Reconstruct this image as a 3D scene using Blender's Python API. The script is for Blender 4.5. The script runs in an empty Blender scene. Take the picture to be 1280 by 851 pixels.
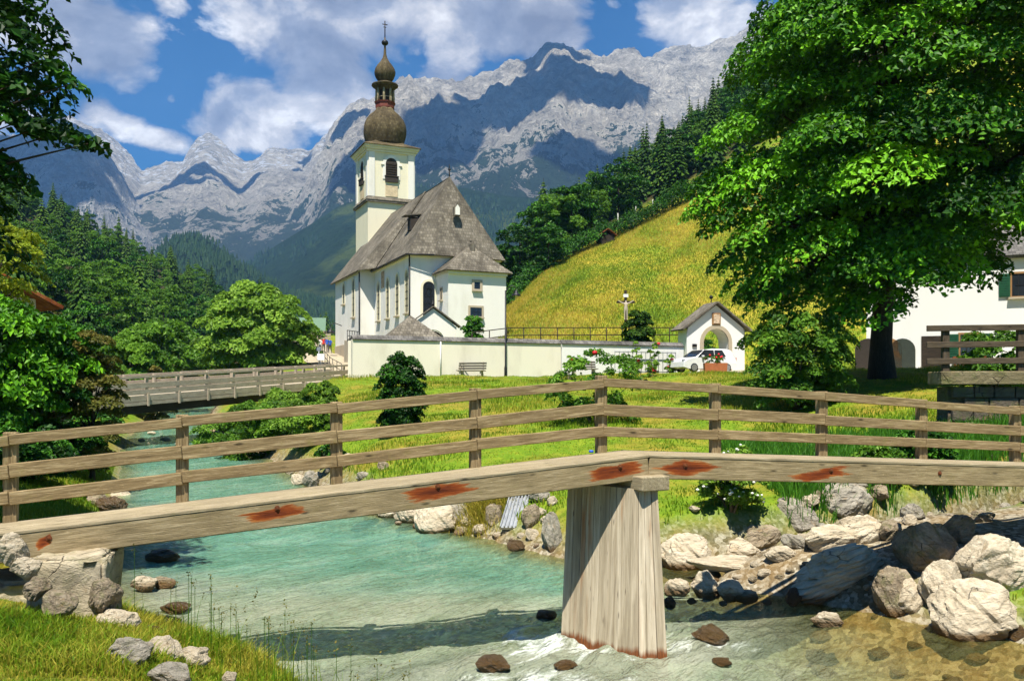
import bpy, bmesh, math, random
import numpy as np
from mathutils import Vector, Matrix
R = math.radians
S = bpy.context.scene
COL = S.collection
F, HX, HY, ZE = 1100.0, 640.0, 490.0, 3.3       # focal length (px of the 1280 px photo), principal column, horizon row, eye height

# ------------------------------------------------------------------ numbers: noise in numpy
def sstep(a, b, x):
    t = np.clip((x - a) / (b - a), 0, 1)
    return t * t * (3 - 2 * t)
def _h(ix, iy, s):
    n = (ix.astype(np.int64) * 374761393 + iy.astype(np.int64) * 668265263 + s * 1442695041) & 0xFFFFFFFF
    n = ((n ^ (n >> 13)) * 1274126177) & 0xFFFFFFFF
    return ((n ^ (n >> 16)) & 0xFFFFFF) / float(0xFFFFFF)
def vn(x, y, s=0):
    x = np.asarray(x, float); y = np.asarray(y, float)
    x, y = np.broadcast_arrays(x, y)
    x0 = np.floor(x); y0 = np.floor(y); fx = x - x0; fy = y - y0
    fx = fx * fx * fx * (fx * (fx * 6 - 15) + 10); fy = fy * fy * fy * (fy * (fy * 6 - 15) + 10)
    a = _h(x0, y0, s); b = _h(x0 + 1, y0, s); c = _h(x0, y0 + 1, s); d = _h(x0 + 1, y0 + 1, s)
    return (a * (1 - fx) + b * fx) * (1 - fy) + (c * (1 - fx) + d * fx) * fy
def fbm(x, y, s=0, o=5, g=.5, l=2.03):
    t = 0; a = 1; n = 0
    for k in range(o):
        t = t + a * vn(x, y, s + k * 17); n += a; a *= g; x = np.asarray(x) * l + 3.1; y = np.asarray(y) * l + 1.7
    return t / n
def ridged(x, y, s=0, o=6, g=.55, l=2.07):
    t = 0; a = 1; n = 0
    for k in range(o):
        t = t + a * (1 - np.abs(2 * vn(x, y, s + k * 13) - 1)); n += a; a *= g; x = np.asarray(x) * l + 5.3; y = np.asarray(y) * l + 2.9
    return t / n

# ------------------------------------------------------------------ objects, tags
def tag(o, label=None, cat=None, group=None, kind=None):
    if label: o['label'] = label
    if cat: o['category'] = cat
    if group: o['group'] = group
    if kind: o['kind'] = kind
    return o
def thing(name, label, cat, loc=(0, 0, 0), rz=0.0, group=None, scale=None):
    o = bpy.data.objects.new(name, None); COL.objects.link(o)
    o.empty_display_size = .3; o.location = loc; o.rotation_euler = (0, 0, rz)
    if scale: o.scale = (scale,) * 3 if not hasattr(scale, '__len__') else scale
    return tag(o, label, cat, group)
def kids(o): return [c for c in COL.objects if c.parent == o]
def copy_tree(o, parent=None, tree=None):
    c = o.copy(); COL.objects.link(c); c.parent = parent
    for ch in KIDS.get(o.name, []):
        copy_tree(ch, c)
        KIDS.setdefault(c.name, [])
    return c
KIDS = {}
def link(name, me, parent=None):
    o = bpy.data.objects.new(name, me); COL.objects.link(o)
    if parent is not None:
        o.parent = parent; KIDS.setdefault(parent.name, []).append(o)
    return o

def mesh_np(name, V, faces, mats, mi=None, smooth=False, attrs=None):
    """V (n,3); faces: (m,k) array or list of such arrays."""
    if not isinstance(faces, list): faces = [faces]
    me = bpy.data.meshes.new(name)
    V = np.ascontiguousarray(V, dtype=np.float32)
    me.vertices.add(len(V)); me.vertices.foreach_set('co', V.ravel())
    idx = np.concatenate([f.ravel() for f in faces]).astype(np.int32)
    tot = np.concatenate([np.full(len(f), f.shape[1], np.int32) for f in faces])
    st = np.concatenate([[0], np.cumsum(tot)[:-1]]).astype(np.int32)
    me.loops.add(len(idx)); me.loops.foreach_set('vertex_index', idx)
    me.polygons.add(len(tot)); me.polygons.foreach_set('loop_start', st)
    if mi is not None: me.polygons.foreach_set('material_index', np.asarray(mi, np.int32))
    me.polygons.foreach_set('use_smooth', np.full(len(tot), smooth, bool))
    for m in (mats if isinstance(mats, (list, tuple)) else [mats]): me.materials.append(m)
    for an, (dom, typ, data) in (attrs or {}).items():
        a = me.attributes.new(an, typ, dom)
        key = 'vector' if typ == 'FLOAT_VECTOR' else 'color' if typ == 'FLOAT_COLOR' else 'value'
        a.data.foreach_set(key, np.ascontiguousarray(data, dtype=np.float32).ravel())
    me.update(calc_edges=True)
    return me

_rs = random.Random(7)
class MB:
    """collects shapes; gc = coordinates along the grain / the slope of each shape, read by the materials"""
    def __init__(s): s.v = []; s.f = []; s.m = []; s.g = []; s.sm = []
    def add(s, vs, fs, gc=None, m=0, sm=False):
        n = len(s.v); s.v += [tuple(v) for v in vs]
        off = (_rs.uniform(0, 40), _rs.uniform(0, 40), _rs.uniform(0, 40))
        gc = gc or vs
        s.g += [(g[0] + off[0], g[1] + off[1], g[2] + off[2]) for g in gc]
        for f in fs: s.f.append([n + i for i in f]); s.m.append(m); s.sm.append(sm)
    def box(s, c, size, M=None, m=0, bev=0.0, top=None):
        """box about c (local), size; M a 4x4 placed first; bev chamfers the edges; top=(kx,ky) scales the top"""
        x, y, z = size[0] / 2, size[1] / 2, size[2] / 2
        if bev <= 0:
            vs = [(sx * x * (top[0] if top and sz > 0 else 1), sy * y * (top[1] if top and sz > 0 else 1), sz * z) for sz in (-1, 1) for sy in (-1, 1) for sx in (-1, 1)]
            fs = [(0, 2, 3, 1), (4, 5, 7, 6), (0, 1, 5, 4), (1, 3, 7, 5), (3, 2, 6, 7), (2, 0, 4, 6)]
        else:
            bm = bmesh.new(); bmesh.ops.create_cube(bm, size=1)
            for v in bm.verts:
                v.co = Vector((v.co.x * 2 * x, v.co.y * 2 * y, v.co.z * 2 * z))
            bmesh.ops.bevel(bm, geom=bm.edges[:], offset=bev, segments=1, affect='EDGES')
            bm.verts.ensure_lookup_table(); bm.verts.index_update()
            vs = [tuple(v.co) for v in bm.verts]; fs = [[v.index for v in f.verts] for f in bm.faces]; bm.free()
        gc = [tuple(v) for v in vs]
        vs = [Vector(v) + Vector(c) for v in vs]
        if M is not None: vs = [M @ v for v in vs]
        s.add(vs, fs, gc, m)
    def bar(s, a, b, w, h, m=0, bev=0.0, up=(0, 0, 1), ext=0.0):
        """square timber from a to b; w across, h along up"""
        a = Vector(a); b = Vector(b); d = b - a; L = d.length + 2 * ext; d.normalize()
        upv = Vector(up)
        if abs(d.dot(upv)) > .99: upv = Vector((0, 1, 0))
        y = upv.cross(d).normalized(); z = d.cross(y).normalized()
        M = Matrix((d, y, z)).transposed().to_4x4(); M.translation = (a + b) / 2
        s.box((0, 0, 0), (L, w, h), M, m, bev)
    def tube(s, pts, rad, n=8, m=0, sm=True, cap=True):
        pts = [Vector(p) for p in pts]
        if not hasattr(rad, '__len__'): rad = [rad] * len(pts)
        vs = []; gc = []; L = 0; up = Vector((0, 0, 1))
        px = None
        for i, p in enumerate(pts):
            d = (pts[min(i + 1, len(pts) - 1)] - pts[max(i - 1, 0)]).normalized()
            if px is None:
                px = d.orthogonal().normalized()
            px = (px - d * px.dot(d)).normalized(); py = d.cross(px)
            if i: L += (p - pts[i - 1]).length
            for k in range(n):
                t = 2 * math.pi * k / n
                vs.append(p + (px * math.cos(t) + py * math.sin(t)) * rad[i]); gc.append((L, math.cos(t) * rad[i], math.sin(t) * rad[i]))
        fs = [(i * n + k, i * n + (k + 1) % n, (i + 1) * n + (k + 1) % n, (i + 1) * n + k) for i in range(len(pts) - 1) for k in range(n)]
        if cap: fs += [tuple(range(n - 1, -1, -1)), tuple(range((len(pts) - 1) * n, len(pts) * n))]
        s.add(vs, fs, gc, m, sm)
    def lathe(s, prof, c=(0, 0, 0), n=24, m=0, sm=True, rot=0.0):
        """prof: list of (r, z)"""
        vs = []; gc = []
        for r, z in prof:
            for k in range(n):
                t = 2 * math.pi * k / n + rot
                vs.append((c[0] + r * math.cos(t), c[1] + r * math.sin(t), c[2] + z))
                gc.append((t * 2.0, z, 0))
        L = len(prof)
        fs = [(i * n + k, i * n + (k + 1) % n, (i + 1) * n + (k + 1) % n, (i + 1) * n + k) for i in range(L - 1) for k in range(n)]
        if prof[0][0] > 1e-4: fs.append(tuple(range(n - 1, -1, -1)))
        if prof[-1][0] > 1e-4: fs.append(tuple(range((L - 1) * n, L * n)))
        s.add(vs, fs, gc, m, sm)
    def poly(s, pts, m=0, th=0.0, along=None):
        """one polygon (its own plane), thickened by th against its normal; gc = (along the eave, up the slope)"""
        P = [Vector(p) for p in pts]
        nrm = Vector((0, 0, 0))
        for i in range(len(P)):
            a, b = P[i], P[(i + 1) % len(P)]
            nrm += Vector(((a.y - b.y) * (a.z + b.z), (a.z - b.z) * (a.x + b.x), (a.x - b.x) * (a.y + b.y)))
        nrm.normalize()
        ax = Vector(along).normalized() if along else (P[1] - P[0]).normalized()
        ay = nrm.cross(ax)
        gc = [(p.dot(ax), p.dot(ay), 0) for p in P]
        if th <= 0: s.add(P, [tuple(range(len(P)))], gc, m); return
        Q = [p - nrm * th for p in P]; n = len(P)
        fs = [tuple(range(n)), tuple(range(2 * n - 1, n - 1, -1))] + [((i + 1) % n, i, n + i, n + (i + 1) % n) for i in range(n)]
        s.add(P + Q, fs, gc + gc, m)
    def prism(s, pts2, y0, y1, M=None, m=0):
        """polygon in local x,z extruded from y0 to y1"""
        n = len(pts2)
        vs = [Vector((p[0], y0, p[1])) for p in pts2] + [Vector((p[0], y1, p[1])) for p in pts2]
        gc = [tuple(v) for v in vs]
        if M is not None: vs = [M @ v for v in vs]
        fs = [tuple(range(n)), tuple(range(2 * n - 1, n - 1, -1))] + [((i + 1) % n, i, n + i, n + (i + 1) % n) for i in range(n)]
        s.add(vs, fs, gc, m)
    def ball(s, c, r, m=0, sub=2, scale=(1, 1, 1)):
        bm = bmesh.new(); bmesh.ops.create_icosphere(bm, subdivisions=sub, radius=1)
        bm.verts.index_update()
        vs = [(c[0] + v.co.x * r * scale[0], c[1] + v.co.y * r * scale[1], c[2] + v.co.z * r * scale[2]) for v in bm.verts]
        fs = [[v.index for v in f.verts] for f in bm.faces]; bm.free()
        s.add(vs, fs, None, m, True)
    def build(s, name, mats, parent=None, label=None):
        me = bpy.data.meshes.new(name)
        me.from_pydata(s.v, [], s.f)
        for mm in (mats if isinstance(mats, (list, tuple)) else [mats]): me.materials.append(mm)
        me.polygons.foreach_set('material_index', s.m); me.polygons.foreach_set('use_smooth', s.sm)
        a = me.attributes.new('gc', 'FLOAT_VECTOR', 'POINT')
        a.data.foreach_set('vector', np.array(s.g, np.float32).ravel())
        bm = bmesh.new(); bm.from_mesh(me); bmesh.ops.recalc_face_normals(bm, faces=bm.faces[:]); bm.to_mesh(me); bm.free()
        me.update()
        o = link(name, me, parent)
        if label: o['label'] = label
        return o

def frame(o, rz):
    M = Matrix.Rotation(rz, 4, 'Z'); M.translation = Vector(o); return M
# ------------------------------------------------------------------ materials
class T:
    def __init__(s, name):
        s.mat = bpy.data.materials.new(name); s.mat.use_nodes = True; s.nt = s.mat.node_tree
        s.out = s.nt.nodes['Material Output']; s.b = s.nt.nodes['Principled BSDF']
    def n(s, typ, **kw):
        nd = s.nt.nodes.new('ShaderNode' + typ)
        for k, v in kw.items(): setattr(nd, k, v)
        return nd
    def l(s, a, b): s.nt.links.new(a, b)
    def set(s, sock, v):
        if hasattr(v, 'is_linked') or isinstance(v, bpy.types.NodeSocket): s.l(v, sock)
        else: sock.default_value = (v if not (isinstance(v, tuple) and len(v) == 3 and sock.type == 'RGBA') else v + (1,))
    def attr(s, name, out='Vector'): return s.n('Attribute', attribute_name=name).outputs[out]
    def obj(s): return s.n('TexCoord').outputs['Object']
    def pos(s): return s.n('NewGeometry').outputs['Position']
    def rand(s): return s.n('ObjectInfo').outputs['Random']
    def map(s, v, sc=(1, 1, 1), loc=(0, 0, 0), rot=(0, 0, 0)):
        m = s.n('Mapping'); s.l(v, m.inputs[0]); s.set(m.inputs['Scale'], sc); s.set(m.inputs['Location'], loc); s.set(m.inputs['Rotation'], rot); return m.outputs[0]
    def noise(s, v, sc=5, det=4, ro=.55, dist=0, out='Fac'):
        m = s.n('TexNoise'); s.l(v, m.inputs['Vector']); s.set(m.inputs['Scale'], sc); s.set(m.inputs['Detail'], det); s.set(m.inputs['Roughness'], ro); s.set(m.inputs['Distortion'], dist); return m.outputs[out]
    def vor(s, v, sc=5, feature='F1', out='Distance', rnd=1):
        m = s.n('TexVoronoi', feature=feature); s.l(v, m.inputs['Vector']); s.set(m.inputs['Scale'], sc); s.set(m.inputs['Randomness'], rnd); return m.outputs[out]
    def ramp(s, f, stops, interp='LINEAR'):
        r = s.n('ValToRGB'); r.color_ramp.interpolation = interp; e = r.color_ramp.elements
        while len(e) > 1: e.remove(e[-1])
        for i, (p, c) in enumerate(stops):
            if not hasattr(c, '__len__'): c = (c, c, c)
            if i == 0: e[0].position = p; el = e[0]
            else: el = e.new(p)
            el.color = tuple(c) + (1,) if len(c) == 3 else c
        s.l(f, r.inputs[0]); return r.outputs[0]
    def mix(s, f, a, b, mode='MIX'):
        m = s.n('Mix', data_type='RGBA', blend_type=mode); s.set(m.inputs[0], f); s.set(m.inputs[6], a); s.set(m.inputs[7], b); return m.outputs[2]
    def math(s, op, a, b=0.0, c=0.0, clamp=False):
        m = s.n('Math', operation=op, use_clamp=clamp); s.set(m.inputs[0], a); s.set(m.inputs[1], b); s.set(m.inputs[2], c); return m.outputs[0]
    def maprange(s, v, a, b, c=0, d=1):
        m = s.n('MapRange'); m.clamp = True; s.set(m.inputs[0], v)
        for i, x in enumerate((a, b, c, d)): s.set(m.inputs[i + 1], x)
        return m.outputs[0]
    def bump(s, h, st=.5, dist=.02, nrm=None):
        m = s.n('Bump'); s.set(m.inputs['Strength'], st); s.set(m.inputs['Distance'], dist); s.l(h, m.inputs['Height'])
        if nrm is not None: s.l(nrm, m.inputs['Normal'])
        return m.outputs[0]
    def xyz(s, v):
        m = s.n('SeparateXYZ'); s.l(v, m.inputs[0]); return m.outputs
    def comb(s, x, y, z):
        m = s.n('CombineXYZ'); s.set(m.inputs[0], x); s.set(m.inputs[1], y); s.set(m.inputs[2], z); return m.outputs[0]
    def base(s, col, rough=.8, spec=.3, nrm=None, metal=0):
        s.set(s.b.inputs['Base Color'], col); s.set(s.b.inputs['Roughness'], rough); s.set(s.b.inputs['Specular IOR Level'], spec); s.set(s.b.inputs['Metallic'], metal)
        if nrm is not None: s.l(nrm, s.b.inputs['Normal'])
        return s.mat

def m_plain(name, c, rough=.6, spec=.4, metal=0, var=.15, sc=6):
    t = T(name); v = t.obj(); f = t.noise(v, sc, 5)
    lo = tuple(x * (1 - var) for x in c); hi = tuple(min(1, x * (1 + var)) for x in c)
    return t.base(t.ramp(f, [(.3, lo), (.7, hi)]), rough, spec, t.bump(t.noise(v, sc * 8, 3), .15, .004), metal)

def m_wood(name, dark, mid, light, stains=None, scale=1.0, moss=0.0, rough=.82):
    """weathered timber; gc.x runs along the grain. stains: world points and reach of rust runs"""
    t = T(name); g = t.attr('gc')
    v = t.map(g, (1.1 * scale, 16 * scale, 16 * scale))
    f = t.noise(v, 2.2, 8, .65, .6)
    fine = t.noise(t.map(g, (2.2 * scale, 70 * scale, 70 * scale)), 2.0, 4, .6)
    col = t.ramp(f, [(.25, dark), (.5, mid), (.72, light)])
    col = t.mix(t.math('MULTIPLY', t.ramp(fine, [(.33, 1), (.46, 0)]), .45), col, tuple(x * .5 for x in dark))
    blot = t.noise(t.pos(), 1.1, 5, .6)
    col = t.mix(t.ramp(blot, [(.45, 0), (.7, .55)]), col, tuple(x * .62 for x in mid))
    kn = t.vor(t.map(g, (1.3 * scale, 4.5 * scale, 4.5 * scale)), 1.4)
    sp_ = t.noise(t.map(g, (9 * scale, 40 * scale, 40 * scale)), 2.0, 5, .7)
    col = t.mix(t.ramp(sp_, [(.6, 0), (.72, .5)]), col, tuple(min(1, x * 1.45) for x in light))
    col = t.mix(t.ramp(kn, [(.05, .9), (.13, 0)]), col, tuple(x * .35 for x in dark))
    if moss > 0:
        mo = t.noise(t.pos(), 5, 6, .65)
        col = t.mix(t.ramp(mo, [(.56, 0), (.7, moss)]), col, (.2, .17, .05))
    for (p, rx, rz, drift) in (stains or []):
        q = t.n('VectorMath', operation='SUBTRACT'); t.l(t.pos(), q.inputs[0]); q.inputs[1].default_value = p
        x, y, z = t.xyz(q.outputs[0])
        x = t.math('ADD', x, t.math('MULTIPLY', z, drift))
        e = t.math('POWER', t.math('ADD', t.math('DIVIDE', t.math('ABSOLUTE', x), rx * 1.15), t.math('DIVIDE', t.math('ABSOLUTE', z), rz * 1.25)), 2)
        yy = t.math('POWER', t.math('DIVIDE', t.math('ABSOLUTE', y), rx * 1.1), 2)
        e = t.math('ADD', t.math('SQRT', t.math('ADD', e, yy)), t.math('MULTIPLY', t.math('SUBTRACT', t.noise(t.map(g, (1.6, 10, 10)), 2.0, 6, .65), .5), 1.5))
        col = t.mix(t.ramp(e, [(.74, 1), (.86, .8), (.95, 0)]), col, t.ramp(t.math('ADD', t.math('MULTIPLY', f, .5), t.math('MULTIPLY', e, .35)), [(.3, (.09, .016, .004)), (.5, (.24, .05, .008)), (.62, (.42, .15, .03))]))
    h = t.math('ADD', t.math('MULTIPLY', f, .6), fine)
    return t.base(col, rough, .25, t.bump(h, .75, .008))

def m_shingle(name, c1, c2, c3, w=.22, h=.28, stain=None):
    t = T(name); g = t.attr('gc')
    br = t.n('TexBrick'); t.l(g, br.inputs['Vector'])
    for k, val in (('Scale', 1.0), ('Mortar Size', .014), ('Mortar Smooth', .3), ('Brick Width', w), ('Row Height', h), ('Bias', 0.0)): br.inputs[k].default_value = val
    br.offset = .5
    br.inputs['Color1'].default_value = (0, 0, 0, 1); br.inputs['Color2'].default_value = (1, 1, 1, 1); br.inputs['Mortar'].default_value = (.5, .5, .5, 1)
    f = t.math('ADD', t.math('MULTIPLY', br.outputs['Color'], .34), t.math('MULTIPLY', t.noise(t.map(g, (1, .3, 1)), 2.2, 9, .72), .83))
    col = t.ramp(f, [(.2, c1), (.5, c2), (.85, c3)])
    col = t.mix(t.math('MULTIPLY', br.outputs['Fac'], .5), col, tuple(x * .3 for x in c1))
    blot = t.noise(t.pos(), .55, 7, .65)
    col = t.mix(t.ramp(blot, [(.42, 0), (.66, .7)]), col, stain or tuple(x * .5 for x in c1))
    hgt = t.math('SUBTRACT', t.math('MULTIPLY', f, .5), br.outputs['Fac'])
    return t.base(col, .85, .2, t.bump(hgt, .8, .03))

def m_plaster(name, c, dirt=.25, sc=.8, dcol=(.42, .38, .28)):
    t = T(name); p = t.pos()
    f = t.noise(t.map(p, (1, 1, .35)), sc, 8, .65)
    col = t.mix(t.ramp(f, [(.48, 0), (.8, dirt)]), c, dcol)
    return t.base(col, .9, .15, t.bump(t.noise(p, 14, 5, .6), .25, .012))

def m_rock(name, c1, c2, c3, moss=.0, wet=0.0, sc=1.0, mosscol=(.12, .15, .03)):
    t = T(name); o = t.obj(); r = t.rand()
    q = t.n('VectorMath', operation='ADD'); t.l(o, q.inputs[0]); t.l(t.comb(t.math('MULTIPLY', r, 31), t.math('MULTIPLY', r, 17), t.math('MULTIPLY', r, 53)), q.inputs[1]); v = q.outputs[0]
    f = t.noise(t.map(v, (1, 1, 1.9), rot=(.4, .3, .2)), 1.6 * sc, 9, .68, .4)
    fine = t.noise(v, 11 * sc, 7, .75)
    col = t.ramp(t.math('ADD', t.math('MULTIPLY', f, .72), t.math('MULTIPLY', fine, .28)), [(.3, c1), (.5, c2), (.68, c3)])
    ed = t.vor(t.map(t.mix(.12, v, t.noise(v, 3 * sc, 4, out='Color')), (1, 1, 2.2), rot=(.5, .2, .1)), 2.1 * sc, 'DISTANCE_TO_EDGE')
    crack = t.ramp(ed, [(.0, 1), (.022, 0)])
    crm = t.ramp(t.noise(v, 1.3, 3), [(.5, 0), (.6, 1)])
    crack = t.math('MULTIPLY', crack, crm)
    col = t.mix(t.math('MULTIPLY', crack, .7), col, tuple(x * .25 for x in c1))
    och = t.noise(v, 2.6 * sc, 4, .6)
    col = t.mix(t.ramp(och, [(.58, 0), (.72, .45)]), col, (.36, .22, .08))
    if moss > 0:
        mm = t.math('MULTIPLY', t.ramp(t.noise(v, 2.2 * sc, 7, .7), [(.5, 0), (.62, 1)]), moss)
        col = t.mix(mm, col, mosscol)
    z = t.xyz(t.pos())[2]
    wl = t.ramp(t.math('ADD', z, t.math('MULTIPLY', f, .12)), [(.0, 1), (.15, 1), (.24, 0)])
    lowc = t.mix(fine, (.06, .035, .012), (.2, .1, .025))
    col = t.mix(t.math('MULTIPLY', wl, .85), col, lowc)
    if wet > 0: col = t.mix(wet, col, t.mix(fine, (.03, .025, .015), (.17, .085, .02)))
    h = t.math('ADD', t.math('ADD', t.math('MULTIPLY', f, 1.5), t.math('MULTIPLY', fine, .5)), t.math('MULTIPLY', crack, -1.0))
    return t.base(col, .85 if wet == 0 else .25, .25 if wet == 0 else .6, t.bump(h, .9, .06))

def m_leaf(name, c1, c2, c3, trans=.3, gloss=.18, attr='tint'):
    t = T(name); f = t.attr(attr, 'Fac'); r = t.rand()
    f2 = t.math('ADD', f, t.math('MULTIPLY', t.math('SUBTRACT', r, .5), .35))
    col = t.ramp(f2, [(.1, c1), (.5, c2), (.95, c3)])
    t.base(col, .5, gloss)
    tr = t.n('BsdfTranslucent'); t.l(t.mix(.5, col, tuple(min(1, x * 1.5) for x in c3)), tr.inputs[0])
    mx = t.n('MixShader'); mx.inputs[0].default_value = trans
    t.l(t.b.outputs[0], mx.inputs[1]); t.l(tr.outputs[0], mx.inputs[2]); t.l(mx.outputs[0], t.out.inputs[0])
    return t.mat

M = {}
A_, Bq = None, None
M['wood_grey'] = m_wood('weathered_wood', (.14, .11, .065), (.33, .27, .17), (.53, .45, .31), moss=.3)
M['wood_rail'] = m_wood('rail_wood', (.085, .058, .026), (.25, .178, .088), (.5, .395, .23), moss=.5)
M['wood_dark'] = m_wood('dark_wood', (.012, .009, .007), (.035, .026, .018), (.075, .055, .038))
M['wood_far'] = m_wood('bridge_boards', (.22, .18, .13), (.44, .37, .28), (.6, .52, .41))
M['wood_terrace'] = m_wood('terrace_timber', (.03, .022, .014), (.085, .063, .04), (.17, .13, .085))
M['wood_red'] = m_wood('red_brown_wood', (.1, .03, .012), (.22, .07, .025), (.33, .12, .05))
M['wood_bench'] = m_wood('bench_wood', (.1, .09, .075), (.25, .22, .18), (.42, .38, .32))
M['shingle'] = m_shingle('roof_shingles', (.078, .068, .052), (.16, .14, .11), (.28, .25, .2))
M['shingle_onion'] = m_shingle('dome_shingles', (.045, .034, .018), (.1, .077, .04), (.2, .158, .088), .2, .3, (.028, .02, .011))
M['slate'] = m_shingle('wall_cap_slates', (.06, .057, .055), (.13, .123, .115), (.25, .235, .22), .3, .3)
M['tile_red'] = m_shingle('clay_tiles', (.22, .05, .015), (.4, .11, .03), (.52, .2, .07), .25, .35)
M['plaster'] = m_plaster('white_plaster', (.82, .8, .745), .35)
M['plaster_cream'] = m_plaster('cream_plaster', (.8, .75, .57), .3)
M['plaster_wall'] = m_plaster('churchyard_wall_plaster', (.79, .745, .62), .5, .9)
M['plaster_house'] = m_plaster('house_plaster', (.8, .8, .78), .08)
M['stone_trim'] = m_plaster('stone_trim', (.45, .38, .28), .5, 3)
M['concrete'] = m_plaster('concrete', (.42, .38, .3), .7, 2.2, (.17, .15, .11))
M['iron'] = m_plain('dark_iron', (.025, .025, .027), .5, .5, .6)
M['rust'] = m_plain('rusty_iron', (.16, .05, .018), .8, .3, .3, .4, 30)
M['glass'] = m_plain('window_glass', (.02, .024, .03), .08, .6, 0, .3, 2)
M['louver'] = m_plain('dark_louvers', (.035, .026, .02), .8)
M['frame_brown'] = m_plain('brown_frame', (.3, .16, .06), .6)
M['green_paint'] = m_plain('green_shutter_paint', (.01, .075, .035), .5)
M['white_paint'] = m_plain('white_paint', (.78, .78, .77), .5)
M['car_white'] = m_plain('white_car_paint', (.75, .76, .78), .2, .6, 0, .03)
M['rubber'] = m_plain('tyre_rubber', (.02, .02, .02), .8)
M['red_light'] = m_plain('red_lamp_glass', (.5, .012, .01), .2, .6)
M['steel'] = m_plain('galvanised_steel', (.4, .42, .44), .4, .5, .7, .2, 9)
M['terracotta'] = m_plain('terracotta', (.42, .13, .05), .8)
M['gold'] = m_plain('gilt', (.45, .26, .06), .35, .5, .9)
M['copper_red'] = m_plain('red_lantern_paint', (.17, .04, .025), .7)
M['skin_stone'] = m_plain('painted_carving', (.52, .44, .34), .6)
M['petal_red'] = m_plain('red_petals', (.62, .012, .02), .5)
M['petal_white'] = m_plain('white_petals', (.8, .8, .74), .5)
M['bark'] = m_wood('bark', (.015, .011, .008), (.045, .034, .025), (.09, .07, .05))
M['bark_pale'] = m_wood('pale_bark', (.06, .05, .035), (.14, .115, .08), (.24, .2, .15))
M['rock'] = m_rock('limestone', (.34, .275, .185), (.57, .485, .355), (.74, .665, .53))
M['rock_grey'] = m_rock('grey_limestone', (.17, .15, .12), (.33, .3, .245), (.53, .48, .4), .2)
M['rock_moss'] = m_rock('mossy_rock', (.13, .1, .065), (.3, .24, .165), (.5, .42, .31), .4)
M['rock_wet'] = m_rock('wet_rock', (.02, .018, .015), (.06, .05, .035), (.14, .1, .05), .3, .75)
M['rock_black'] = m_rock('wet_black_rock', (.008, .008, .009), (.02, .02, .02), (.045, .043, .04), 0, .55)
M['leaf_maple'] = m_leaf('maple_leaves', (.006, .035, .002), (.032, .13, .004), (.165, .42, .011), .12, .2)
M['leaf_dark'] = m_leaf('dark_leaves', (.006, .03, .003), (.02, .085, .005), (.07, .22, .012), .1)
M['leaf_mid'] = m_leaf('mid_leaves', (.03, .09, .008), (.08, .19, .014), (.17, .33, .028))
M['leaf_light'] = m_leaf('light_leaves', (.06, .13, .012), (.135, .26, .022), (.26, .42, .05))
M['leaf_yellow'] = m_leaf('yellow_leaves', (.13, .2, .012), (.26, .34, .018), (.42, .46, .035))
M['leaf_olive'] = m_leaf('olive_leaves', (.05, .065, .01), (.12, .13, .02), (.22, .18, .04))
M['needle'] = m_leaf('spruce_needles', (.011, .038, .005), (.034, .086, .009), (.1, .18, .018), .1, .1)
M['needle_far'] = m_leaf('distant_needles', (.01, .032, .012), (.022, .058, .018), (.04, .085, .02), .1, .2)
M['ivy'] = m_leaf('ivy_leaves', (.02, .08, .006), (.05, .17, .012), (.1, .27, .02))
M['grass'] = m_leaf('grass_blades', (.05, .14, .006), (.14, .26, .01), (.37, .33, .045), .35, .1)
M['grass_dry'] = m_leaf('meadow_grass_blades', (.09, .18, .012), (.23, .255, .02), (.5, .38, .07), .3, .08)
M['stem'] = m_leaf('stems', (.05, .07, .015), (.1, .1, .03), (.2, .16, .06), .1, .2)

def m_ground():
    t = T('ground'); z = t.attr('zone', 'Color'); sp = t.n('SeparateColor'); t.l(z, sp.inputs[0]); rr, gg, bb = sp.outputs[:3]
    p = t.pos()
    n1 = t.noise(p, .35, 7, .62); n2 = t.noise(p, 2.4, 6, .65); n3 = t.noise(p, 17, 4, .6)
    grass = t.ramp(t.math('ADD', t.math('MULTIPLY', n2, .6), t.math('MULTIPLY', n3, .4)), [(.3, (.055, .12, .008)), (.48, (.125, .215, .012)), (.62, (.21, .27, .02)), (.75, (.33, .27, .045))])
    grass = t.mix(t.ramp(n1, [(.46, 0), (.62, .75)]), grass, t.ramp(n2, [(.35, (.15, .15, .015)), (.65, (.34, .22, .04))]))
    mead = t.ramp(t.math('ADD', t.math('MULTIPLY', t.noise(t.map(p, (1, .6, 1)), .13, 7, .65), .62), t.math('MULTIPLY', n2, .38)), [(.36, (.075, .16, .012)), (.46, (.16, .225, .016)), (.55, (.32, .28, .028)), (.66, (.44, .31, .05))])
    peb = t.vor(t.mix(.06, p, t.noise(p, 9, 3, out='Color')), 13, out='Color')
    bed = t.ramp(t.math('ADD', t.math('MULTIPLY', peb, .5), t.math('MULTIPLY', n3, .5)), [(.2, (.07, .055, .035)), (.45, (.2, .165, .11)), (.6, (.36, .32, .24)), (.8, (.5, .46, .38))])
    bed = t.mix(t.ramp(n2, [(.4, 0), (.65, .55)]), bed, (.22, .13, .04))
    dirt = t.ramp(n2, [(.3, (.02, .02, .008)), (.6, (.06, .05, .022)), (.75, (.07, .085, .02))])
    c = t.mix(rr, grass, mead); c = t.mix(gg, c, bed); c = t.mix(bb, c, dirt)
    h = t.math('ADD', n2, t.math('MULTIPLY', n3, .5))
    return t.base(c, .9, .1, t.bump(h, .6, .12))
M['ground'] = m_ground()

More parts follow.
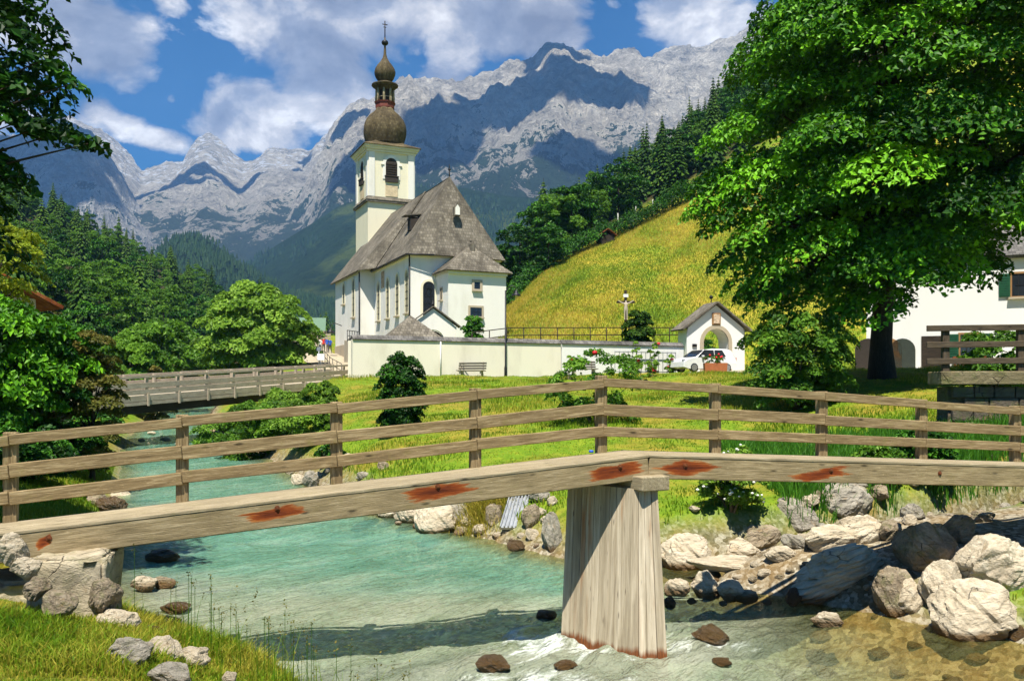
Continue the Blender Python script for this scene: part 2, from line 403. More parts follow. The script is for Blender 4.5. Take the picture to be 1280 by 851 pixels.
def m_gravel():
    t = T('gravel_path'); p = t.pos()
    c = t.ramp(t.noise(p, 3, 8, .7), [(.3, (.3, .25, .17)), (.7, (.5, .43, .32))])
    return t.base(c, .95, .1, t.bump(t.noise(p, 30, 4), .4, .02))
M['gravel'] = m_gravel()

def m_water():
    t = T('river_water'); p = t.pos(); x, y, z = t.xyz(p)
    flow = t.map(p, (1, 1, 1), rot=(0, 0, R(35)))
    fl = t.map(flow, (1.0, .32, 1.0))
    n1 = t.noise(fl, .55, 5, .6, .5); n2 = t.noise(fl, 2.6, 5, .6, .4)
    foam_a = t.attr('foam', 'Fac'); sh = t.attr('shallow', 'Fac')
    mixn = t.math('ADD', t.math('MULTIPLY', n1, .6), t.math('MULTIPLY', n2, .4))
    big = t.noise(t.map(p, (1, .6, 1)), .16, 3, .5)
    pool = t.math('ADD', t.maprange(y, 12.5, 17, 0, .8), t.math('MULTIPLY', t.math('SUBTRACT', big, .5), 1.4))
    deep = t.mix(t.ramp(pool, [(.2, 0), (.6, 1)]), t.ramp(mixn, [(.3, (.15, .2, .13)), (.5, (.34, .38, .27)), (.7, (.54, .55, .42))]), t.ramp(mixn, [(.3, (.06, .19, .135)), (.5, (.16, .36, .26)), (.7, (.38, .52, .39))]))
    shal = t.ramp(mixn, [(.3, (.07, .075, .018)), (.5, (.2, .2, .07)), (.68, (.4, .4, .22))])
    c = t.mix(sh, deep, shal)
    fo = t.noise(fl, 3.5, 8, .72, 1.2)
    fm = t.ramp(t.math('ADD', fo, t.math('MULTIPLY', t.math('SUBTRACT', foam_a, .5), .75)), [(.52, 0), (.7, .85)])
    c = t.mix(fm, c, (.72, .77, .74))
    h = t.math('ADD', t.math('MULTIPLY', t.noise(fl, 3.2, 4, .55, .6), 1.0), t.math('ADD', t.math('MULTIPLY', t.noise(fl, 9, 3, .5, .3), .5), t.math('MULTIPLY', t.noise(fl, 24, 2, .5), .22)))
    t.base(c, t.math('ADD', t.math('MULTIPLY', fm, .5), .03), .5, t.bump(h, 1.0, .2))
    t.b.inputs['IOR'].default_value = 1.33
    tr = t.n('BsdfTransparent'); t.l(t.mix(sh, (.66, .9, .76), (.9, .82, .55)), tr.inputs[0])
    mx = t.n('MixShader'); t.l(t.math('MULTIPLY', t.math('SUBTRACT', 1.0, fm), t.math('ADD', .42, t.math('MULTIPLY', sh, .33))), mx.inputs[0])
    t.l(t.b.outputs[0], mx.inputs[1]); t.l(tr.outputs[0], mx.inputs[2]); t.l(mx.outputs[0], t.out.inputs[0])
    return t.mat
M['water'] = m_water()

def m_mountain(name, rockc, green, tree_line, snow=0.0, pasture=None):
    """pale limestone with dwarf pine and meadow on its gentler and lower ground"""
    t = T(name); p = t.pos(); x, y, z = t.xyz(p)
    q = t.map(p, (.001, .001, .001))
    n1 = t.noise(q, 7, 9, .68, .3); n2 = t.math('ADD', t.math('MULTIPLY', t.noise(t.map(q, (1, 1, .4)), 24, 7, .7), .6), t.math('MULTIPLY', t.noise(t.map(q, (1, 1, .5)), 95, 6, .7), .4)); n3 = t.noise(q, 2.5, 5, .6)
    rock = t.ramp(t.math('ADD', t.math('MULTIPLY', n1, .4), t.math('MULTIPLY', n2, .6)), [(.38, tuple(c * .28 for c in rockc)), (.49, tuple(c * .8 for c in rockc)), (.57, tuple(min(1, c * 1.3) for c in rockc)), (.66, tuple(min(1, c * 1.6) for c in rockc))])
    nz = t.xyz(t.n('NewGeometry').outputs['Normal'])[2]
    fac = t.math('ADD', t.math('ADD', t.math('MULTIPLY', t.math('DIVIDE', t.math('SUBTRACT', tree_line, z), 900.0), 1.0), t.math('MULTIPLY', t.math('SUBTRACT', nz, .55), .5)), t.math('MULTIPLY', t.math('SUBTRACT', t.math('ADD', t.math('MULTIPLY', n1, .5), t.math('MULTIPLY', n2, .5)), .5), 4.2))
    gcol = t.ramp(n2, [(.35, tuple(c * .6 for c in green)), (.65, tuple(c * 1.35 for c in green))])
    if pasture: gcol = t.mix(t.ramp(n3, [(.5, 0), (.56, 1)]), gcol, pasture)
    c = t.mix(t.ramp(fac, [(.0, 0), (.07, 1)]), rock, gcol)
    if snow:
        sn = t.math('MULTIPLY', t.ramp(t.noise(t.map(q, (1, 1, 3)), 17, 5, .6), [(.56, 0), (.58, 1)]), t.math('GREATER_THAN', z, snow))
        c = t.mix(sn, c, (.85, .87, .9))
    return t.base(c, .95, .05, t.bump(t.math('ADD', n1, n2), 1.0, 90))
# ------------------------------------------------------------------ the land: one sheet from the camera's bank to the far valley
YS = np.array([-60, -20, 0, 5, 8, 10, 10.7, 13.4, 17.3, 24, 33, 45, 60, 90, 140, 260, 420], float)
XLs = np.array([34, 15, 5, 1.5, -1.2, -2.7, -4.0, -6.1, -8.2, -11.0, -14.7, -20.0, -25.5, -35, -44, -56, -72], float)
XRs = np.array([60, 32, 15.5, 12, 9.6, 8.0, 7.4, 5.2, 1.3, -3.8, -8.1, -14.0, -20.5, -30, -38, -50, -66], float)
def xl(Y): return np.interp(Y, YS, XLs)
def xr(Y): return np.interp(Y, YS, XRs)
def water_z(Y): return np.interp(Y, [0, 19, 40, 60, 90, 140, 400], [0, 0, .5, .95, 1.7, 4, 20])
def y_shore(X): return np.interp(-np.asarray(X, float), -XRs, YS)
def wall_y(X): return 50 + (np.clip(X, -9, 13) + 8.9) * .4
INLET = [(1.8, 15.4), (3.4, 16.3), (6.0, 16.6), (8.5, 17.2), (11, 18.6), (15, 20.5)]
def seg_dist(X, Y, pts):
    best = np.full(np.broadcast(X, Y).shape, 1e9)
    for (ax, ay), (bx, by) in zip(pts, pts[1:]):
        dx, dy = bx - ax, by - ay
        t = np.clip(((X - ax) * dx + (Y - ay) * dy) / (dx * dx + dy * dy), 0, 1)
        best = np.minimum(best, np.hypot(X - ax - t * dx, Y - ay - t * dy))
    return best
BAR = [(5.0, 14.9), (8, 14.3), (12, 14.6)]
PATH = [(-9.4, 61.5), (-13.2, 70), (-16.6, 80), (-20.0, 92), (-24.5, 108), (-30, 128)]
def hill_z(X, Y):
    Xp = np.clip(X, 0, 260); f = sstep(-10, 5, X)
    y0 = 62 + 3 * sstep(8, 16, X)
    k = [np.zeros_like(Xp), 14.0 + .37 * Xp, 20.5 + .72 * Xp, 25.4 + .95 * Xp, 6 + .5 * Xp]
    z = k[0] + (k[1] - k[0]) * np.clip((Y - y0) / (122 - y0), 0, 1) + (k[2] - k[1]) * np.clip((Y - 122) / 78, 0, 1) + (k[3] - k[2]) * np.clip((Y - 200) / 130, 0, 1) + (k[4] - k[3]) * np.clip((Y - 330) / 320, 0, 1)
    return z * f
def ground(X, Y):
    X = np.asarray(X, float); Y = np.asarray(Y, float); X, Y = np.broadcast_arrays(X, Y)
    wl = water_z(Y); L = xl(Y) - X; Rr = X - xr(Y)
    bed = wl - .75 + .28 * fbm(X * .5, Y * .5, 5, 4)
    bed = bed + .33 * sstep(3.5, 8.5, X) * (Y < 22)
    # camera's bank
    near = 1.5 * (1 - np.exp(-np.clip(L, 0, 99) / 2.5)) + .02 * np.clip(L, 0, 60)
    far = 1.25 * (1 - np.exp(-np.clip(L, 0, 99) / 2.0)) + .05 * np.clip(L, 0, 14)
    slope = .50 * np.clip(L - 7, 0, 240) * sstep(38, 110, Y) * (1 - .55 * sstep(330, 700, Y))
    zl = wl + near * (1 - sstep(14, 26, Y)) + far * sstep(14, 26, Y) + slope
    # church bank
    ysh = y_shore(X); wy = wall_y(X)
    t = np.clip((Y - ysh) / (wy - ysh), 0, 1.6)
    zr = wl + .62 * (1 - np.exp(-np.clip(Rr, 0, 99) / .7)) + (4.35 - .62 - np.minimum(wl, .75)) * np.minimum(t, 1) ** .92
    zr = zr + .9 * sstep(8, 14, X) * sstep(.12, .5, t) * (1 - sstep(.6, 1, t))
    side = sstep(2.0, 5.0, seg_dist(X, Y, PATH)) * 0
    # churchyard behind its wall
    pl = np.interp(Y, [50, 61, 72, 95, 120], [-9.2, -8.2, -12.2, -18.6, -26])
    inside = sstep(.25, .7, Y - wy) * sstep(0, 1.2, X - pl) * (1 - sstep(11.3, 12.3, X) * (1 - sstep(63, 72, Y)))
    yard = 5.9 + .016 * np.clip(Y - 52, 0, 60)
    lane = 4.3 + .092 * np.clip(Y - 61, 0, 100)
    lane = np.where(Y < 61, np.interp(Y, [36, 50, 61], [2.6, 3.6, 4.2]), lane)
    zb = np.where(Y > wy - 2.5, np.where(Y < 62, np.minimum(4.35, lane), 4.35 + (lane - 4.35) * (1 - sstep(-9, 2, X))) * (X < 11.6) + 4.35 * (X >= 11.6), zr)
    zb = zr * (1 - sstep(-1.5, 0, Y - wy)) + zb * sstep(-1.5, 0, Y - wy)
    zb = zb * (1 - inside) + np.maximum(yard, zb) * inside
    # from the lane down to the river
    down = np.where(Y < 62, sstep(0, 4.5, pl - X - .5) * sstep(35, 44, Y), sstep(0, 9, pl - X - 4.5))
    zb = zb * (1 - down) + np.minimum(zb, wl + .62 + .16 * np.clip(Rr, 0, 20)) * down
    zb = zb + hill_z(X, Y)
    zz = np.where(L > 0, zl, np.where(Rr > 0, zb, bed))
    # steep but not vertical shores
    zz = np.where((L <= 0) & (L > -1.2), np.maximum(zz, wl - .75 * np.clip(-L / 1.2, 0, 1)), zz)
    zz = np.where((Rr <= 0) & (Rr > -1.2), np.maximum(zz, wl - .55 * np.clip(-Rr / 1.2, 0, 1)), zz)
    di = seg_dist(X, Y, INLET)
    cut = (1 - sstep(.5, 1.25, di)) * (Rr > -.5)
    zz = zz * (1 - cut) + np.minimum(zz, -.22) * cut
    bump = (fbm(X * .7, Y * .7, 3, 4) - .5) * .3 + (fbm(X * .09, Y * .09, 9, 3) - .5) * np.clip(np.hypot(X, Y) * .02, 0, 3)
    zz = zz + bump * np.clip(np.minimum(np.abs(L), np.abs(Rr)) / 3, 0, 1) * (1 - .9 * inside)
    zz = np.where(Y > 600, zz + np.clip(Y - 600, 0, 1e9) * .012, zz)
    return zz
def gz(x, y): return float(ground(np.array([x]), np.array([y]))[0])
def at(px, py, d): return Vector(((px - HX) / F * d, d, ZE - (py - HY) / F * d))
def hit(px, py, lift=0.0, dmin=4.0, dmax=260.0):
    """where the photo's ray through a point meets ground or water"""
    d = np.concatenate([np.arange(dmin, 40, .04), np.arange(40, dmax, .25)])
    x = (px - HX) / F * d; z = ZE - (py - HY) / F * d
    g = np.maximum(ground(x, d), water_z(d) - 0.0) + lift
    k = np.argmax(z <= g)
    if z[k] > g[k]: k = len(d) - 1
    return Vector((x[k], d[k], z[k]))

def axis(parts):
    a = []
    for lo, hi, st in parts: a += list(np.arange(lo, hi, st))
    return np.array(sorted(set(np.round(a, 4))))
def geo(a, b, n): return list(np.geomspace(a, b, n))
gx = np.unique(np.concatenate([-np.array(geo(90, 4400, 34)), axis([(-90, -34, 1.6), (-34, -16, .5), (-16, 15, .3), (15, 34, .6), (34, 90, 1.6)]), np.array(geo(90, 4400, 34))]))
gy = np.unique(np.concatenate([-np.array(geo(14, 560, 14)), axis([(-14, 2, .8), (2, 28, .3), (28, 73, .5), (73, 150, 1.5), (150, 340, 4)]), np.array(geo(340, 6300, 36))]))
GX, GY = np.meshgrid(gx, gy, indexing='xy')
GZ = ground(GX, GY)
V = np.stack([GX, GY, GZ], -1).reshape(-1, 3)
nx_, ny_ = len(gx), len(gy)
ii = (np.arange(ny_ - 1)[:, None] * nx_ + np.arange(nx_ - 1)[None]).ravel()
Q = np.stack([ii, ii + 1, ii + 1 + nx_, ii + nx_], 1)
Lg = xl(GY) - GX; Rg = GX - xr(GY)
riv = np.maximum((1 - sstep(-.1, .35, Lg)) * (1 - sstep(.0, .8, Rg)), 1 - sstep(.8, 1.3, seg_dist(GX, GY, INLET)))
bar_ = 1 - sstep(1.3, 2.1, seg_dist(GX, GY, BAR)); riv = np.maximum(riv, bar_)
mead = sstep(63, 68, GY) * sstep(-3, 2, GX) * (1 - sstep(120, 150, GY))
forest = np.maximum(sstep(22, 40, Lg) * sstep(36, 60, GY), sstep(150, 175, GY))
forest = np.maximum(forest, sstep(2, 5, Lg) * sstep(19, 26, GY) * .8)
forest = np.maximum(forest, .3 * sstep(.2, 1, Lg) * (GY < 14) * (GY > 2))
zone = np.stack([mead, riv, forest, np.ones_like(mead)], -1).reshape(-1, 4)
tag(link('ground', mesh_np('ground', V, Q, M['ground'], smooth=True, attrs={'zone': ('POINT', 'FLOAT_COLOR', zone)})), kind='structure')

# ------------------------------------------------------------------ river water: one sheet following the stream, with real ripples
def ribbon(rows, cols, f):
    s, u = np.meshgrid(rows, cols, indexing='ij'); return f(s, u)
wy_ = np.unique(np.concatenate([np.arange(-25, 6, .5), np.arange(6, 20, .07), np.arange(20, 40, .16), np.arange(40, 160, 1.0)]))
wu = np.linspace(0, 1, 190)
WY, WU = np.meshgrid(wy_, wu, indexing='ij')
WX = (xl(WY) - .5) + (xr(WY) - xl(WY) + 1.0 + 10.5 * sstep(14.3, 15.2, WY) * (1 - sstep(18, 20.5, WY))) * WU
near_p = np.exp(-(((WX - .9) / 2.6) ** 2 + ((WY - 11.6) / 1.5) ** 2))
rap = np.maximum(near_p, .9 * np.exp(-(((WX - .3) / 3.2) ** 2 + ((WY - 9.8) / 1.2) ** 2)))
rap = np.maximum(rap, .85 * np.exp(-(((WX - 2.6) / 1.6) ** 2 + ((WY - 11.4) / .8) ** 2)))
rap = np.maximum(rap, .5 * sstep(30, 40, WY)); rap = np.maximum(rap, .55 * np.exp(-(((WX + 6.6) / 2) ** 2 + ((WY - 20) / 1.5) ** 2)))
ca, sa = math.cos(R(35)), math.sin(R(35))
fu = WX * ca - WY * sa; fv = WX * sa + WY * ca
wav = (fbm(fu * 1.5, fv * .7, 21, 4) - .5) * .12 + (fbm(fu * 4.6, fv * 2.4, 22, 3) - .5) * .06
wav = wav * (.75 + 2.0 * rap) + (ridged(fu * 1.1, fv * .7, 24, 3) - .7) * .13 * rap
calm = 1 - (1 - sstep(.9, 2.2, seg_dist(WX, WY, INLET))) * .85
WZ = water_z(WY) + wav * calm
foam = np.clip(rap * .84 - .12, 0, 1)
shal = np.clip(sstep(2.2, 5.5, WX) * (1 - sstep(18, 25, WY)) + (1 - sstep(.0, 1.1, WX - xl(WY))) * .6 + (1 - sstep(0, 1.6, xr(WY) - WX)) * .8, 0, 1)
shal = np.maximum(shal, (1 - sstep(.7, 1.6, seg_dist(WX, WY, INLET))) * sstep(2, 3, WX))
nn, mm = WX.shape
ii = (np.arange(nn - 1)[:, None] * mm + np.arange(mm - 1)[None]).ravel()
tag(link('river_water', mesh_np('river_water', np.stack([WX, WY, WZ], -1).reshape(-1, 3), np.stack([ii, ii + 1, ii + 1 + mm, ii + mm], 1), M['water'], smooth=True,
    attrs={'foam': ('POINT', 'FLOAT', foam), 'shallow': ('POINT', 'FLOAT', shal)})), kind='structure')

# lane from the far bridge up to the church
def strip(name, pts, w, mat, lift=.05, step=1.0):
    P = []
    for (ax, ay), (bx, by) in zip(pts, pts[1:]):
        n = max(1, int(math.hypot(bx - ax, by - ay) / step))
        P += [(ax + (bx - ax) * k / n, ay + (by - ay) * k / n) for k in range(n)]
    P.append(pts[-1]); P = np.array(P)
    d = np.gradient(P, axis=0); d /= np.linalg.norm(d, axis=1)[:, None]; nr = np.stack([d[:, 1], -d[:, 0]], 1)
    us = np.linspace(-w / 2, w / 2, 7)
    X = P[:, 0][:, None] + nr[:, 0][:, None] * us; Y = P[:, 1][:, None] + nr[:, 1][:, None] * us
    Z = ground(X, Y) + lift
    n, m = X.shape
    ii = (np.arange(n - 1)[:, None] * m + np.arange(m - 1)[None]).ravel()
    return link(name, mesh_np(name, np.stack([X, Y, Z], -1).reshape(-1, 3), np.stack([ii, ii + 1, ii + 1 + m, ii + m], 1), mat, smooth=True))
tag(strip('path', PATH, 4.2, M['gravel'], .06), kind='structure')
tag(strip('road', [(13.0, 60.5), (19, 50), (24, 40), (30, 30), (42, 22)], 5.5, M['gravel'], .05), kind='structure')

# ------------------------------------------------------------------ mountains
def massif(name, crest, d0, dc, d1, z0, mat, seed, n=420, m=190, rough=.2, prof=1.15, drop=.35, crest_j=.03, px_pad=0):
    """crest: (photo column, photo row) of the ridge seen from the valley, standing at distance dc; the face climbs from d0, the back falls to d1"""
    cp = np.array(crest, float); u = np.linspace(cp[0, 0], cp[-1, 0], n); cy = np.interp(u, cp[:, 0], cp[:, 1])
    zc = ZE + (HY - cy) / F * dc
    t = np.concatenate([np.linspace(0, 1, int(m * .8)), np.linspace(1, 1.6, m - int(m * .8) + 1)[1:]])
    U, Tt = np.meshgrid(u, t, indexing='ij'); ZC = np.repeat(zc[:, None], len(t), 1)
    D = np.where(Tt <= 1, d0 + (dc - d0) * Tt, dc + (d1 - dc) * (Tt - 1) / .6)
    X = (U - HX) / F * D
    k = np.clip(Tt, 0, 1)
    up = z0 + (ZC - z0) * k ** prof
    sc = 1 / (dc - d0)
    nz = ridged(X * sc * 2.4, D * sc * .9 + seed, seed, 6, .55) - .62
    n2 = fbm(X * sc * 14, D * sc * 7, seed + 5, 5, .6) - .5
    amp = (zc.mean() - z0) * rough
    w = np.sin(np.pi * np.clip(k, 0, 1)) ** .8
    Z = up + nz * amp * w * 1.5 + n2 * amp * .55 * w
    jag = (fbm(X * sc * 22, D * sc * 22, seed + 9, 5, .65) - .5) * amp * crest_j * 10 * sstep(.75, 1, k)
    Z = Z + jag
    Z = np.where(Tt > 1, Z - (Tt - 1) / .6 * (ZC - z0) * drop, Z)
    X = X + (fbm(D * sc * 6, X * sc * 6, seed + 3, 4) - .5) * (dc - d0) * .05
    a, b = X.shape
    ii = (np.arange(a - 1)[:, None] * b + np.arange(b - 1)[None]).ravel()
    return tag(link(name, mesh_np(name, np.stack([X, D, Z], -1).reshape(-1, 3), np.stack([ii, ii + b, ii + b + 1, ii + 1], 1), mat, smooth=False)), kind='structure')
MT_pale = m_mountain('mountain_pale_rock', (.62, .57, .48), (.05, .07, .025), 560, 1130)
MT_big = m_mountain('mountain_grey_rock', (.66, .61, .52), (.035, .06, .022), 720, 0)
MT_left = m_mountain('mountain_cliff_rock', (.64, .61, .55), (.035, .055, .022), 520, 0)
MT_alp = m_mountain('alpine_slope', (.3, .28, .24), (.03, .065, .015), 2200, 0, (.12, .17, .03))
MT_wood = m_mountain('wooded_hill_ground', (.1, .12, .06), (.02, .045, .014), 3000, 0)
massif('mountain_range', [(60, 150), (85, 147), (120, 162), (150, 187), (172, 212), (186, 208), (200, 203), (222, 199), (235, 183), (246, 173), (259, 168), (270, 176), (282, 187), (300, 202), (316, 197), (330, 187), (345, 187), (362, 189), (380, 189), (395, 170), (404, 164), (416, 168), (440, 190), (500, 220)], 2700, 5300, 6000, 330, MT_pale, 11, 460, 200, .2, .85)
massif('mountain', [(-260, 120), (-160, 130), (-80, 158), (-20, 172), (20, 170), (45, 160), (70, 152), (98, 155), (118, 168), (135, 190), (150, 212), (163, 240), (178, 268), (192, 296), (205, 330)], 2500, 3600, 4400, 240, MT_left, 23, 300, 160, .21, .8)
massif('mountain_massif', [(340, 330), (366, 275), (384, 228), (400, 196), (412, 168), (424, 150), (440, 138), (466, 124), (486, 106), (500, 98), (520, 97), (540, 100), (565, 98), (592, 96), (612, 93), (626, 92), (640, 84), (656, 75), (668, 73), (680, 60), (692, 56), (704, 53), (714, 57), (730, 62), (745, 66), (762, 68), (778, 66), (792, 64), (806, 69), (818, 66), (834, 61), (850, 60), (868, 62), (888, 59), (905, 50), (925, 42), (960, 20), (1010, -10), (1080, -30), (1180, -40), (1320, -20), (1500, 20)], 2000, 4000, 4800, 260, MT_big, 37, 640, 220, .22, .95)
massif('hillside', [(290, 345), (330, 318), (360, 300), (395, 280), (430, 258), (470, 240), (520, 232), (580, 236), (640, 246), (720, 250), (800, 240), (950, 230)], 1100, 2100, 2600, 50, MT_alp, 51, 300, 110, .10, 1.0, .3, .012)
massif('hill', [(120, 402), (165, 356), (190, 326), (205, 308), (222, 297), (240, 294), (258, 298), (276, 308), (300, 326), (330, 350), (360, 364), (400, 376), (470, 382)], 800, 1300, 1700, 40, MT_wood, 61, 200, 100, .09, .9, .8, .01)
# ------------------------------------------------------------------ wooden footbridge in the foreground
PX = [13, 228, 420, 594, 752, 893, 1027, 1150, 1270]
PT = [540, 518, 502, 485, 471, 479, 489, 499, 507]
PB = [655, 628, 605, 583, 566, 569, 573, 577, 580]
ax_, ay_, bx_, by_, cx_, cy_ = -5.70, 10.0, 1.252, 12.3, 8.02, 14.0
PXY = [(ax_ + (bx_ - ax_) * k / 4, ay_ + (by_ - ay_) * k / 4) for k in range(5)] + [(bx_ + (cx_ - bx_) * k / 4, by_ + (cy_ - by_) * k / 4) for k in range(1, 5)]
ZT = [ZE - (t - HY) / F * p[1] for t, p in zip(PT, PXY)]; ZB = [ZE - (b - HY) / F * p[1] for b, p in zip(PB, PXY)]
def ext(l, k, s): return l[k] + (l[k] - l[k + s])
for _ in range(1):
    PXY.insert(0, (2 * PXY[0][0] - PXY[1][0], 2 * PXY[0][1] - PXY[1][1])); ZT.insert(0, 2 * ZT[0] - ZT[1]); ZB.insert(0, 2 * ZB[0] - ZB[1])
for _ in range(2):
    PXY.append((2 * PXY[-1][0] - PXY[-2][0], 2 * PXY[-1][1] - PXY[-2][1])); ZT.append(2 * ZT[-1] - ZT[-2]); ZB.append(2 * ZB[-1] - ZB[-2])
BEND = 5
# smooth the deck to two straight ramps
def line(i0, i1, Z): 
    n = i1 - i0
    return [Z[i0] + (Z[i1] - Z[i0]) * k / n for k in range(n + 1)]
zl_ = line(0, BEND, [ZB[1] - (ZB[BEND] - ZB[1]) / 4] + ZB[1:]); zr_ = line(BEND, len(ZB) - 1, ZB[:9] + [ZB[9]] + [ZB[9] + (ZB[9] - ZB[BEND]) / 4] + [ZB[9] + (ZB[9] - ZB[BEND]) / 2])
DZ = zl_ + zr_[1:]
DW = .92
dl = Vector((bx_ - ax_, by_ - ay_, 0)).normalized(); dr = Vector((cx_ - bx_, cy_ - by_, 0)).normalized()
nl = Vector((dl.y, -dl.x, 0)); nr = Vector((dr.y, -dr.x, 0))       # towards the camera
P0 = Vector((*PXY[0], DZ[0])); PBd = Vector((*PXY[BEND], DZ[BEND])) + dl * .30; P1 = Vector((*PXY[-1], DZ[-1]))
dr = Vector((P1.x - PBd.x, P1.y - PBd.y, 0)).normalized(); nr = Vector((dr.y, -dr.x, 0)); bis = (nl + nr).normalized(); kb = 1 / bis.dot(nl)
def off(p, side, w): return p + (nl if side < 0 else nr) * w
NB = PBd + bis * DW * kb
FBR = thing('footbridge', 'weathered wooden footbridge with a bend over the turquoise river in front', 'bridge', (0, 0, 0))
ST = lambda px, py, d, rx, rz, dr_=0: (tuple(at(px, py, d)), rx, rz, dr_)
M['wood_beam'] = m_wood('beam_wood', (.13, .098, .05), (.3, .23, .125), (.5, .4, .25),
    [ST(340, 641, 10.1, .36, .095, -2.2), ST(548, 613, 10.7, .44, .11, -2.2), ST(768, 588, 11.4, .42, .11, -2.0), ST(859, 585, 11.6, .46, .11, .3), ST(1028, 593, 12.1, .46, .095, -2.6), ST(1180, 593, 12.5, .05, .09, 0), ST(56, 677, 9.3, .085, .09, -.6)], moss=.25)
BH = .285
# fascia beams, near and far, meeting at the bend
for side, a, bnd in ((-1, P0, PBd), (1, P1, PBd)):
    n_ = nl if side < 0 else nr
    for wo, bb in ((DW - .07, PBd + bis * (DW - .07) * kb), (-.10, PBd - bis * .10 * kb)):
        m = MB(); A = a + n_ * wo; Bv = bb
        dirv_ = (Bv - A).normalized()
        m.bar(A + Vector((0, 0, -BH / 2)), Bv - dirv_ * .004 + Vector((0, 0, -BH / 2)), .14, BH, bev=.012)
        m.build('beam', M['wood_beam'], FBR)
# bolts with their washers
for px, py, d in ((346, 634, 10.1), (545, 607, 10.7), (774, 583, 11.4), (858, 582, 11.6), (1042, 588, 12.1), (1180, 592, 12.5), (61, 672, 9.3)):
    p = at(px, py, d); n_ = nl if px < 800 else nr
    base = NB if px < 800 else NB
    dd = (p - NB).dot(n_); p = p - n_ * dd + n_ * .002
    m = MB(); q = n_.to_track_quat('Z', 'Y').to_matrix().to_4x4(); q.translation = p
    m2 = MB(); m2.lathe([(.032, 0), (.032, .006), (.017, .007), (.015, .018), (.0, .02)], n=10)
    m.add([q @ Vector(v) for v in m2.v], m2.f); m.build('bolt', M['rust'], FBR)
# deck boards: pattern of one deck per side, each board a little different
for side, a in ((-1, P0), (1, P1)):
    m = MB(); n_ = nl if side < 0 else nr
    nb = 5; wb = (DW + .04) / nb
    for k in range(nb):
        w0 = -.03 + wb * (k + .5)
        A = a + n_ * w0; Bv = PBd + bis * w0 * kb; u_ = (Bv - A).normalized(); up_ = Vector((0, 0, .016 + _rs.uniform(-.003, .003)))
        m.bar(A + up_, Bv - u_ * .003 + up_, wb - .008, .034, bev=.005)
    m.build('deck', M['wood_grey'], FBR)
# posts
for k, (p, zt) in enumerate(zip(PXY, ZT)):
    m = MB(); b0 = Vector((p[0], p[1], DZ[k] - .26)); hgt = zt - b0.z
    d_ = (dl if k <= BEND else dr); rz = math.atan2(d_.y, d_.x)
    n_ = nl if k < BEND else nr if k > BEND else bis
    cpos = b0 - n_ * .02 + Vector((0, 0, hgt / 2 + (.02 if k == BEND else 0)))
    m.box((0, 0, 0), (.145, .12, hgt), frame(cpos, rz), bev=.01)
    # grain upright
    m.g = [(g[2], g[0], g[1]) for g in m.g]
    m.build('post', M['wood_rail'], FBR)
# rails: three runs, butted at the posts
for (h0, th) in ((.955, .125), (.60, .155), (.305, .145)):
    for k in range(len(PXY) - 1):
        za, zb = DZ[k] + (ZT[k] - DZ[k]) * (h0 / 1.04), DZ[k + 1] + (ZT[k + 1] - DZ[k + 1]) * (h0 / 1.04)
        n_ = nl if k < BEND else nr
        o_ = n_ * .07
        a = Vector((*PXY[k], za)) + o_; b = Vector((*PXY[k + 1], zb)) + o_
        u = (b - a).normalized(); jz = Vector((0, 0, _rs.uniform(-.012, .012)))
        m = MB(); m.bar(a + u * .003 + jz, b - u * .003 + Vector((0, 0, _rs.uniform(-.012, .012))), .05, th + _rs.uniform(-.01, .008), bev=.008)
        m.build('rail', M['wood_rail'], FBR)
# pier: tapered casing of upright planks
lo = [Vector((.605, 11.67, -.9)), Vector((1.41, 10.68, -.9)), Vector((1.95, 10.72, -.9)), Vector((1.56, 12.75, -.9))]
hi = [Vector((.776, 12.27, 2.05)), Vector((1.555, 11.40, 2.05)), Vector((1.894, 11.45, 2.05)), Vector((1.42, 12.5, 2.05))]
pm = T('pier_planks'); g = pm.attr('gc'); po = pm.pos(); zz = pm.xyz(po)[2]
f = pm.math('ADD', pm.math('MULTIPLY', pm.noise(pm.map(g, (.55, 8, 8)), 1.6, 8, .6, .6), .6), pm.math('MULTIPLY', pm.noise(pm.map(g, (.05, .4, .4)), 1.0, 2), .4)); fi = pm.noise(pm.map(g, (1.2, 45, 45)), 2, 4, .6)
colp = pm.ramp(f, [(.25, (.12, .095, .06)), (.48, (.37, .31, .22)), (.7, (.64, .56, .43))])
colp = pm.mix(pm.math('MULTIPLY', pm.ramp(fi, [(.34, 1), (.45, 0)]), .4), colp, (.07, .055, .04))
kn_ = pm.vor(pm.map(g, (1.1, 6, 6)), 1.6); colp = pm.mix(pm.ramp(kn_, [(.04, .85), (.1, 0)]), colp, (.05, .035, .025))
rs_ = pm.noise(pm.map(g, (.5, 5, 5)), 1.3, 3); rsh = pm.math('MULTIPLY', pm.ramp(rs_, [(.58, 0), (.68, .8)]), pm.maprange(zz, .4, 1.9, .15, 1))
colp = pm.mix(rsh, colp, (.32, .12, .025))
ed_ = pm.math('ADD', zz, pm.math('MULTIPLY', pm.math('SUBTRACT', f, .5), .35))
colp = pm.mix(pm.ramp(ed_, [(.0, 1), (.05, .95), (.12, 0)]), colp, pm.ramp(fi, [(.3, (.05, .018, .006)), (.7, (.25, .075, .018))]))
M['pier'] = pm.base(colp, .85, .2, pm.bump(pm.math('ADD', f, fi), .8, .01))
m = MB()
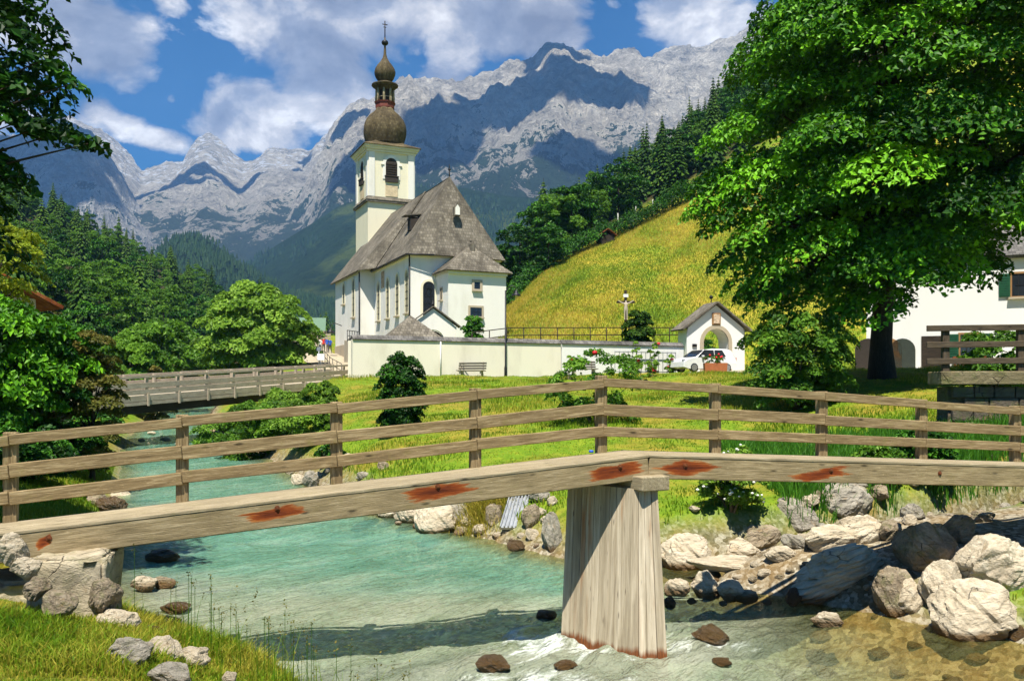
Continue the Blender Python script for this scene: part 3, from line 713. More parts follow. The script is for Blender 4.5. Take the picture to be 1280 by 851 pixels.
for i in range(4):
    j = (i + 1) % 4
    wid = (lo[j] - lo[i]).length; n_ = max(3, int(round(wid / .15)))
    cuts = [0] + sorted(min(1, max(0, (k + _rs.uniform(-.18, .18)) / n_)) for k in range(1, n_)) + [1]
    nrm = (lo[j] - lo[i]).cross(Vector((0, 0, 1))).normalized()
    for c0, c1 in zip(cuts, cuts[1:]):
        g0 = .004 / wid; jt = _rs.uniform(-.006, .006)
        q = [lo[i].lerp(lo[j], c0 + g0), lo[i].lerp(lo[j], c1 - g0), hi[i].lerp(hi[j], c1 - g0), hi[i].lerp(hi[j], c0 + g0)]
        q = [v + nrm * jt for v in q]
        w_ = (q[1] - q[0]).length; gc = [(0, 0, 0), (0, w_, 0), (3, w_, 0), (3, 0, 0)]
        inn = [v - nrm * .04 for v in q]
        m.add(q + inn, [(0, 1, 2, 3), (7, 6, 5, 4), (0, 4, 5, 1), (1, 5, 6, 2), (2, 6, 7, 3), (3, 7, 4, 0)], gc + gc)
inner_lo = [v.lerp(sum(lo, Vector()) / 4, .07) for v in lo]; inner_hi = [v.lerp(sum(hi, Vector()) / 4, .07) for v in hi]
m.add(inner_lo + inner_hi, [(0, 1, 5, 4), (1, 2, 6, 5), (2, 3, 7, 6), (3, 0, 4, 7), (4, 5, 6, 7)])
m.build('pier', M['pier'], FBR)
m = MB(); m.bar(Vector((1.86, 11.34, 2.12)), Vector((1.12, 12.75, 2.12)), .44, .19, bev=.015)
m.build('pier_cap', M['wood_grey'], FBR)
# stone seats at both ends
def rough_box(name, boxes, mat, amp=.035, seed=1, parent=None):
    Vs, Fs, k = [], [], 0
    for size, M_ in boxes:
        bm = bmesh.new(); bmesh.ops.create_cube(bm, size=1); bmesh.ops.scale(bm, vec=size, verts=bm.verts); bmesh.ops.bevel(bm, geom=bm.edges[:], offset=.04, segments=2, affect='EDGES'); bmesh.ops.triangulate(bm, faces=bm.faces[:])
        for _ in range(4): bmesh.ops.subdivide_edges(bm, edges=[e for e in bm.edges if e.calc_length() > .07], cuts=1, use_grid_fill=True)
        bmesh.ops.triangulate(bm, faces=bm.faces[:]); bm.verts.index_update(); bm.normal_update()
        for v in bm.verts:
            p = M_ @ v.co; nn_ = fbm(np.array([p.x * 3 + p.z * 2]), np.array([p.y * 3 - p.z * 2.3]), seed, 5, .6)[0] - .5; v.co += v.normal * nn_ * amp * 3.2
        Vs.append(np.array([(M_ @ v.co)[:] for v in bm.verts])); Fs.append(np.array([[v.index for v in f.verts] for f in bm.faces]) + k); k += len(bm.verts); bm.free()
    return link(name, mesh_np(name, np.concatenate(Vs), np.concatenate(Fs), mat, smooth=True), parent)
an_ = math.atan2(dl.y, dl.x)
M['rough_concrete'] = m_rock('rough_concrete', (.24, .19, .12), (.47, .4, .28), (.66, .58, .43), .35, 0, 1.6)
ab = tag(rough_box('bridge_abutment', [((.74, .95, 1.5), frame((-4.66, 9.42, .86), an_ - .1)), ((1.5, .8, 1.2), frame((-5.75, 9.6, .7), an_))], M['rough_concrete']), 'rough concrete block under the left end of the footbridge', 'abutment')
m = MB(); m.box((0, 0, 0), (2.2, 2.3, 3.0), frame((11.7, 14.6, .25), math.atan2(dr.y, dr.x)), bev=.05)
tag(m.build('bridge_abutment', M['concrete']), 'shaded block wall carrying the right end of the footbridge', 'abutment')
m = MB(); m.lathe([(.0, 0), (.03, 0), (.032, .03), (.0, .035)], n=10); o = m.build('bottle_cap', m_plain('blue_plastic', (.02, .1, .6), .4))
o.location = (1.1, 12.22, DZ[BEND] + .012); tag(o, 'small blue cap lying on the deck by the bend post', 'cap')

# ------------------------------------------------------------------ road bridge over the river beyond
A = Vector((-22.8, 35.5, 2.42)); Bv = Vector((-9.2, 61.2, 4.22))
RBR = thing('road_bridge', 'grey wooden road bridge with board parapet leading to the church', 'bridge')
u = (Bv - A).normalized(); n_ = Vector((u.y, -u.x, 0)).normalized()     # towards the camera
Lr = (Bv - A).length; W2 = 4.2
m = MB(); m.bar(A - n_ * W2 / 2 + Vector((0, 0, -.14)), Bv - n_ * W2 / 2 + Vector((0, 0, -.14)), W2, .24); m.build('deck', M['wood_far'], RBR)
for wo in (-.35, -W2 + .35):
    m = MB(); m.bar(A + n_ * wo + Vector((0, 0, -.52)), Bv + n_ * wo + Vector((0, 0, -.52)), .3, .5); m.build('girder', M['wood_dark'], RBR)
nP = 15
for sidew in (0.0, -W2):
    for k in range(nP + 1):
        p = A.lerp(Bv, k / nP) + n_ * (sidew - .06 if sidew == 0 else sidew + .06)
        m = MB(); m.box((0, 0, .42), (.15, .15, 1.34), frame(p, math.atan2(u.y, u.x)), bev=.012); m.g = [(g[2], g[0], g[1]) for g in m.g]; m.build('post', M['wood_far'], RBR)
        if sidew == 0:
            m = MB(); m.box((0, .12, -.08), (.12, .09, .5), frame(A.lerp(Bv, k / nP) , math.atan2(-n_.x, n_.y))); 
    for (h0, th) in ((1.05, .12), (.62, .27), (.31, .25), (-.02, .3), (-.28, .16)):
        for k in range(0, nP, 2):
            a = A.lerp(Bv, k / nP); b = A.lerp(Bv, min(1, (k + 2) / nP)); o_ = n_ * (sidew + (.045 if sidew == 0 else -.045)) + Vector((0, 0, h0 + _rs.uniform(-.015, .015)))
            if k == nP - 1 and False: pass
            m = MB(); m.bar(a + o_ + u * .01, b + o_ - u * .01, .05, th, bev=.006); m.build('rail' if h0 > .8 else 'parapet_board', M['wood_far'], RBR)
for k in range(1, nP, 1):
    p = A.lerp(Bv, k / nP) + n_ * .105
    m = MB(); m.box((0, 0, -.1), (.12, .07, .62), frame(p, math.atan2(u.y, u.x)), bev=.008); m.g = [(g[2], g[0], g[1]) for g in m.g]; m.build('stanchion', M['wood_far'], RBR)
m = MB(); m.box((0, 0, 0), (3.4, 4.6, 3.4), frame(A.lerp(Bv, .93) - n_ * 2.1 + Vector((0, 0, -2.02)), math.atan2(u.y, u.x)), bev=.04); m.build('abutment', M['plaster'], RBR)
m = MB(); m.box((0, 0, 0), (3.0, 4.6, 3.2), frame(A.lerp(Bv, .06) - n_ * 2.1 + Vector((0, 0, -1.95)), math.atan2(u.y, u.x)), bev=.04); m.build('abutment', M['concrete'], RBR)
# notices by the end of the road bridge
for px, py0, py1, d, w_, lab, mat in ((401, 442, 458, 60, .5, 'small white notice board on a post at the far end of the road bridge', 'white_paint'), (398.5, 434, 458, 61, .28, 'narrow grey sign on a post beside the white notice board', 'steel')):
    t0 = at(px, py0, d); t1 = at(px, py1, d); s_ = thing('sign', lab, 'sign', (t1.x, t1.y, t1.z - .4))
    m = MB(); m.tube([(0, .03, 0), (0, .03, t0.z - t1.z + .4)], .03, 6); m.build('sign_post', M['steel'], s_)
    m = MB(); m.box((0, 0, t0.z - t1.z + .4 - w_ * .45), (w_, .03, w_ * .9), bev=.005); m.build('sign_panel', M[mat], s_)
# ------------------------------------------------------------------ the church: local u = away along the nave, v = to its right
CA = R(24)
CH0 = Vector((-8.3, 72.0, 5.9))
MCH = Matrix(((-math.sin(CA), math.cos(CA), 0), (math.cos(CA), math.sin(CA), 0), (0, 0, 1)))   # columns u, v, z
def cmat():
    m = Matrix(((-math.sin(CA), math.cos(CA), 0, 0), (math.cos(CA), math.sin(CA), 0, 0), (0, 0, -1, 0), (0, 0, 0, 1)))
    return m
# a right-handed frame: x = v (right), y = u (away)
CHURCH = thing('church', 'white village church with grey shingle roof and double onion domed tower', 'church', CH0, R(24))
# in this frame x' = v, y' = u
ZE_ = 8.95      # eaves above CH0.z
wall = MB()
WCH = 7.9
# choir with a shallow three sided end, and the wider nave
def walls(m, pts, z0, z1, mi=0):
    n = len(pts)
    for i in range(n):
        a, b = pts[i], pts[(i + 1) % n]
        m.poly([(a[0], a[1], z0), (b[0], b[1], z0), (b[0], b[1], z1), (a[0], a[1], z1)], mi)
choir = [(0, 0), (2.6, -.3), (WCH - 2.6, -.3), (WCH, 0), (WCH, 11.2), (0, 11.2)]
nave = [(-1.35, 11.2), (WCH + 1.35, 11.2), (WCH + 1.35, 21.5), (-1.35, 21.5)]
m = MB(); walls(m, choir, -3, ZE_); m.build('choir_wall', M['plaster'], CHURCH)
m = MB(); walls(m, nave, -3, ZE_); 
m.poly([(-1.35, 21.5, ZE_), (WCH + 1.35, 21.5, ZE_), (WCH / 2, 21.5, 15.8)]); m.build('nave_wall', M['plaster'], CHURCH)
m = MB(); m.poly([(-1.41, 11.14, -3), (-1.41, 21.56, -3), (-1.41, 21.56, 2.1), (-1.41, 11.14, 2.1)], th=0); m.poly([(-1.41, 11.14, -3), (-1.41, 11.14, 2.1), (0, 11.14, 1.7), (0, 11.14, -3)])
m.poly([(-1.41, 11.14, 2.1), (-1.41, 21.56, 2.1), (-1.35, 21.56, 2.14), (-1.35, 11.14, 2.14)])
m.build('plinth', M['stone_trim'], CHURCH)
m = MB(); m.poly([(-.06, 0, -3), (-.06, 11.1, -3), (-.06, 11.1, 2.0), (-.06, 0, 2.0)]); m.poly([(-.06, 0, 2.0), (-.06, 11.1, 2.0), (0, 11.1, 2.04), (0, 0, 2.04)]); m.build('plinth', M['stone_trim'], CHURCH)
# cornice under the eaves
m = MB()
def band(m, pts, z0, z1, o, closed=True):
    n = len(pts)
    for i in range(n if closed else n - 1):
        a = Vector((*pts[i], 0)); b = Vector((*pts[(i + 1) % n], 0)); d = (b - a).normalized(); nn_ = Vector((d.y, -d.x, 0))
        m.bar(a + nn_ * o / 2 + Vector((0, 0, (z0 + z1) / 2)), b + nn_ * o / 2 + Vector((0, 0, (z0 + z1) / 2)), o, z1 - z0, ext=o * .4)
band(m, choir, ZE_ - .45, ZE_ - .08, .16); m.build('cornice', M['plaster_cream'], CHURCH)
# roof
RT = 15.75; ov = .42; xm = WCH / 2
sl = (RT - ZE_) / (WCH / 2)
ez = ZE_ - ov * sl * .45
def V3(x, y, z): return (x, y, z)
m = MB()
hip = (xm, 1.55, RT)
eL, eR = (-ov, -.35, ez), (WCH + ov, -.35, ez)
e1, e2 = (1.75, -.45 - ov, ez), (WCH - 1.75, -.45 - ov, ez)
th = .14
m.poly([(-ov, 11.2, ez), hip[:2] + (RT,), hip, eL][0:0] or [eL, (-ov, 11.3, ez), (xm, 11.3, RT), hip][::-1], th=th, along=(0, 1, 0))
m.poly([eR, hip, (xm, 11.3, RT), (WCH + ov, 11.3, ez)][::-1], th=th, along=(0, 1, 0))
m.poly([eL, hip, e1][::-1], th=th, along=(1, -.2, 0)); m.poly([e1, hip, e2][::-1], th=th, along=(1, 0, 0)); m.poly([e2, hip, eR][::-1], th=th, along=(1, .2, 0))
m.build('choir_roof', M['shingle'], CHURCH)
m = MB()
nx0 = -1.35 - ov
ezn = ZE_ - .35
m.poly([(nx0, 10.75, ezn), (nx0, 22.1, ezn), (xm, 22.1, RT + .12), (xm, 8.2, RT + .12)][::-1], th=th, along=(0, 1, 0))
m.poly([(WCH - nx0, 10.75, ezn), (xm, 8.2, RT + .12), (xm, 22.1, RT + .12), (WCH - nx0, 22.1, ezn)][::-1], th=th, along=(0, 1, 0))
for sx in (0, 1):
    q = [(nx0, 10.75, ezn), (-ov, 9.3, ez + .05), (xm, 7.9, RT + .03), (xm, 8.2, RT + .12)]
    if sx: q = [(WCH - a, b, c) for a, b, c in q]
    m.poly(q if sx else q[::-1], th=.05, along=(0, 1, 0))
m.build('nave_roof', M['shingle'], CHURCH)
m = MB()
m.tube([(xm, 1.6, RT - .1), (xm, 1.6, RT + .55)], .05, 6); m.ball((xm, 1.6, RT + .62), .12); m.tube([(xm, 1.6, RT + .7), (xm, 1.6, RT + 1.05)], .035, 6); m.build('roof_finial', M['iron'], CHURCH)
# eaves gutter
m = MB(); m.tube([(-ov - .05, 10.9, ez - .02), (-ov - .05, -.4, ez - .02), (1.72, -.5 - ov, ez - .02)], .07, 6); m.build('gutter', M['iron'], CHURCH)
m = MB(); m.tube([(-.12, -.05, ez - .05), (-.12, -.05, -1)], .06, 6); m.build('downpipe', M['iron'], CHURCH)
m = MB(); m.tube([(-1.47, 11.1, ez - .1), (-1.47, 11.1, -1)], .06, 6); m.build('downpipe', M['iron'], CHURCH)
# dormers
def dormer(x, y, w_, h_, nm):
    z = RT - abs(xm - x) * (RT - ez) / (xm + ov)
    d = MB(); 
    d.poly([(x - .9, y - w_ / 2, z + h_ * .75), (x - .9, y + w_ / 2, z + h_ * .75), (x + .9, y + w_ / 2, z + h_ * 1.02), (x + .9, y - w_ / 2, z + h_ * 1.02)], th=.08, along=(0, 1, 0))
    o = d.build(nm, M['shingle'], CHURCH)
    d = MB(); d.box((x + .05, y, z + .1), (.9, w_ * .78, h_ * 1.2)); d.build('opening', M['louver'], o)
dormer(1.55, 4.1, 1.1, .95, 'dormer')
m = MB(); m.prism([(-.3, 0), (.3, 0), (.3, .7), (0, 1.15), (-.3, .7)], -.05, .35, Matrix.Translation((xm, .1 - .45, 12.1))); o = m.build('dormer', M['shingle'], CHURCH)
m = MB(); m.prism([(-.2, .05), (.2, .05), (.2, .62), (0, .9), (-.2, .62)], -.08, -.04, Matrix.Translation((xm, .1 - .45, 12.1))); m.build('opening', M['plaster'], o)

def arch(w_, z0, z1, n=8):
    r = w_ / 2; zc = z1 - r
    return [(-r, z0), (r, z0)] + [(r * math.cos(t), zc + r * math.sin(t)) for t in np.linspace(0, math.pi, n + 1)]
def rotz(p, ang): 
    mm = Matrix.Rotation(ang, 4, 'Z'); mm.translation = Vector(p); return mm
def window(parent, p, ang, w_, z0, z1, arched=True, surround='plaster_cream', bars=True, glass='glass', fw=.16, sill=True):
    """p on the wall; ang turns the window whose outside looks along -y"""
    MM = rotz(p, ang)
    o = MB(); outer = arch(w_ + 2 * fw, z0 - fw * .4, z1 + fw) if arched else [(-w_ / 2 - fw, z0 - fw), (w_ / 2 + fw, z0 - fw), (w_ / 2 + fw, z1 + fw), (-w_ / 2 - fw, z1 + fw)]
    inner = arch(w_, z0, z1) if arched else [(-w_ / 2, z0), (w_ / 2, z0), (w_ / 2, z1), (-w_ / 2, z1)]
    n = len(inner); vs = [MM @ Vector((q[0], y, q[1])) for y in (-.05, .02) for q in outer] + [MM @ Vector((q[0], y, q[1])) for y in (-.05, .02) for q in inner]
    fs = []
    for i in range(n):
        j = (i + 1) % n
        fs += [(i, j, 2 * n + j, 2 * n + i), (j, i, n + i, n + j), (2 * n + i, 2 * n + j, 3 * n + j, 3 * n + i)]
    o.add(vs, fs)
    win = o.build('window', M[surround], parent)
    g = MB(); g.prism(inner, -.015, .01, MM); g.build('pane', M[glass], win)
    if bars:
        b = MB()
        for k in range(1, 3): b.box((-w_ / 2 + w_ * k / 3, -.025, (z0 + z1) / 2 - (w_ * .15 if arched else 0)), (.035, .02, z1 - z0 - (w_ * .3 if arched else 0)), MM)
        nb = max(2, int((z1 - z0) / .55))
        for k in range(1, nb): b.box((0, -.025, z0 + (z1 - z0) * k / nb), (w_ * (.96 if k < nb - 1 else .7), .02, .03), MM)
        b.build('glazing_bars', M['iron'], win)
    if sill:
        b = MB(); b.box((0, -.09, z0 - fw * .5 - .05), (w_ + .35, .22, .1), MM); b.build('sill', M['stone_trim'], win)
    return win
M['pale_glass'] = m_plain('leaded_pale_glass', (.42, .38, .26), .35, .5, 0, .25, 3)
# long windows down the left wall (outside looks along -x)
LW = R(-90)
for y in (.95, 3.7, 6.65, 9.7): window(CHURCH, (-.01, y, 0), LW, .85, 4.0, 7.5, surround='plaster_cream', glass='pale_glass')
for y, z0 in ((13.7, 4.6), (17.7, 6.2)): window(CHURCH, (-1.36, y, 0), LW, .85, z0, 8.2, surround='plaster_cream', glass='pale_glass')
window(CHURCH, (1.5, -.19, 0), -R(6.6), .98, 2.9, 6.5, surround='plaster_cream', fw=.2)
m = MB(); m.box((-.02, 8.3, 7.55), (.03, 1.0, 1.5)); m.build('fresco', m_plain('faded_fresco', (.55, .38, .24), .9, .1, 0, .4, 3), CHURCH)
# tower
TX, TY, TW2 = WCH / 2, 21.6, 2.5
TOW = link('tower', None, CHURCH) if False else None
def sq(r): return [(TX - r, TY - r), (TX + r, TY - r), (TX + r, TY + r), (TX - r, TY + r)]
m = MB(); walls(m, sq(TW2 + .0), -3, 17.3); walls(m, sq(TW2 - .06), 17.3, 22.6)
TOW = m.build('tower', M['plaster_cream'], CHURCH)
for a in range(4):
    an = a * math.pi / 2; MM = rotz((TX, TY, 0), an)
    for sx in (-1, 1): m = MB(); m.box((sx * (TW2 - .4), -TW2 + .01, 20.0), (.62, .1, 5.0), MM); m.build('corner_strip', M['plaster'], TOW)
m = MB()
m.box((TX, TY, 17.0), (2 * TW2 + .5, 2 * TW2 + .5, .22)); 
m.poly([(TX - TW2 - .3, TY - TW2 - .3, 17.11), (TX + TW2 + .3, TY - TW2 - .3, 17.11), (TX + TW2, TY - TW2, 17.5), (TX - TW2, TY - TW2, 17.5)], along=(1, 0, 0))
m.poly([(TX - TW2 - .3, TY + TW2 + .3, 17.11), (TX - TW2 - .3, TY - TW2 - .3, 17.11), (TX - TW2, TY - TW2, 17.5), (TX - TW2, TY + TW2, 17.5)], along=(0, 1, 0))
m.build('string_course', M['shingle'], TOW)
m = MB(); 
for k, (o_, z) in enumerate(((.12, 22.2), (.26, 22.42), (.4, 22.62))): m.box((TX, TY, z), (2 * (TW2 + o_), 2 * (TW2 + o_), .2))
m.build('cornice', M['plaster_cream'], TOW)
for a in range(4):
    an = a * math.pi / 2; MM = rotz((TX, TY, 0), an)
    P_ = MM @ Vector((0, -TW2 + .05, 0))
    wn = window(TOW, P_, an, 1.25, 19.5, 21.6, True, 'plaster', False, 'louver', .3, False)
    b = MB()
    for k in range(6): b.box((0, -.03, 19.75 + .24 * k), (1.1, .05, .1), rotz(P_, an) @ Matrix.Rotation(.0, 4, 'X'))
    b.build('louver_slats', M['wood_dark'], wn)
    b = MB(); b.box((0, -.1, 19.35), (1.35, .24, .55), rotz(P_, an)); b.box((0, -.12, 19.68), (1.5, .3, .08), rotz(P_, an)); b.build('balustrade', M['louver'], wn)
    b = MB(); b.box((0, -.06, 18.2), (1.3, .04, 1.2), rotz(P_, an)); b.build('painted_panel', m_plain('faded_painting', (.62, .5, .33), .9, .1, 0, .25, 4) if a == 0 else bpy.data.materials['faded_painting'], wn)
    for sx in (-1, 1):
        b = MB(); b.box((sx * .95, -.06, 20.9), (.32, .12, .14), rotz(P_, an)); b.build('impost', M['plaster'], wn)
# roof skirt and domes
m = MB(); m.lathe([((TW2 + .55) * math.sqrt(2), 22.72), ((TW2 + .5) * math.sqrt(2), 22.8), (2.5 * 1.15, 23.25), (2.2, 23.55), (2.05, 23.7)], (TX, TY, 0), 4, rot=R(45), sm=False); m.build('tower_skirt_roof', M['shingle_onion'], TOW)
m = MB(); m.lathe([(1.95, 23.2), (2.0, 23.7), (2.12, 24.2), (2.25, 24.8), (2.28, 25.4), (2.2, 26.1), (1.98, 26.75), (1.62, 27.3), (1.22, 27.7), (1.02, 27.95), (.95, 28.2)], (TX, TY, 0), 16); m.build('onion_dome', M['shingle_onion'], TOW)
m = MB(); m.lathe([(1.0, 28.1), (1.03, 28.25), (1.03, 28.75), (1.12, 28.8), (1.16, 28.95), (1.0, 29.0)], (TX, TY, 0), 8, sm=False); lan = m.build('lantern', M['copper_red'], TOW)
m = MB()
for k in range(8):
    t_ = 2 * math.pi * (k + .5) / 8
    m.tube([(TX + .9 * math.cos(t_), TY + .9 * math.sin(t_), 28.95), (TX + .9 * math.cos(t_), TY + .9 * math.sin(t_), 30.75)], [.15, .11], 6)
    m.box((TX + .93 * math.cos(t_), TY + .93 * math.sin(t_), 29.25), (.2, .2, .55))
m.build('lantern_post', M['wood_grey'], lan)
m = MB(); m.lathe([(.55, 28.9), (.55, 30.8)], (TX, TY, 0), 8, sm=False); m.build('lantern_core', M['louver'], lan)
m = MB()
for k in range(8):
    t_ = 2 * math.pi * k / 8
    m.bar((TX + .86 * math.cos(t_ - .39), TY + .86 * math.sin(t_ - .39), 29.55), (TX + .86 * math.cos(t_ + .39), TY + .86 * math.sin(t_ + .39), 29.55), .06, .08)
m.build('lantern_rail', M['wood_grey'], lan)
m = MB(); m.lathe([(1.0, 30.55), (1.05, 30.8), (1.25, 30.9), (1.42, 31.05), (1.42, 31.18), (1.05, 31.35), (.78, 31.5)], (TX, TY, 0), 16); m.build('lantern_roof', M['shingle_onion'], lan)
m = MB(); m.lathe([(.62, 31.4), (.72, 31.65), (.95, 32.05), (1.1, 32.5), (1.12, 32.85), (1.02, 33.25), (.78, 33.7), (.48, 34.15), (.26, 34.6), (.15, 35.1), (.1, 36.2), (.07, 37.2)], (TX, TY, 0), 16); m.build('small_onion_dome', M['shingle_onion'], TOW)
m = MB(); m.ball((TX, TY, 36.55), .36, sub=3); m.tube([(TX, TY, 36.9), (TX, TY, 39.3)], .055, 6); m.box((TX, TY, 38.85), (.55, .06, .09)); m.box((TX, TY, 38.5), (.3, .06, .07)); m.build('spire_cross', M['iron'], TOW)

for o_ in [q for q in COL.objects if q.parent == TOW or (q.parent and q.parent.parent == TOW)]:
    if o_.name.split('.')[0] in ('tower_skirt_roof', 'onion_dome', 'lantern', 'lantern_post', 'lantern_core', 'lantern_rail', 'lantern_roof', 'small_onion_dome', 'spire_cross'):
        for v in o_.data.vertices:
            if v.co.z > 23.2: v.co.z = 23.2 + (v.co.z - 23.2) * .84
# sacristy, right of the apse
def at_local(px, py, d): 
    p = at(px, py, d) - CH0; c_, s_ = math.cos(CA), math.sin(CA); return Vector((p.x * c_ + p.y * s_, -p.x * s_ + p.y * c_, p.z))
SX0, SX1, SY0, SY1 = 2.12, 7.13, -3.2, -.25
SZ = 7.2
m = MB(); walls(m, [(SX0, SY0), (SX1, SY0), (SX1, SY1), (SX0, SY1)], -3, SZ); SAC = m.build('sacristy', M['plaster'], CHURCH)
m = MB(); o_ = .42; ap = ((SX0 + SX1) / 2, SY0 + 1.5, SZ + 2.25); ap2 = ((SX0 + SX1) / 2, SY1, SZ + 2.25)
c4 = [(SX0 - o_, SY0 - o_, SZ - .1), (SX1 + o_, SY0 - o_, SZ - .1), (SX1 + o_, SY1, SZ - .1), (SX0 - o_, SY1, SZ - .1)]
m.poly([c4[0], ap, c4[1]][::-1], th=.12, along=(1, 0, 0)); m.poly([c4[3], ap2, ap, c4[0]][::-1], th=.12, along=(0, 1, 0)); m.poly([c4[1], ap, ap2, c4[2]][::-1], th=.12, along=(0, 1, 0))
m.build('sacristy_roof', M['shingle'], SAC)
m = MB(); m.box((ap[0], ap[1] - .25, SZ + 2.0), (.4, .4, .6)); m.ball((ap[0], ap[1], SZ + 2.6), .1); m.build('sacristy_finial', M['shingle'], SAC)
xw = (SX0 + SX1) / 2 - .05
window(SAC, (xw, SY0 - .01, 0), 0, .5, 5.7, 6.25, False, 'stone_trim', True, 'glass', .2)
window(SAC, (xw - .1, SY0 - .01, 0), 0, 1.0, 3.5, 4.2, False, 'stone_trim', True, 'glass', .16)
window(SAC, (SX0 - .01, SY0 + 1.6, 0), LW, .35, 4.9, 5.8, False, 'stone_trim', False, 'glass', .1)
m = MB(); m.box(((SX0 + SX1) / 2, SY0 - .1, SZ - .25), (SX1 - SX0 + .1, .2, .25)); m.build('sacristy_cornice', M['plaster_cream'], SAC)
# lean-to over the side door
m = MB(); m.poly([(-.8, -3.0, 2.5), (2.1, -3.0, 3.15), (2.1, -.2, 3.5), (-.8, -.2, 2.85)], th=.14, along=(1, 0, 0)); pr = m.build('porch_roof', M['shingle'], CHURCH)
m = MB(); m.box((1.55, -1.7, .6), (1.1, 2.4, 4.2)); m.build('porch_wall', M['plaster'], CHURCH)
m = MB(); m.box((.35, -.7, .2), (.9, .9, 3.9)); m.build('porch_door', M['louver'], CHURCH)
m = MB(); m.tube([(-.5, -2.7, -.5), (-.5, -2.7, 2.45)], .07, 6); m.build('porch_post', M['wood_dark'], CHURCH)
# ramp wall and rail at the lane side
m = MB(); m.bar((-2.4, 7.2, .4), (-2.2, 13.5, 1.0), .25, 2.6); m.build('ramp_wall', M['concrete'], CHURCH)
m = MB()
for z in (.5, 1.0): m.tube([(-2.4, 7.2, 1.7 + z), (-2.25, 12.5, 2.2 + z)], .035, 6)
for k in range(6): m.tube([(-2.4 + .03 * k, 7.2 + 1.06 * k, 1.6), (-2.4 + .03 * k, 7.2 + 1.06 * k, 2.7 + .1 * k)], .035, 6)
m.build('ramp_railing', M['iron'], CHURCH)
# lamp on the nave corner
m = MB(); m.tube([(-1.5, 17.9, 4.0), (-2.2, 17.9, 4.25), (-2.6, 17.9, 4.1), (-2.65, 17.9, 3.8)], .04, 6); m.lathe([(.42, 3.25), (.36, 3.4), (.1, 3.6), (.04, 3.85)], (-2.65, 17.9, 0), 10); tag(m.build('wall_lamp', M['iron'], CHURCH))
# ------------------------------------------------------------------ churchyard wall, gates, lamp, benches
def wall_run(name, lab, pts, z0f, h, th, mat, cat='wall', capm='slate', capw=.62):
    w_ = thing(name, lab, cat, (pts[0][0], pts[0][1], 0)); O = Vector((pts[0][0], pts[0][1], 0))
    b = MB(); c = MB()
    for (ax, ay, az), (bx, by, bz) in zip(pts, pts[1:]):
        a = Vector((ax, ay, 0)) - O; bb = Vector((bx, by, 0)) - O; u = (bb - a).normalized(); n = Vector((u.y, -u.x, 0))
        for (m_, t_, lo_, hi_) in ((b, th, -1.2, h),):
            q = [a + n * t_ / 2, bb + n * t_ / 2, bb - n * t_ / 2, a - n * t_ / 2]; zz = [az, bz, bz, az]
            vs = [Vector((v.x, v.y, z + lo_)) for v, z in zip(q, zz)] + [Vector((v.x, v.y, z + hi_)) for v, z in zip(q, zz)]
            m_.add(vs, [(3, 2, 1, 0), (4, 5, 6, 7), (0, 1, 5, 4), (1, 2, 6, 5), (2, 3, 7, 6), (3, 0, 4, 7)])
        rz0, rz1 = az + h, bz + h
        def up(v, z): return (v.x, v.y, z)
        c.poly([up(a + n * capw / 2, rz0 + .002), up(bb + n * capw / 2, rz1 + .002), up(bb, rz1 + .26), up(a, rz0 + .26)], th=.06, along=tuple(u))
        c.poly([up(bb - n * capw / 2, rz1 + .002), up(a - n * capw / 2, rz0 + .002), up(a, rz0 + .26), up(bb, rz1 + .26)], th=.06, along=tuple(u))
    b.build('wall_body', M[mat], w_); c.build('wall_cap', M[capm], w_)
    return w_
def wbase(x): return (x, float(wall_y(np.array([x]))[()]), 4.35)
wall_run('churchyard_wall', 'long cream churchyard wall with slate cap behind the grey benches', [wbase(-9.1), wbase(2.95)], None, 1.95, .45, 'plaster_wall')
wall_run('churchyard_wall', 'white stretch of churchyard wall with rose trellis between bench and gatehouse', [wbase(3.0), wbase(11.2)], None, 1.95, .45, 'plaster_house')
wall_run('churchyard_wall', 'short return of the churchyard wall along the lane to the church', [(-9.15, 50.3, 4.35), (-9.0, 60.5, 4.6)], None, 1.9, .45, 'plaster_wall')
# street lamp
lx_ = at(632, 467, 52.8).x; p = Vector((lx_, float(wall_y(np.array([lx_]))[0]) - .6, 4.3)); p.z = gz(p.x, p.y)
la = thing('street_lamp', 'tall dark street lamp with curved arm in front of the long cream wall', 'street lamp', p)
k_ = (p.y) / F; Hh = (467 - 352) * k_
m = MB(); m.tube([(0, 0, -.3), (0, 0, .9), (0, 0, 1.0), (0, 0, Hh)], [.085, .085, .055, .045], 10); m.build('lamp_post', M['iron'], la)
m = MB(); m.tube([(0, 0, Hh - .15), (.12, 0, Hh + .12), (.36, 0, Hh + .3), (.58, 0, Hh + .2), (.64, 0, Hh + .02)], .028, 8); m.build('lamp_arm', M['iron'], la)
m = MB(); m.lathe([(.29, -.33), (.26, -.26), (.13, -.16), (.07, -.02), (.03, .05)], (.64, 0, Hh), 14); m.build('lamp_shade', M['iron'], la)
m = MB(); m.ball((.64, 0, Hh - .3), .09); m.build('lamp_bulb', M['white_paint'], la)
# thin drain rod on the wall
x_ = at(548, 440, 50).x; q = wbase(x_)
m = MB(); m.tube([(q[0], q[1] - .29, 4.2), (q[0], q[1] - .29, 6.25)], .04, 8); tag(m.build('downpipe', M['white_paint']), 'thin pale pipe running down the cream wall left of the bench', 'pipe')
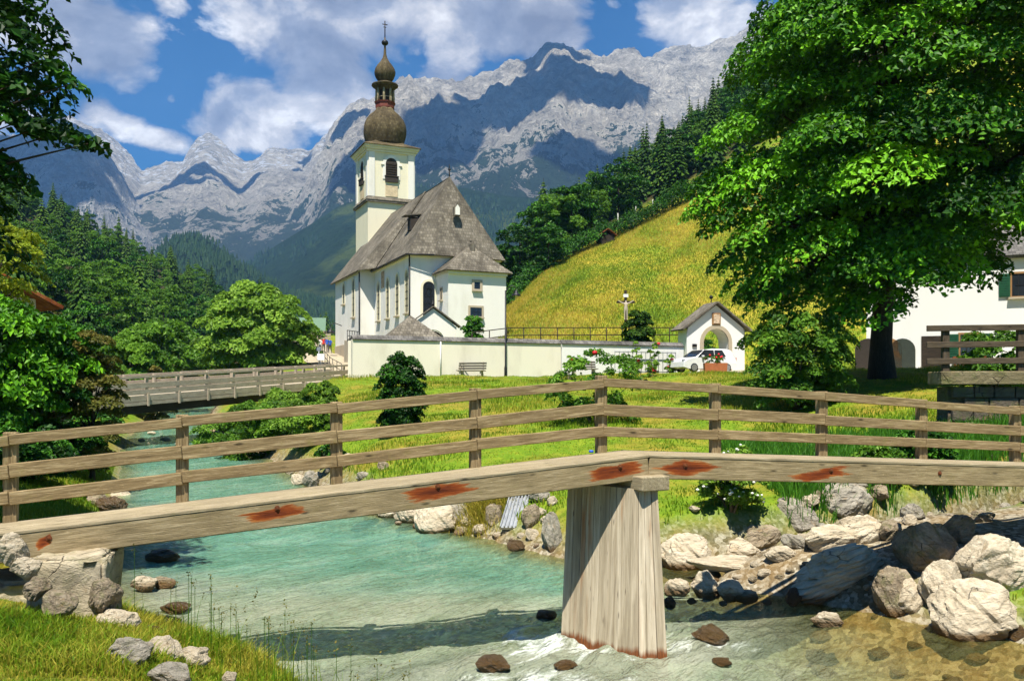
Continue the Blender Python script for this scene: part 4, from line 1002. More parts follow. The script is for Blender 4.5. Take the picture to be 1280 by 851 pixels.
# benches
def bench(loc, rz, lab):
    b = thing('park_bench', lab, 'bench', loc, rz, 'benches along the churchyard wall')
    for sx in (-.62, .62):
        m = MB(); m.bar((sx, -.28, 0), (sx, -.2, .46), .09, .12, up=(0, 1, 0)); m.bar((sx, .25, 0), (sx, .08, .44), .09, .12, up=(0, 1, 0)); m.bar((sx, -.34, .41), (sx, .22, .37), .07, .08); m.bar((sx, .16, .36), (sx, .38, .95), .07, .09, up=(0, 1, 0)); m.build('bench_leg', M['concrete'], b)
    m = MB()
    for k in range(4): m.bar((-.85, -.31 + .13 * k, .455 - .01 * k), (.85, -.31 + .13 * k, .455 - .01 * k), .105, .045, bev=.008)
    m.build('seat', M['wood_bench'], b)
    m = MB()
    for k in range(3): m.bar((-.85, .17 + .055 * k, .58 + .15 * k), (.85, .17 + .055 * k, .58 + .15 * k), .04, .11, up=(0, -.37, 1), bev=.008)
    m.build('backrest', M['wood_bench'], b)
    return b
KIDS_b = None
bx2 = at(589, 466, 51.2).x; by2 = float(wall_y(np.array([bx2]))[0]) - 1.0; bench((bx2, by2, gz(bx2, by2)), R(-14), 'grey slatted bench against the cream wall near the street lamp')
bx2 = at(730, 463, 54).x; by2 = float(wall_y(np.array([bx2]))[0]) - 1.0; bench((bx2, by2, gz(bx2, by2)), R(14), 'grey slatted bench half hidden behind the rose bush')
# trellis panel in front of the white wall
x0, x1 = at(768, 450, 56).x, at(846, 450, 57).x
a = Vector(wbase(x0)) + Vector((0, -.42, 0)); b = Vector(wbase(x1)) + Vector((0, -.42, 0)); u = (b - a).normalized()
tr = thing('trellis', 'white barred rose trellis standing before the white wall', 'trellis', a)
m = MB()
L_ = (b - a).length
for k in range(15): m.bar(u * (L_ * k / 14) + Vector((0, 0, -.1)), u * (L_ * k / 14) + Vector((0, 0, 1.55)), .035, .035)
m.build('trellis_bars', M['steel'], tr)
m = MB()
for z in (.25, 1.5): m.bar(Vector((0, -.04, z)), u * L_ + Vector((0, -.04, z)), .04, .05)
m.build('trellis_rails', M['steel'], tr)
# lych gate
gp = hit(889, 463); gp = Vector((at(889, 463, 60.5).x, 60.5, 4.45))
GT = thing('gatehouse', 'white gabled gatehouse with stone arch and slate roof beside the white car', 'gatehouse', gp, R(14))
hw, he, hp, dp = 2.15, 3.15, 4.75, 1.4
ar = arch(1.85, -.5, 3.15, 14)
def holed(m, hw, he, hp, ar, y):
    # gable wall with an arched opening, as quads fanned between outline and arch
    r = ar[1][0]; top = [q for q in ar[2:]]
    n = len(top) - 1
    outl = []
    for i in range(n + 1):
        t_ = math.pi * i / n
        # point on the gable outline in the same direction
        dxx, dzz = math.cos(t_), math.sin(t_)
        zc = top[0][1]
        best = 1e9
        if abs(dxx) > 1e-6: best = hw / abs(dxx)
        if abs(dxx) > 1e-6 and zc + best * dzz > he or abs(dxx) <= 1e-6:
            # roof line z = hp - (hp-he)/hw*|x|
            s_ = (hp - he) / hw; best = (hp - zc) / (dzz + s_ * abs(dxx))
        outl.append((best * dxx, zc + best * dzz))
    def q(p): return (p[0], y, p[1])
    vs = [q(p) for p in top] + [q(p) for p in outl]; L0 = len(top)
    fs = [(i, i + 1, L0 + i + 1, L0 + i) for i in range(n)]
    m.add(vs, fs)
    m.add([q((r, -.5)), q((hw, -.5)), q((hw, top[0][1])), q((r, top[0][1]))], [(0, 1, 2, 3)])
    m.add([q((-hw, -.5)), q((-r, -.5)), q((-r, top[0][1])), q((-hw, top[0][1]))], [(0, 1, 2, 3)])
    # apex piece between the outline points (the fan is sampled, add the true corners)
    m.add([q((hw, top[0][1])), q((hw, he)), q(outl[1]), ], [(0, 1, 2)]) if False else None
m = MB(); holed(m, hw, he, hp, ar, -dp / 2); holed(m, hw, he, hp, ar, dp / 2)
for sx in (-1, 1):
    m.add([(sx * hw, -dp / 2, -.5), (sx * hw, dp / 2, -.5), (sx * hw, dp / 2, he), (sx * hw, -dp / 2, he)], [(0, 1, 2, 3)])
inn = [(q[0], q[1]) for q in ar[1:]] + [ar[0]]
vs = [(q[0], y, q[1]) for y in (-dp / 2, dp / 2) for q in inn]; n = len(inn)
m.add(vs, [(i, i + 1, n + i + 1, n + i) for i in range(n - 1)])
m.build('gate_wall', M['plaster_house'], GT)
m = MB(); oo = .38; hz_ = (hp - he) / hw
for sx in (-1, 1):
    pts = [(sx * (hw + oo), -dp / 2 - .3, he - oo * hz_ + .03), (0, -dp / 2 - .3, hp + .03), (0, dp / 2 + .3, hp + .03), (sx * (hw + oo), dp / 2 + .3, he - oo * hz_ + .03)]
    if sx > 0: pts = pts[::-1]
    m.poly([Vector(p_) + Vector((0, 0, .11)) for p_ in pts][::-1], th=.11, along=(0, 1, 0))
m.build('gate_roof', M['shingle'], GT)
m = MB(); o1 = arch(1.85 + .52, -.5, 3.41, 14)
n = len(ar); vs = [(q[0], y, q[1]) for y in (-dp / 2 - .06, -dp / 2 + .02) for q in o1] + [(q[0], y, q[1]) for y in (-dp / 2 - .06, -dp / 2 + .1) for q in ar]
m.add(vs, [f for i in range(n) for j in [(i + 1) % n] if i != 0 for f in ((i, j, 2 * n + j, 2 * n + i), (j, i, n + i, n + j), (2 * n + i, 2 * n + j, 3 * n + j, 3 * n + i))]); m.build('arch_surround', M['stone_trim'], GT)
m = MB(); m.box((0, -dp / 2 - .05, 3.82), (.62, .1, .8), bev=.01); ni = m.build('picture_frame', M['frame_brown'], GT)
m = MB(); m.box((0, -dp / 2 - .115, 3.82), (.44, .03, .62)); m.build('picture', m_plain('faded_picture', (.55, .42, .3), .8, .2, 0, .5, 6), ni)
m = MB(); m.tube([(0, 0, hp + .1), (0, 0, hp + .5)], .035, 6); m.ball((0, 0, hp + .62), .13); m.build('gate_finial', M['iron'], GT)
m = MB(); m.box((-1.6, -dp / 2 - .05, 2.0), (.34, .1, .2), bev=.03); m.build('letter_plate', M['iron'], GT)
# dark little tabernacle seen through the arch
m = MB(); m.box((0, 0, .9), (.7, .5, 1.8)); m.prism([(-.5, 1.8), (.5, 1.8), (0, 2.3)], -.35, .35)
o = m.build('wayside_shrine', M['frame_brown']); o.location = (gp.x - .55, gp.y + 4.2, gz(gp.x - .55, gp.y + 4.2)); tag(o, 'small brown wayside shrine seen through the gatehouse arch', 'shrine')
# arched little gate with ivy before the sacristy
ap_ = Vector((at(541, 415, 58.5).x, 58.5, gz(at(541, 415, 58.5).x, 58.5)))
G2 = thing('garden_gate', 'small white gabled arch with ivy on its right side below the sacristy', 'gate', ap_, R(12))
g_h = 3.3 - (386 - 490) / F * 58.5 - ap_.z
m = MB(); hw2, he2 = 1.55, g_h - 1.15
ar2 = arch(1.5, -.5, he2 - .25, 12)
holed(m, hw2, he2, g_h, ar2, -.25); holed(m, hw2, he2, g_h, ar2, .25)
for sx in (-1, 1): m.add([(sx * hw2, -.25, -.5), (sx * hw2, .25, -.5), (sx * hw2, .25, he2), (sx * hw2, -.25, he2)], [(0, 1, 2, 3)])
inn = [(q[0], q[1]) for q in ar2[1:]] + [ar2[0]]; vs = [(q[0], y, q[1]) for y in (-.25, .25) for q in inn]; n = len(inn)
m.add(vs, [(i, i + 1, n + i + 1, n + i) for i in range(n - 1)]); m.build('gate_wall', M['plaster'], G2)
m = MB(); sl2 = (g_h - he2) / hw2
for sx in (-1, 1):
    pts = [(sx * (hw2 + .25), -.42, he2 - .25 * sl2), (0, -.42, g_h), (0, .42, g_h), (sx * (hw2 + .25), .42, he2 - .25 * sl2)]
    if sx > 0: pts = pts[::-1]
    m.poly([Vector(p_) + Vector((0, 0, .1)) for p_ in pts][::-1], th=.08, along=(0, 1, 0))
m.build('gate_roof', M['shingle'], G2)
m = MB(); m.prism(arch(1.5, -.5, he2 - .3, 12), .1, .16); m.build('gate_door', M['wood_dark'], G2)
m = MB(); m.tube([(0, 0, g_h), (0, 0, g_h + .55)], .03, 6); m.ball((0, 0, g_h + .3), .12); m.build('gate_finial', M['iron'], G2)
# shed with the pyramid roof
sp = Vector((at(513, 416, 55.5).x, 55.5, gz(at(513, 416, 55.5).x, 55.5)))
SH = thing('shed', 'low shed with grey pyramid shingle roof rising above the churchyard wall', 'shed', sp, R(16))
ev = 3.3 + (490 - 419) / F * 54 - sp.z - .15; pk = 3.3 + (490 - 394) / F * 55.5 - sp.z; hs_ = 1.75
m = MB(); walls(m, [(-hs_ + .3, -hs_ + .3), (hs_ - .3, -hs_ + .3), (hs_ - .3, hs_ - .3), (-hs_ + .3, hs_ - .3)], -.6, ev + .1); m.build('shed_wall', M['plaster'], SH)
m = MB(); cc = [(-hs_, -hs_, ev), (hs_, -hs_, ev), (hs_, hs_, ev), (-hs_, hs_, ev)]
for i in range(4): m.poly([cc[i], cc[(i + 1) % 4], (0, 0, pk)], th=.1)
m.build('shed_roof', M['shingle'], SH)
# crucifix on the slope
def skinned(name, joints, bones, rad, mats, cut=None, parent=None, root=0, sub=1):
    me = bpy.data.meshes.new(name); me.from_pydata(joints, bones, []); o = bpy.data.objects.new(name, me); COL.objects.link(o)
    o.modifiers.new('s', 'SKIN'); 
    if not me.skin_vertices: 
        pass
    for i, r in enumerate(rad):
        sv = me.skin_vertices[0].data[i]; sv.radius = r if hasattr(r, '__len__') else (r, r); sv.use_root = (i == root)
    s2 = o.modifiers.new('d', 'SUBSURF'); s2.levels = sub; s2.render_levels = sub
    dg = bpy.context.evaluated_depsgraph_get(); ev_ = o.evaluated_get(dg); me2 = bpy.data.meshes.new_from_object(ev_)
    bpy.data.objects.remove(o)
    for m_ in mats: me2.materials.append(m_)
    if cut:
        for f in me2.polygons: f.material_index = cut(f.center)
    for f in me2.polygons: f.use_smooth = True
    return link(name, me2, parent)
BODY_B = [(0, 1), (1, 2), (2, 3), (3, 4), (2, 5), (5, 6), (6, 7), (2, 8), (8, 9), (9, 10), (0, 11), (11, 12), (12, 13), (13, 17), (0, 14), (14, 15), (15, 16), (16, 18)]
BODY_R = [(.15, .1), (.14, .1), (.13, .09), (.055, .055), (.105, .115), (.06, .06), (.045, .045), (.03, .03), (.06, .06), (.045, .045), (.03, .03), (.085, .09), (.06, .065), (.04, .045), (.085, .09), (.06, .065), (.04, .045), (.04, .03), (.04, .03)]
def person_mesh(name, step, armL, armR, mats, cut, parent=None):
    J = [(0, 0, .95), (0, 0, 1.18), (0, 0, 1.4), (0, 0, 1.53), (0, -.01, 1.66), (-.19, 0, 1.4), armL[0], armL[1], (.19, 0, 1.4), armR[0], armR[1],
         (-.09, -step * .4, .86), (-.1, -step * .6, .48), (-.1, -step, .07), (.09, step * .4, .86), (.1, step * .6, .48), (.1, step, .07), (-.1, -step - .14, .03), (.1, step - .14, .03)]
    return skinned(name, J, BODY_B, BODY_R, mats, cut, parent)
cpx = at(782, 404, 60); cz = gz(cpx.x, 60)
CR = thing('crucifix', 'tall wooden wayside crucifix with pale carved figure on the meadow slope', 'crucifix', (cpx.x, 60, cz))
tp = 3.3 + (490 - 362) / F * 60 - cz
m = MB(); m.bar((0, 0, -.3), (0, 0, tp - .05), .16, .14); m.bar((-.62, -.0, tp - .85), (.62, 0, tp - .85), .12, .14); m.build('cross', M['wood_dark'], CR)
m = MB(); m.box((0, -.1, tp - .42), (.34, .03, .22)); m.build('title_board', M['white_paint'], CR)
s_ = (tp - .55 - .35) / 1.75; s_ = min(s_, 1.0)
fg = person_mesh('figure', 0.0, [(-.42, 0, 1.52), (-.66, 0, 1.68)], [(.42, 0, 1.52), (.66, 0, 1.68)], [M['skin_stone']], None, CR)
fg.scale = (.8,) * 3; fg.location = (0, -.15, tp - .85 - 1.55 * .8)
# railing above the wall
def railing(name, lab, pts, nposts, h, rails, mat, r=.03, cat='railing', group=None):
    P = [Vector(p) for p in pts]; o = thing(name, lab, cat, P[0], group=group); O = P[0]
    segl = [(b - a).length for a, b in zip(P, P[1:])]; tot = sum(segl)
    def on(s):
        for a, b, l in zip(P, P[1:], segl):
            if s <= l + 1e-6: return a.lerp(b, s / l)
            s -= l
        return P[-1]
    for k in range(nposts):
        q = on(tot * k / (nposts - 1)) - O; m = MB(); m.tube([q + Vector((0, 0, -.4)), q + Vector((0, 0, h))], r, 6); m.build('railing_post', M[mat], o)
    for z in rails:
        m = MB(); m.tube([on(tot * k / 30) - O + Vector((0, 0, z)) for k in range(31)], r * .9, 6); m.build('rail', M[mat], o)
    return o
rp = []
for px in np.linspace(590, 856, 12):
    p = at(px, 414, 57 + (px - 590) / 266 * 5); rp.append((p.x, p.y, 3.3 + (490 - 409.5 - (0 if px > 640 else (640 - px) * .12)) / F * p.y - 1.0))
railing('hand_railing', 'long dark railing above the slate wall cap at the meadow foot', rp, 14, 1.0, (1.0, .5), 'wood_dark', .035)
# ------------------------------------------------------------------ boulders and stones: each its own object
def rock_mesh(seed, ang=.5, flat=1.0, strata=0.0):
    rng = random.Random(seed); nr_ = np.random.RandomState(seed)
    bm = bmesh.new(); bmesh.ops.create_icosphere(bm, subdivisions=5, radius=1)
    P = np.array([v.co[:] for v in bm.verts]); Fc = np.array([[v.index for v in f.verts] for f in bm.faces]); bm.free()
    N0 = P / np.linalg.norm(P, axis=1)[:, None]
    # planes cut it into facets
    for k in range(13):
        n = nr_.normal(size=3); n[2] *= .8; n /= np.linalg.norm(n); dd = .62 + .3 * nr_.rand()
        e = np.clip(P @ n - dd, 0, None); P = P - e[:, None] * n * (.72 + .26 * ang)
    o = nr_.rand(3) * 50
    f1 = fbm(P[:, 0] * 1.3 + o[0] + P[:, 2] * .7, P[:, 1] * 1.3 + o[1] - P[:, 2] * .6, seed, 4) - .5
    f2 = fbm(P[:, 0] * 5 + o[1] + P[:, 2] * 3.3, P[:, 1] * 5 + o[2] - P[:, 2] * 2.7, seed + 3, 4, .6) - .5
    f3 = ridged(P[:, 0] * 2.2 + P[:, 2] * 1.9 + o[2], P[:, 1] * 2.2 - P[:, 2] * 2.3 + o[0], seed + 5, 4) - .6
    P = P + N0 * (f1 * .38 + f2 * .13 - f3 * .13)[:, None]
    if strata > 0:
        z = P[:, 2] * 5; fr = z - np.floor(z); P[:, :2] *= (1 + strata * (sstep(.0, .25, fr) - sstep(.75, 1, fr)) * .12)[:, None]
    P /= np.abs(P).max(0)
    return mesh_np('boulder', P, Fc, M['rock'], smooth=False)
RM = [rock_mesh(s, .3 + .7 * (s % 3) / 2) for s in range(101, 113)]
RS = rock_mesh(222, .9, 1, 1.0)
_rmats = {}
def rock(px, pyb, w, h, mat, lab, seed=0, group='boulders along the river bank', d=None, rz=None, tilt=0, name='boulder', dep=.8, sink=.22, cat='boulder', me=None, lift=0):
    """boulder whose foot stands at photo point (px, pyb); w, h its size there"""
    p = hit(px, pyb) if d is None else at(px, pyb, d)
    rng = random.Random(int(px * 31 + pyb * 7 + seed))
    W_ = w / F * p.y; H_ = h / F * p.y
    src = me or RM[(seed if seed else rng.randrange(12)) % 12]
    key = (src.name, mat)
    if key not in _rmats:
        m2 = src.copy(); m2.materials.clear(); m2.materials.append(M[mat]); _rmats[key] = m2
    o = bpy.data.objects.new(name, _rmats[key]); COL.objects.link(o)
    dp_ = W_ * dep * rng.uniform(.85, 1.1)
    o.scale = (W_ / 2, dp_ / 2, H_ * (1 + sink) / 2)
    o.location = (p.x, p.y + dp_ * .38, p.z + H_ * (1 - sink) / 2 + lift)
    o.rotation_euler = (tilt, rng.uniform(-.08, .08), rz if rz is not None else rng.choice((0, math.pi)) + rng.uniform(-.25, .25))
    return tag(o, lab, cat, group)
G1, G2_, G3 = 'boulders along the church bank', 'boulders at the side stream', 'stones on the near bank'
# church bank, left of the pier
rock(543, 667, 58, 40, 'rock', 'large pale boulder at the water, foremost below the straw tuft', 1, G1)
rock(572, 657, 40, 34, 'rock_grey', 'rounded grey boulder just right of the large pale one', 2, G1)
rock(481, 648, 32, 18, 'rock', 'small pale boulder at the waterline near the left of the rock bank', 3, G1)
rock(507, 654, 34, 25, 'rock', 'pale wedge shaped boulder between two larger ones at the waterline', 4, G1)
rock(450, 645, 42, 12, 'rock_wet', 'low dark wet rock at the left end of the rock bank', 5, G1)
rock(542, 636, 28, 20, 'rock_grey', 'squarish grey boulder in the upper row left of the steel chute', 6, G1)
rock(596, 633, 34, 20, 'rock_grey', 'grey slab in the upper row, next left of the straw tuft', 7, G1)
rock(566, 634, 28, 16, 'rock', 'small pale boulder in the upper row under the deck beam', 8, G1)
rock(602, 671, 30, 16, 'rock', 'small pale stone at the waterline below the straw tuft', 9, G1)
rock(622, 674, 18, 9, 'rock', 'little pale stone at the waterline below the steel chute', 10, G1)
rock(691, 692, 30, 52, 'rock_grey', 'tall upright grey boulder hard against the pier', 11, G1)
rock(666, 675, 22, 14, 'rock', 'small pale stone beside the tall upright boulder', 0, G1)
rock(645, 688, 24, 13, 'rock_wet', 'brown wet stone in the shallows below the chute', 1, G1)
rock(674, 628, 28, 19, 'rock_grey', 'grey boulder at the right shoulder of the steel chute', 3, G1)
rock(618, 656, 26, 30, 'rock_moss', 'brownish boulder tucked against the left side of the chute', 4, G1)
rock(664, 660, 26, 30, 'rock_moss', 'brownish boulder tucked against the right side of the chute', 5, G1)
rock(524, 642, 24, 17, 'rock', 'pale rubble boulder between the wedge and the squarish boulder', 6, G1)
rock(586, 660, 26, 16, 'rock', 'pale stone half hidden behind the grey rounded boulder', 7, G1)
for i, (px, py, w, h) in enumerate([(632, 668, 14, 8), (676, 645, 16, 12), (652, 672, 12, 7), (610, 664, 12, 8), (560, 664, 12, 6), (682, 655, 14, 10), (590, 668, 10, 6), (497, 656, 10, 5), (690, 632, 16, 12), (520, 660, 12, 6), (640, 676, 9, 5), (672, 685, 12, 6)]):
    rock(px, py, w, h, 'rock' if i % 3 else 'rock_moss', 'small loose stone among the boulders below the steel chute', i + 2, 'loose stones on the church bank', name='stone', cat='stone')
# rock spits up the river
for i, (px, py, w, h, mt, lab) in enumerate([(371, 606, 20, 14, 'rock', 'pale rock on the grass tip up the river, leftmost of the pair'), (387, 608, 22, 20, 'rock_grey', 'grey rock on the grass tip up the river, rightmost of the pair'), (362, 592, 14, 8, 'rock', 'small pale stone at the water beside the grass tip'), (398, 600, 14, 12, 'rock', 'pale stone under the post of the footbridge railing'),
        (452, 600, 18, 12, 'rock_grey', 'grey rock in the grass behind the footbridge rail'), (478, 588, 16, 12, 'rock_moss', 'brown rock beside the yellow flowers behind the rail'), (345, 586, 12, 6, 'rock', 'flat pale stone in the river by the grass tip')]):
    rock(px, py, w, h, mt, lab, i, 'rocks at the grass tip')
for i, (px, py, w, h) in enumerate([(188, 543, 12, 4), (205, 551, 14, 5), (199, 537, 10, 4), (222, 556, 10, 3), (212, 563, 12, 3), (176, 552, 10, 4), (230, 546, 9, 4), (196, 566, 13, 4)]):
    rock(px, py, w, h, 'rock', 'pale stone in the shallow river under the road bridge', i, 'stones in the river by the road bridge', name='stone', cat='stone')
# right of the pier
rock(862, 712, 70, 44, 'rock', 'pale boulder with mossy crown next right of the pier', 1, G2_)
rock(925, 700, 70, 27, 'rock', 'smooth pale boulder under the white flowered bush', 2, G2_, dep=.6)
rock(912, 714, 104, 20, 'rock', 'long flat pale ledge at the edge of the side stream', 3, G2_, dep=.35)
rock(952, 685, 62, 34, 'rock_moss', 'dark brown slab slanting below the white flowered bush', 4, G2_, tilt=.2)
rock(1001, 665, 60, 42, 'rock_grey', 'grey boulder left of the largest grey boulder in the grass', 5, G2_)
rock(1056, 648, 86, 50, 'rock_grey', 'largest grey boulder lying high in the grass below the bridge', 7, G2_)
rock(1050, 689, 78, 32, 'rock', 'broad pale brown slab above the side stream', 8, G2_)
rock(1086, 680, 62, 35, 'rock', 'brown slab leaning right of the broad pale slab', 9, G2_)
rock(980, 701, 46, 18, 'rock', 'low pale stone at the left mouth of the side stream', 10, G2_)
rock(1072, 699, 42, 15, 'rock_moss', 'flat brownish stone at the far edge of the side stream', 11, G2_)
rock(1032, 700, 26, 9, 'rock', 'small flat stone in the side stream below the broad slab', 0, G2_)
rock(883, 748, 46, 34, 'rock', 'white topped boulder on the spit right of the pier', 2, G2_)
rock(847, 747, 34, 26, 'rock', 'beige boulder on the spit, closest to the pier', 4, G2_)
rock(917, 753, 38, 27, 'rock', 'pale wedge boulder on the spit beside the white topped one', 6, G2_)
rock(938, 754, 36, 15, 'rock_moss', 'low brown stone at the right end of the spit', 8, G2_)
rock(993, 757, 22, 22, 'rock_black', 'dark wet stone standing between spit and layered slab', 10, G2_)
rock(957, 721, 20, 10, 'rock', 'small pale stone lying in the side stream', 1, G2_)
rock(838, 760, 16, 16, 'rock_wet', 'dark wet stone touching the right foot of the pier', 3, G2_)
for i, (px, py, w, h) in enumerate([(895, 728, 14, 6), (925, 724, 18, 6), (975, 724, 12, 6), (872, 728, 12, 6), (990, 716, 14, 5), (905, 757, 12, 6), (865, 755, 14, 7), (960, 756, 13, 7), (1010, 708, 14, 6), (945, 708, 13, 7), (890, 716, 12, 6), (1095, 705, 16, 8), (970, 690, 12, 8), (1005, 676, 16, 9), (1040, 665, 13, 9)]):
    rock(px, py, w, h, 'rock' if i % 2 else 'rock_moss', 'small loose stone in or beside the brown side stream', i + 4, 'loose stones at the side stream', name='stone', cat='stone')
rock(1060, 742, 150, 54, 'rock', 'long layered slab rising to the right beside the side stream', 0, G2_, me=RS, tilt=-.15, dep=.45, rz=.18, name='layered_rock').rotation_euler = (-.1, -.30, .15)
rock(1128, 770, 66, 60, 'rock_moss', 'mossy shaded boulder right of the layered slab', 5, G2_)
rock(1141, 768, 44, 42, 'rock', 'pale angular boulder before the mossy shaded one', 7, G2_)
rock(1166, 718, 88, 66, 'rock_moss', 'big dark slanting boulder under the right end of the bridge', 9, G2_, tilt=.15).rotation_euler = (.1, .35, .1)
rock(1187, 764, 60, 62, 'rock', 'pale upright boulder between the dark slanting one and the white blocks', 11, G2_)
rock(1234, 802, 112, 74, 'rock', 'big white boulder at the water, lowest of the blocks in the corner', 1, G2_)
rock(1258, 742, 100, 80, 'rock', 'big pinkish white boulder above the white one in the corner', 3, G2_)
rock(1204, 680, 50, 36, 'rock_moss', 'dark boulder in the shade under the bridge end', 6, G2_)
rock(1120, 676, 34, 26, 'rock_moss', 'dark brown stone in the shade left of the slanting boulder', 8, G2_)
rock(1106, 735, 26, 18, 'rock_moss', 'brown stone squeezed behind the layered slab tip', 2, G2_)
rock(1275, 800, 30, 20, 'rock_wet', 'wet brown stone at the edge of the frame below the white boulder', 4, G2_)
rock(1039, 786, 44, 20, 'rock', 'white stone with rusty rim standing alone in the river', 10, 'stones in the river')
rock(890, 807, 56, 24, 'rock_wet', 'wet brown boulder in the rapids right of the pier', 2, 'stones in the river')
rock(905, 832, 26, 9, 'rock_wet', 'small wet stone in the rapids below the brown boulder', 4, 'stones in the river')
rock(616, 844, 46, 21, 'rock_wet', 'rusty wet rock in the foam left of the pier', 6, 'stones in the river')
rock(682, 776, 30, 14, 'rock_wet', 'dark wet stone at the left edge of the pier', 8, 'stones in the river')
rock(706, 838, 34, 10, 'rock_wet', 'low wet stone in the foam before the pier', 10, 'stones in the river')
rock(730, 700, 50, 12, 'rock_wet', 'brown stone awash left of the pier under the deck', 0, 'stones in the river')
# near bank
rock(198, 703, 46, 16, 'rock_black', 'black wet rock alone in the water by the left bank', 1, G3)
rock(176, 740, 36, 22, 'rock', 'pale stone at the left waterline, larger of the pair', 3, G3)
rock(202, 736, 30, 14, 'rock_moss', 'ochre stone at the left waterline, smaller of the pair', 5, G3)
rock(216, 767, 42, 13, 'rock_wet', 'low brown wet rock off the left bank', 7, G3)
rock(200, 783, 42, 11, 'rock_wet', 'flat brown wet rock close under the left bank', 9, G3)
rock(186, 797, 30, 14, 'rock_wet', 'wet rusty stone at the foot of the left bank', 11, G3)
rock(154, 839, 62, 44, 'rock_grey', 'cracked grey boulder in the grass of the near bank', 0, G3)
rock(196, 826, 54, 28, 'rock', 'cream boulder behind the cracked grey one', 2, G3)
rock(237, 836, 46, 28, 'rock', 'pale pointed stone right of the cream boulder', 4, G3)
rock(208, 858, 58, 24, 'rock_grey', 'grey boulder at the lower edge before the cream one', 6, G3)
rock(137, 792, 60, 30, 'rock', 'white pitted rock below the concrete bridge seat', 8, G3)
rock(285, 856, 20, 16, 'rock', 'small white stone low in the grass stalks', 10, G3)
rock(8, 704, 44, 38, 'rock', 'beige boulder touching the end of the bridge beam', 1, G3, d=8.6)
rock(26, 722, 40, 28, 'rock', 'pinkish beige stone beside the concrete bridge seat', 3, G3, d=8.5)
rock(66, 770, 50, 30, 'rock_moss', 'rough mossy stone under the concrete bridge seat', 5, G3, d=8.35); rock(40, 748, 40, 26, 'rock_moss', 'low mossy stone at the frame edge under the concrete bridge seat', 2, G3, d=8.4)
rock(45, 580, 28, 14, 'rock', 'beige boulder on the shaded far left bank behind the rail', 7, G3)
rock(132, 643, 42, 22, 'rock_wet', 'dark wet boulder on the shaded left shore', 9, G3)
rock(118, 632, 30, 16, 'rock_moss', 'brown boulder above the dark wet one on the shaded shore', 11, G3)
rock(124, 764, 44, 40, 'rock_moss', 'dark brown rock with a hollow beside the concrete bridge seat', 6, G3, d=8.9)
# steel chute of the drain outfall
p0 = hit(640, 662); p0 = Vector((p0.x, p0.y, p0.z + .05)); t0 = at(650, 617, p0.y + .95)
ch = thing('drain_chute', 'sloping steel drain chute with slots between the bank boulders', 'chute', p0)
a = Vector((0, 0, 0)); b = t0 - p0; wv = Vector((.27, 0, 0)); nrm = (b - a).cross(wv).normalized(); nrm = nrm if nrm.z > 0 else -nrm
m = MB(); m.add([a - wv, a + wv, b + wv * .85, b - wv * .85] + [q - nrm * .06 for q in (a - wv, a + wv, b + wv * .85, b - wv * .85)], [(0, 1, 2, 3), (7, 6, 5, 4), (0, 4, 5, 1), (1, 5, 6, 2), (2, 6, 7, 3), (3, 7, 4, 0)])
for k in range(7):
    x_ = -1 + 2 * k / 6; m.bar(a + wv * x_ * .95 + nrm * .02, b + wv * x_ * .8 + nrm * .02, .028, .05)
m.build('ribbed_plate', M['steel'], ch)
m = MB(); m.bar(b - wv * 1.3 + nrm * .05 + Vector((0, .03, .05)), b + wv * 1.3 + nrm * .05 + Vector((0, .03, .05)), .22, .08); m.build('concrete_lip', M['concrete'], ch)
m = MB()
for k in range(8): m.bar(b - wv * .75 + wv * 1.5 * k / 7 + nrm * .012 - (b - a).normalized() * .05, b - wv * .75 + wv * 1.5 * k / 7 + nrm * .012 - (b - a).normalized() * .14, .03, .02)
m.build('slots', M['iron'], ch)

# loose stones along both shores and on the bar of the side stream
rg_ = random.Random(15); k_ = 0
while k_ < 95:
    which = rg_.random()
    if which < .40: X_ = rg_.uniform(2.2, 12.5); Y_ = float(np.interp(X_, [q[0] for q in INLET], [q[1] for q in INLET])) + rg_.choice((-1, 1)) * rg_.uniform(.75, 1.7)
    elif which < .62: X_ = rg_.uniform(5, 10.5); Y_ = rg_.uniform(12.2, 15.6)
    elif which < .88: Y_ = rg_.uniform(14.5, 36); X_ = float(xr(np.array([Y_]))[0]) + rg_.uniform(-.35, 1.1)
    else: Y_ = rg_.uniform(8, 30); X_ = float(xl(np.array([Y_]))[0]) - rg_.uniform(-.4, .5)
    if abs(X_ - 1.4) < .8 and abs(Y_ - 11.6) < 1.2: continue
    z_ = gz(X_, Y_)
    if z_ < water_z(np.array([Y_]))[0] - .3: continue
    s_ = rg_.uniform(.07, .26) ** 1.0 * (1.5 if which > .62 and rg_.random() < .3 else 1)
    mt = rg_.choice(['rock', 'rock', 'rock_moss', 'rock_grey']); me = RM[k_ % 12]; key = (me.name, mt)
    if key not in _rmats: m2 = me.copy(); m2.materials.clear(); m2.materials.append(M[mt]); _rmats[key] = m2
    o = bpy.data.objects.new('stone', _rmats[key]); COL.objects.link(o); o.scale = (s_, s_ * rg_.uniform(.6, 1), s_ * rg_.uniform(.45, .8)); o.location = (X_, Y_, z_ + s_ * .2); o.rotation_euler = (rg_.uniform(-.2, .2), rg_.uniform(-.2, .2), rg_.uniform(0, 6.28))
    zone_ = 'side stream' if which < .40 else 'stony bar between side stream and river' if which < .62 else 'water line of the church bank' if which < .88 else 'water line of the near bank'
    tag(o, {'rock': 'small pale stone', 'rock_moss': 'small brown stone', 'rock_grey': 'small grey stone'}[mt] + ' lying loose by the ' + zone_, 'stone', {'rock': 'pale', 'rock_moss': 'brown', 'rock_grey': 'grey'}[mt] + ' loose stones by the ' + zone_); k_ += 1

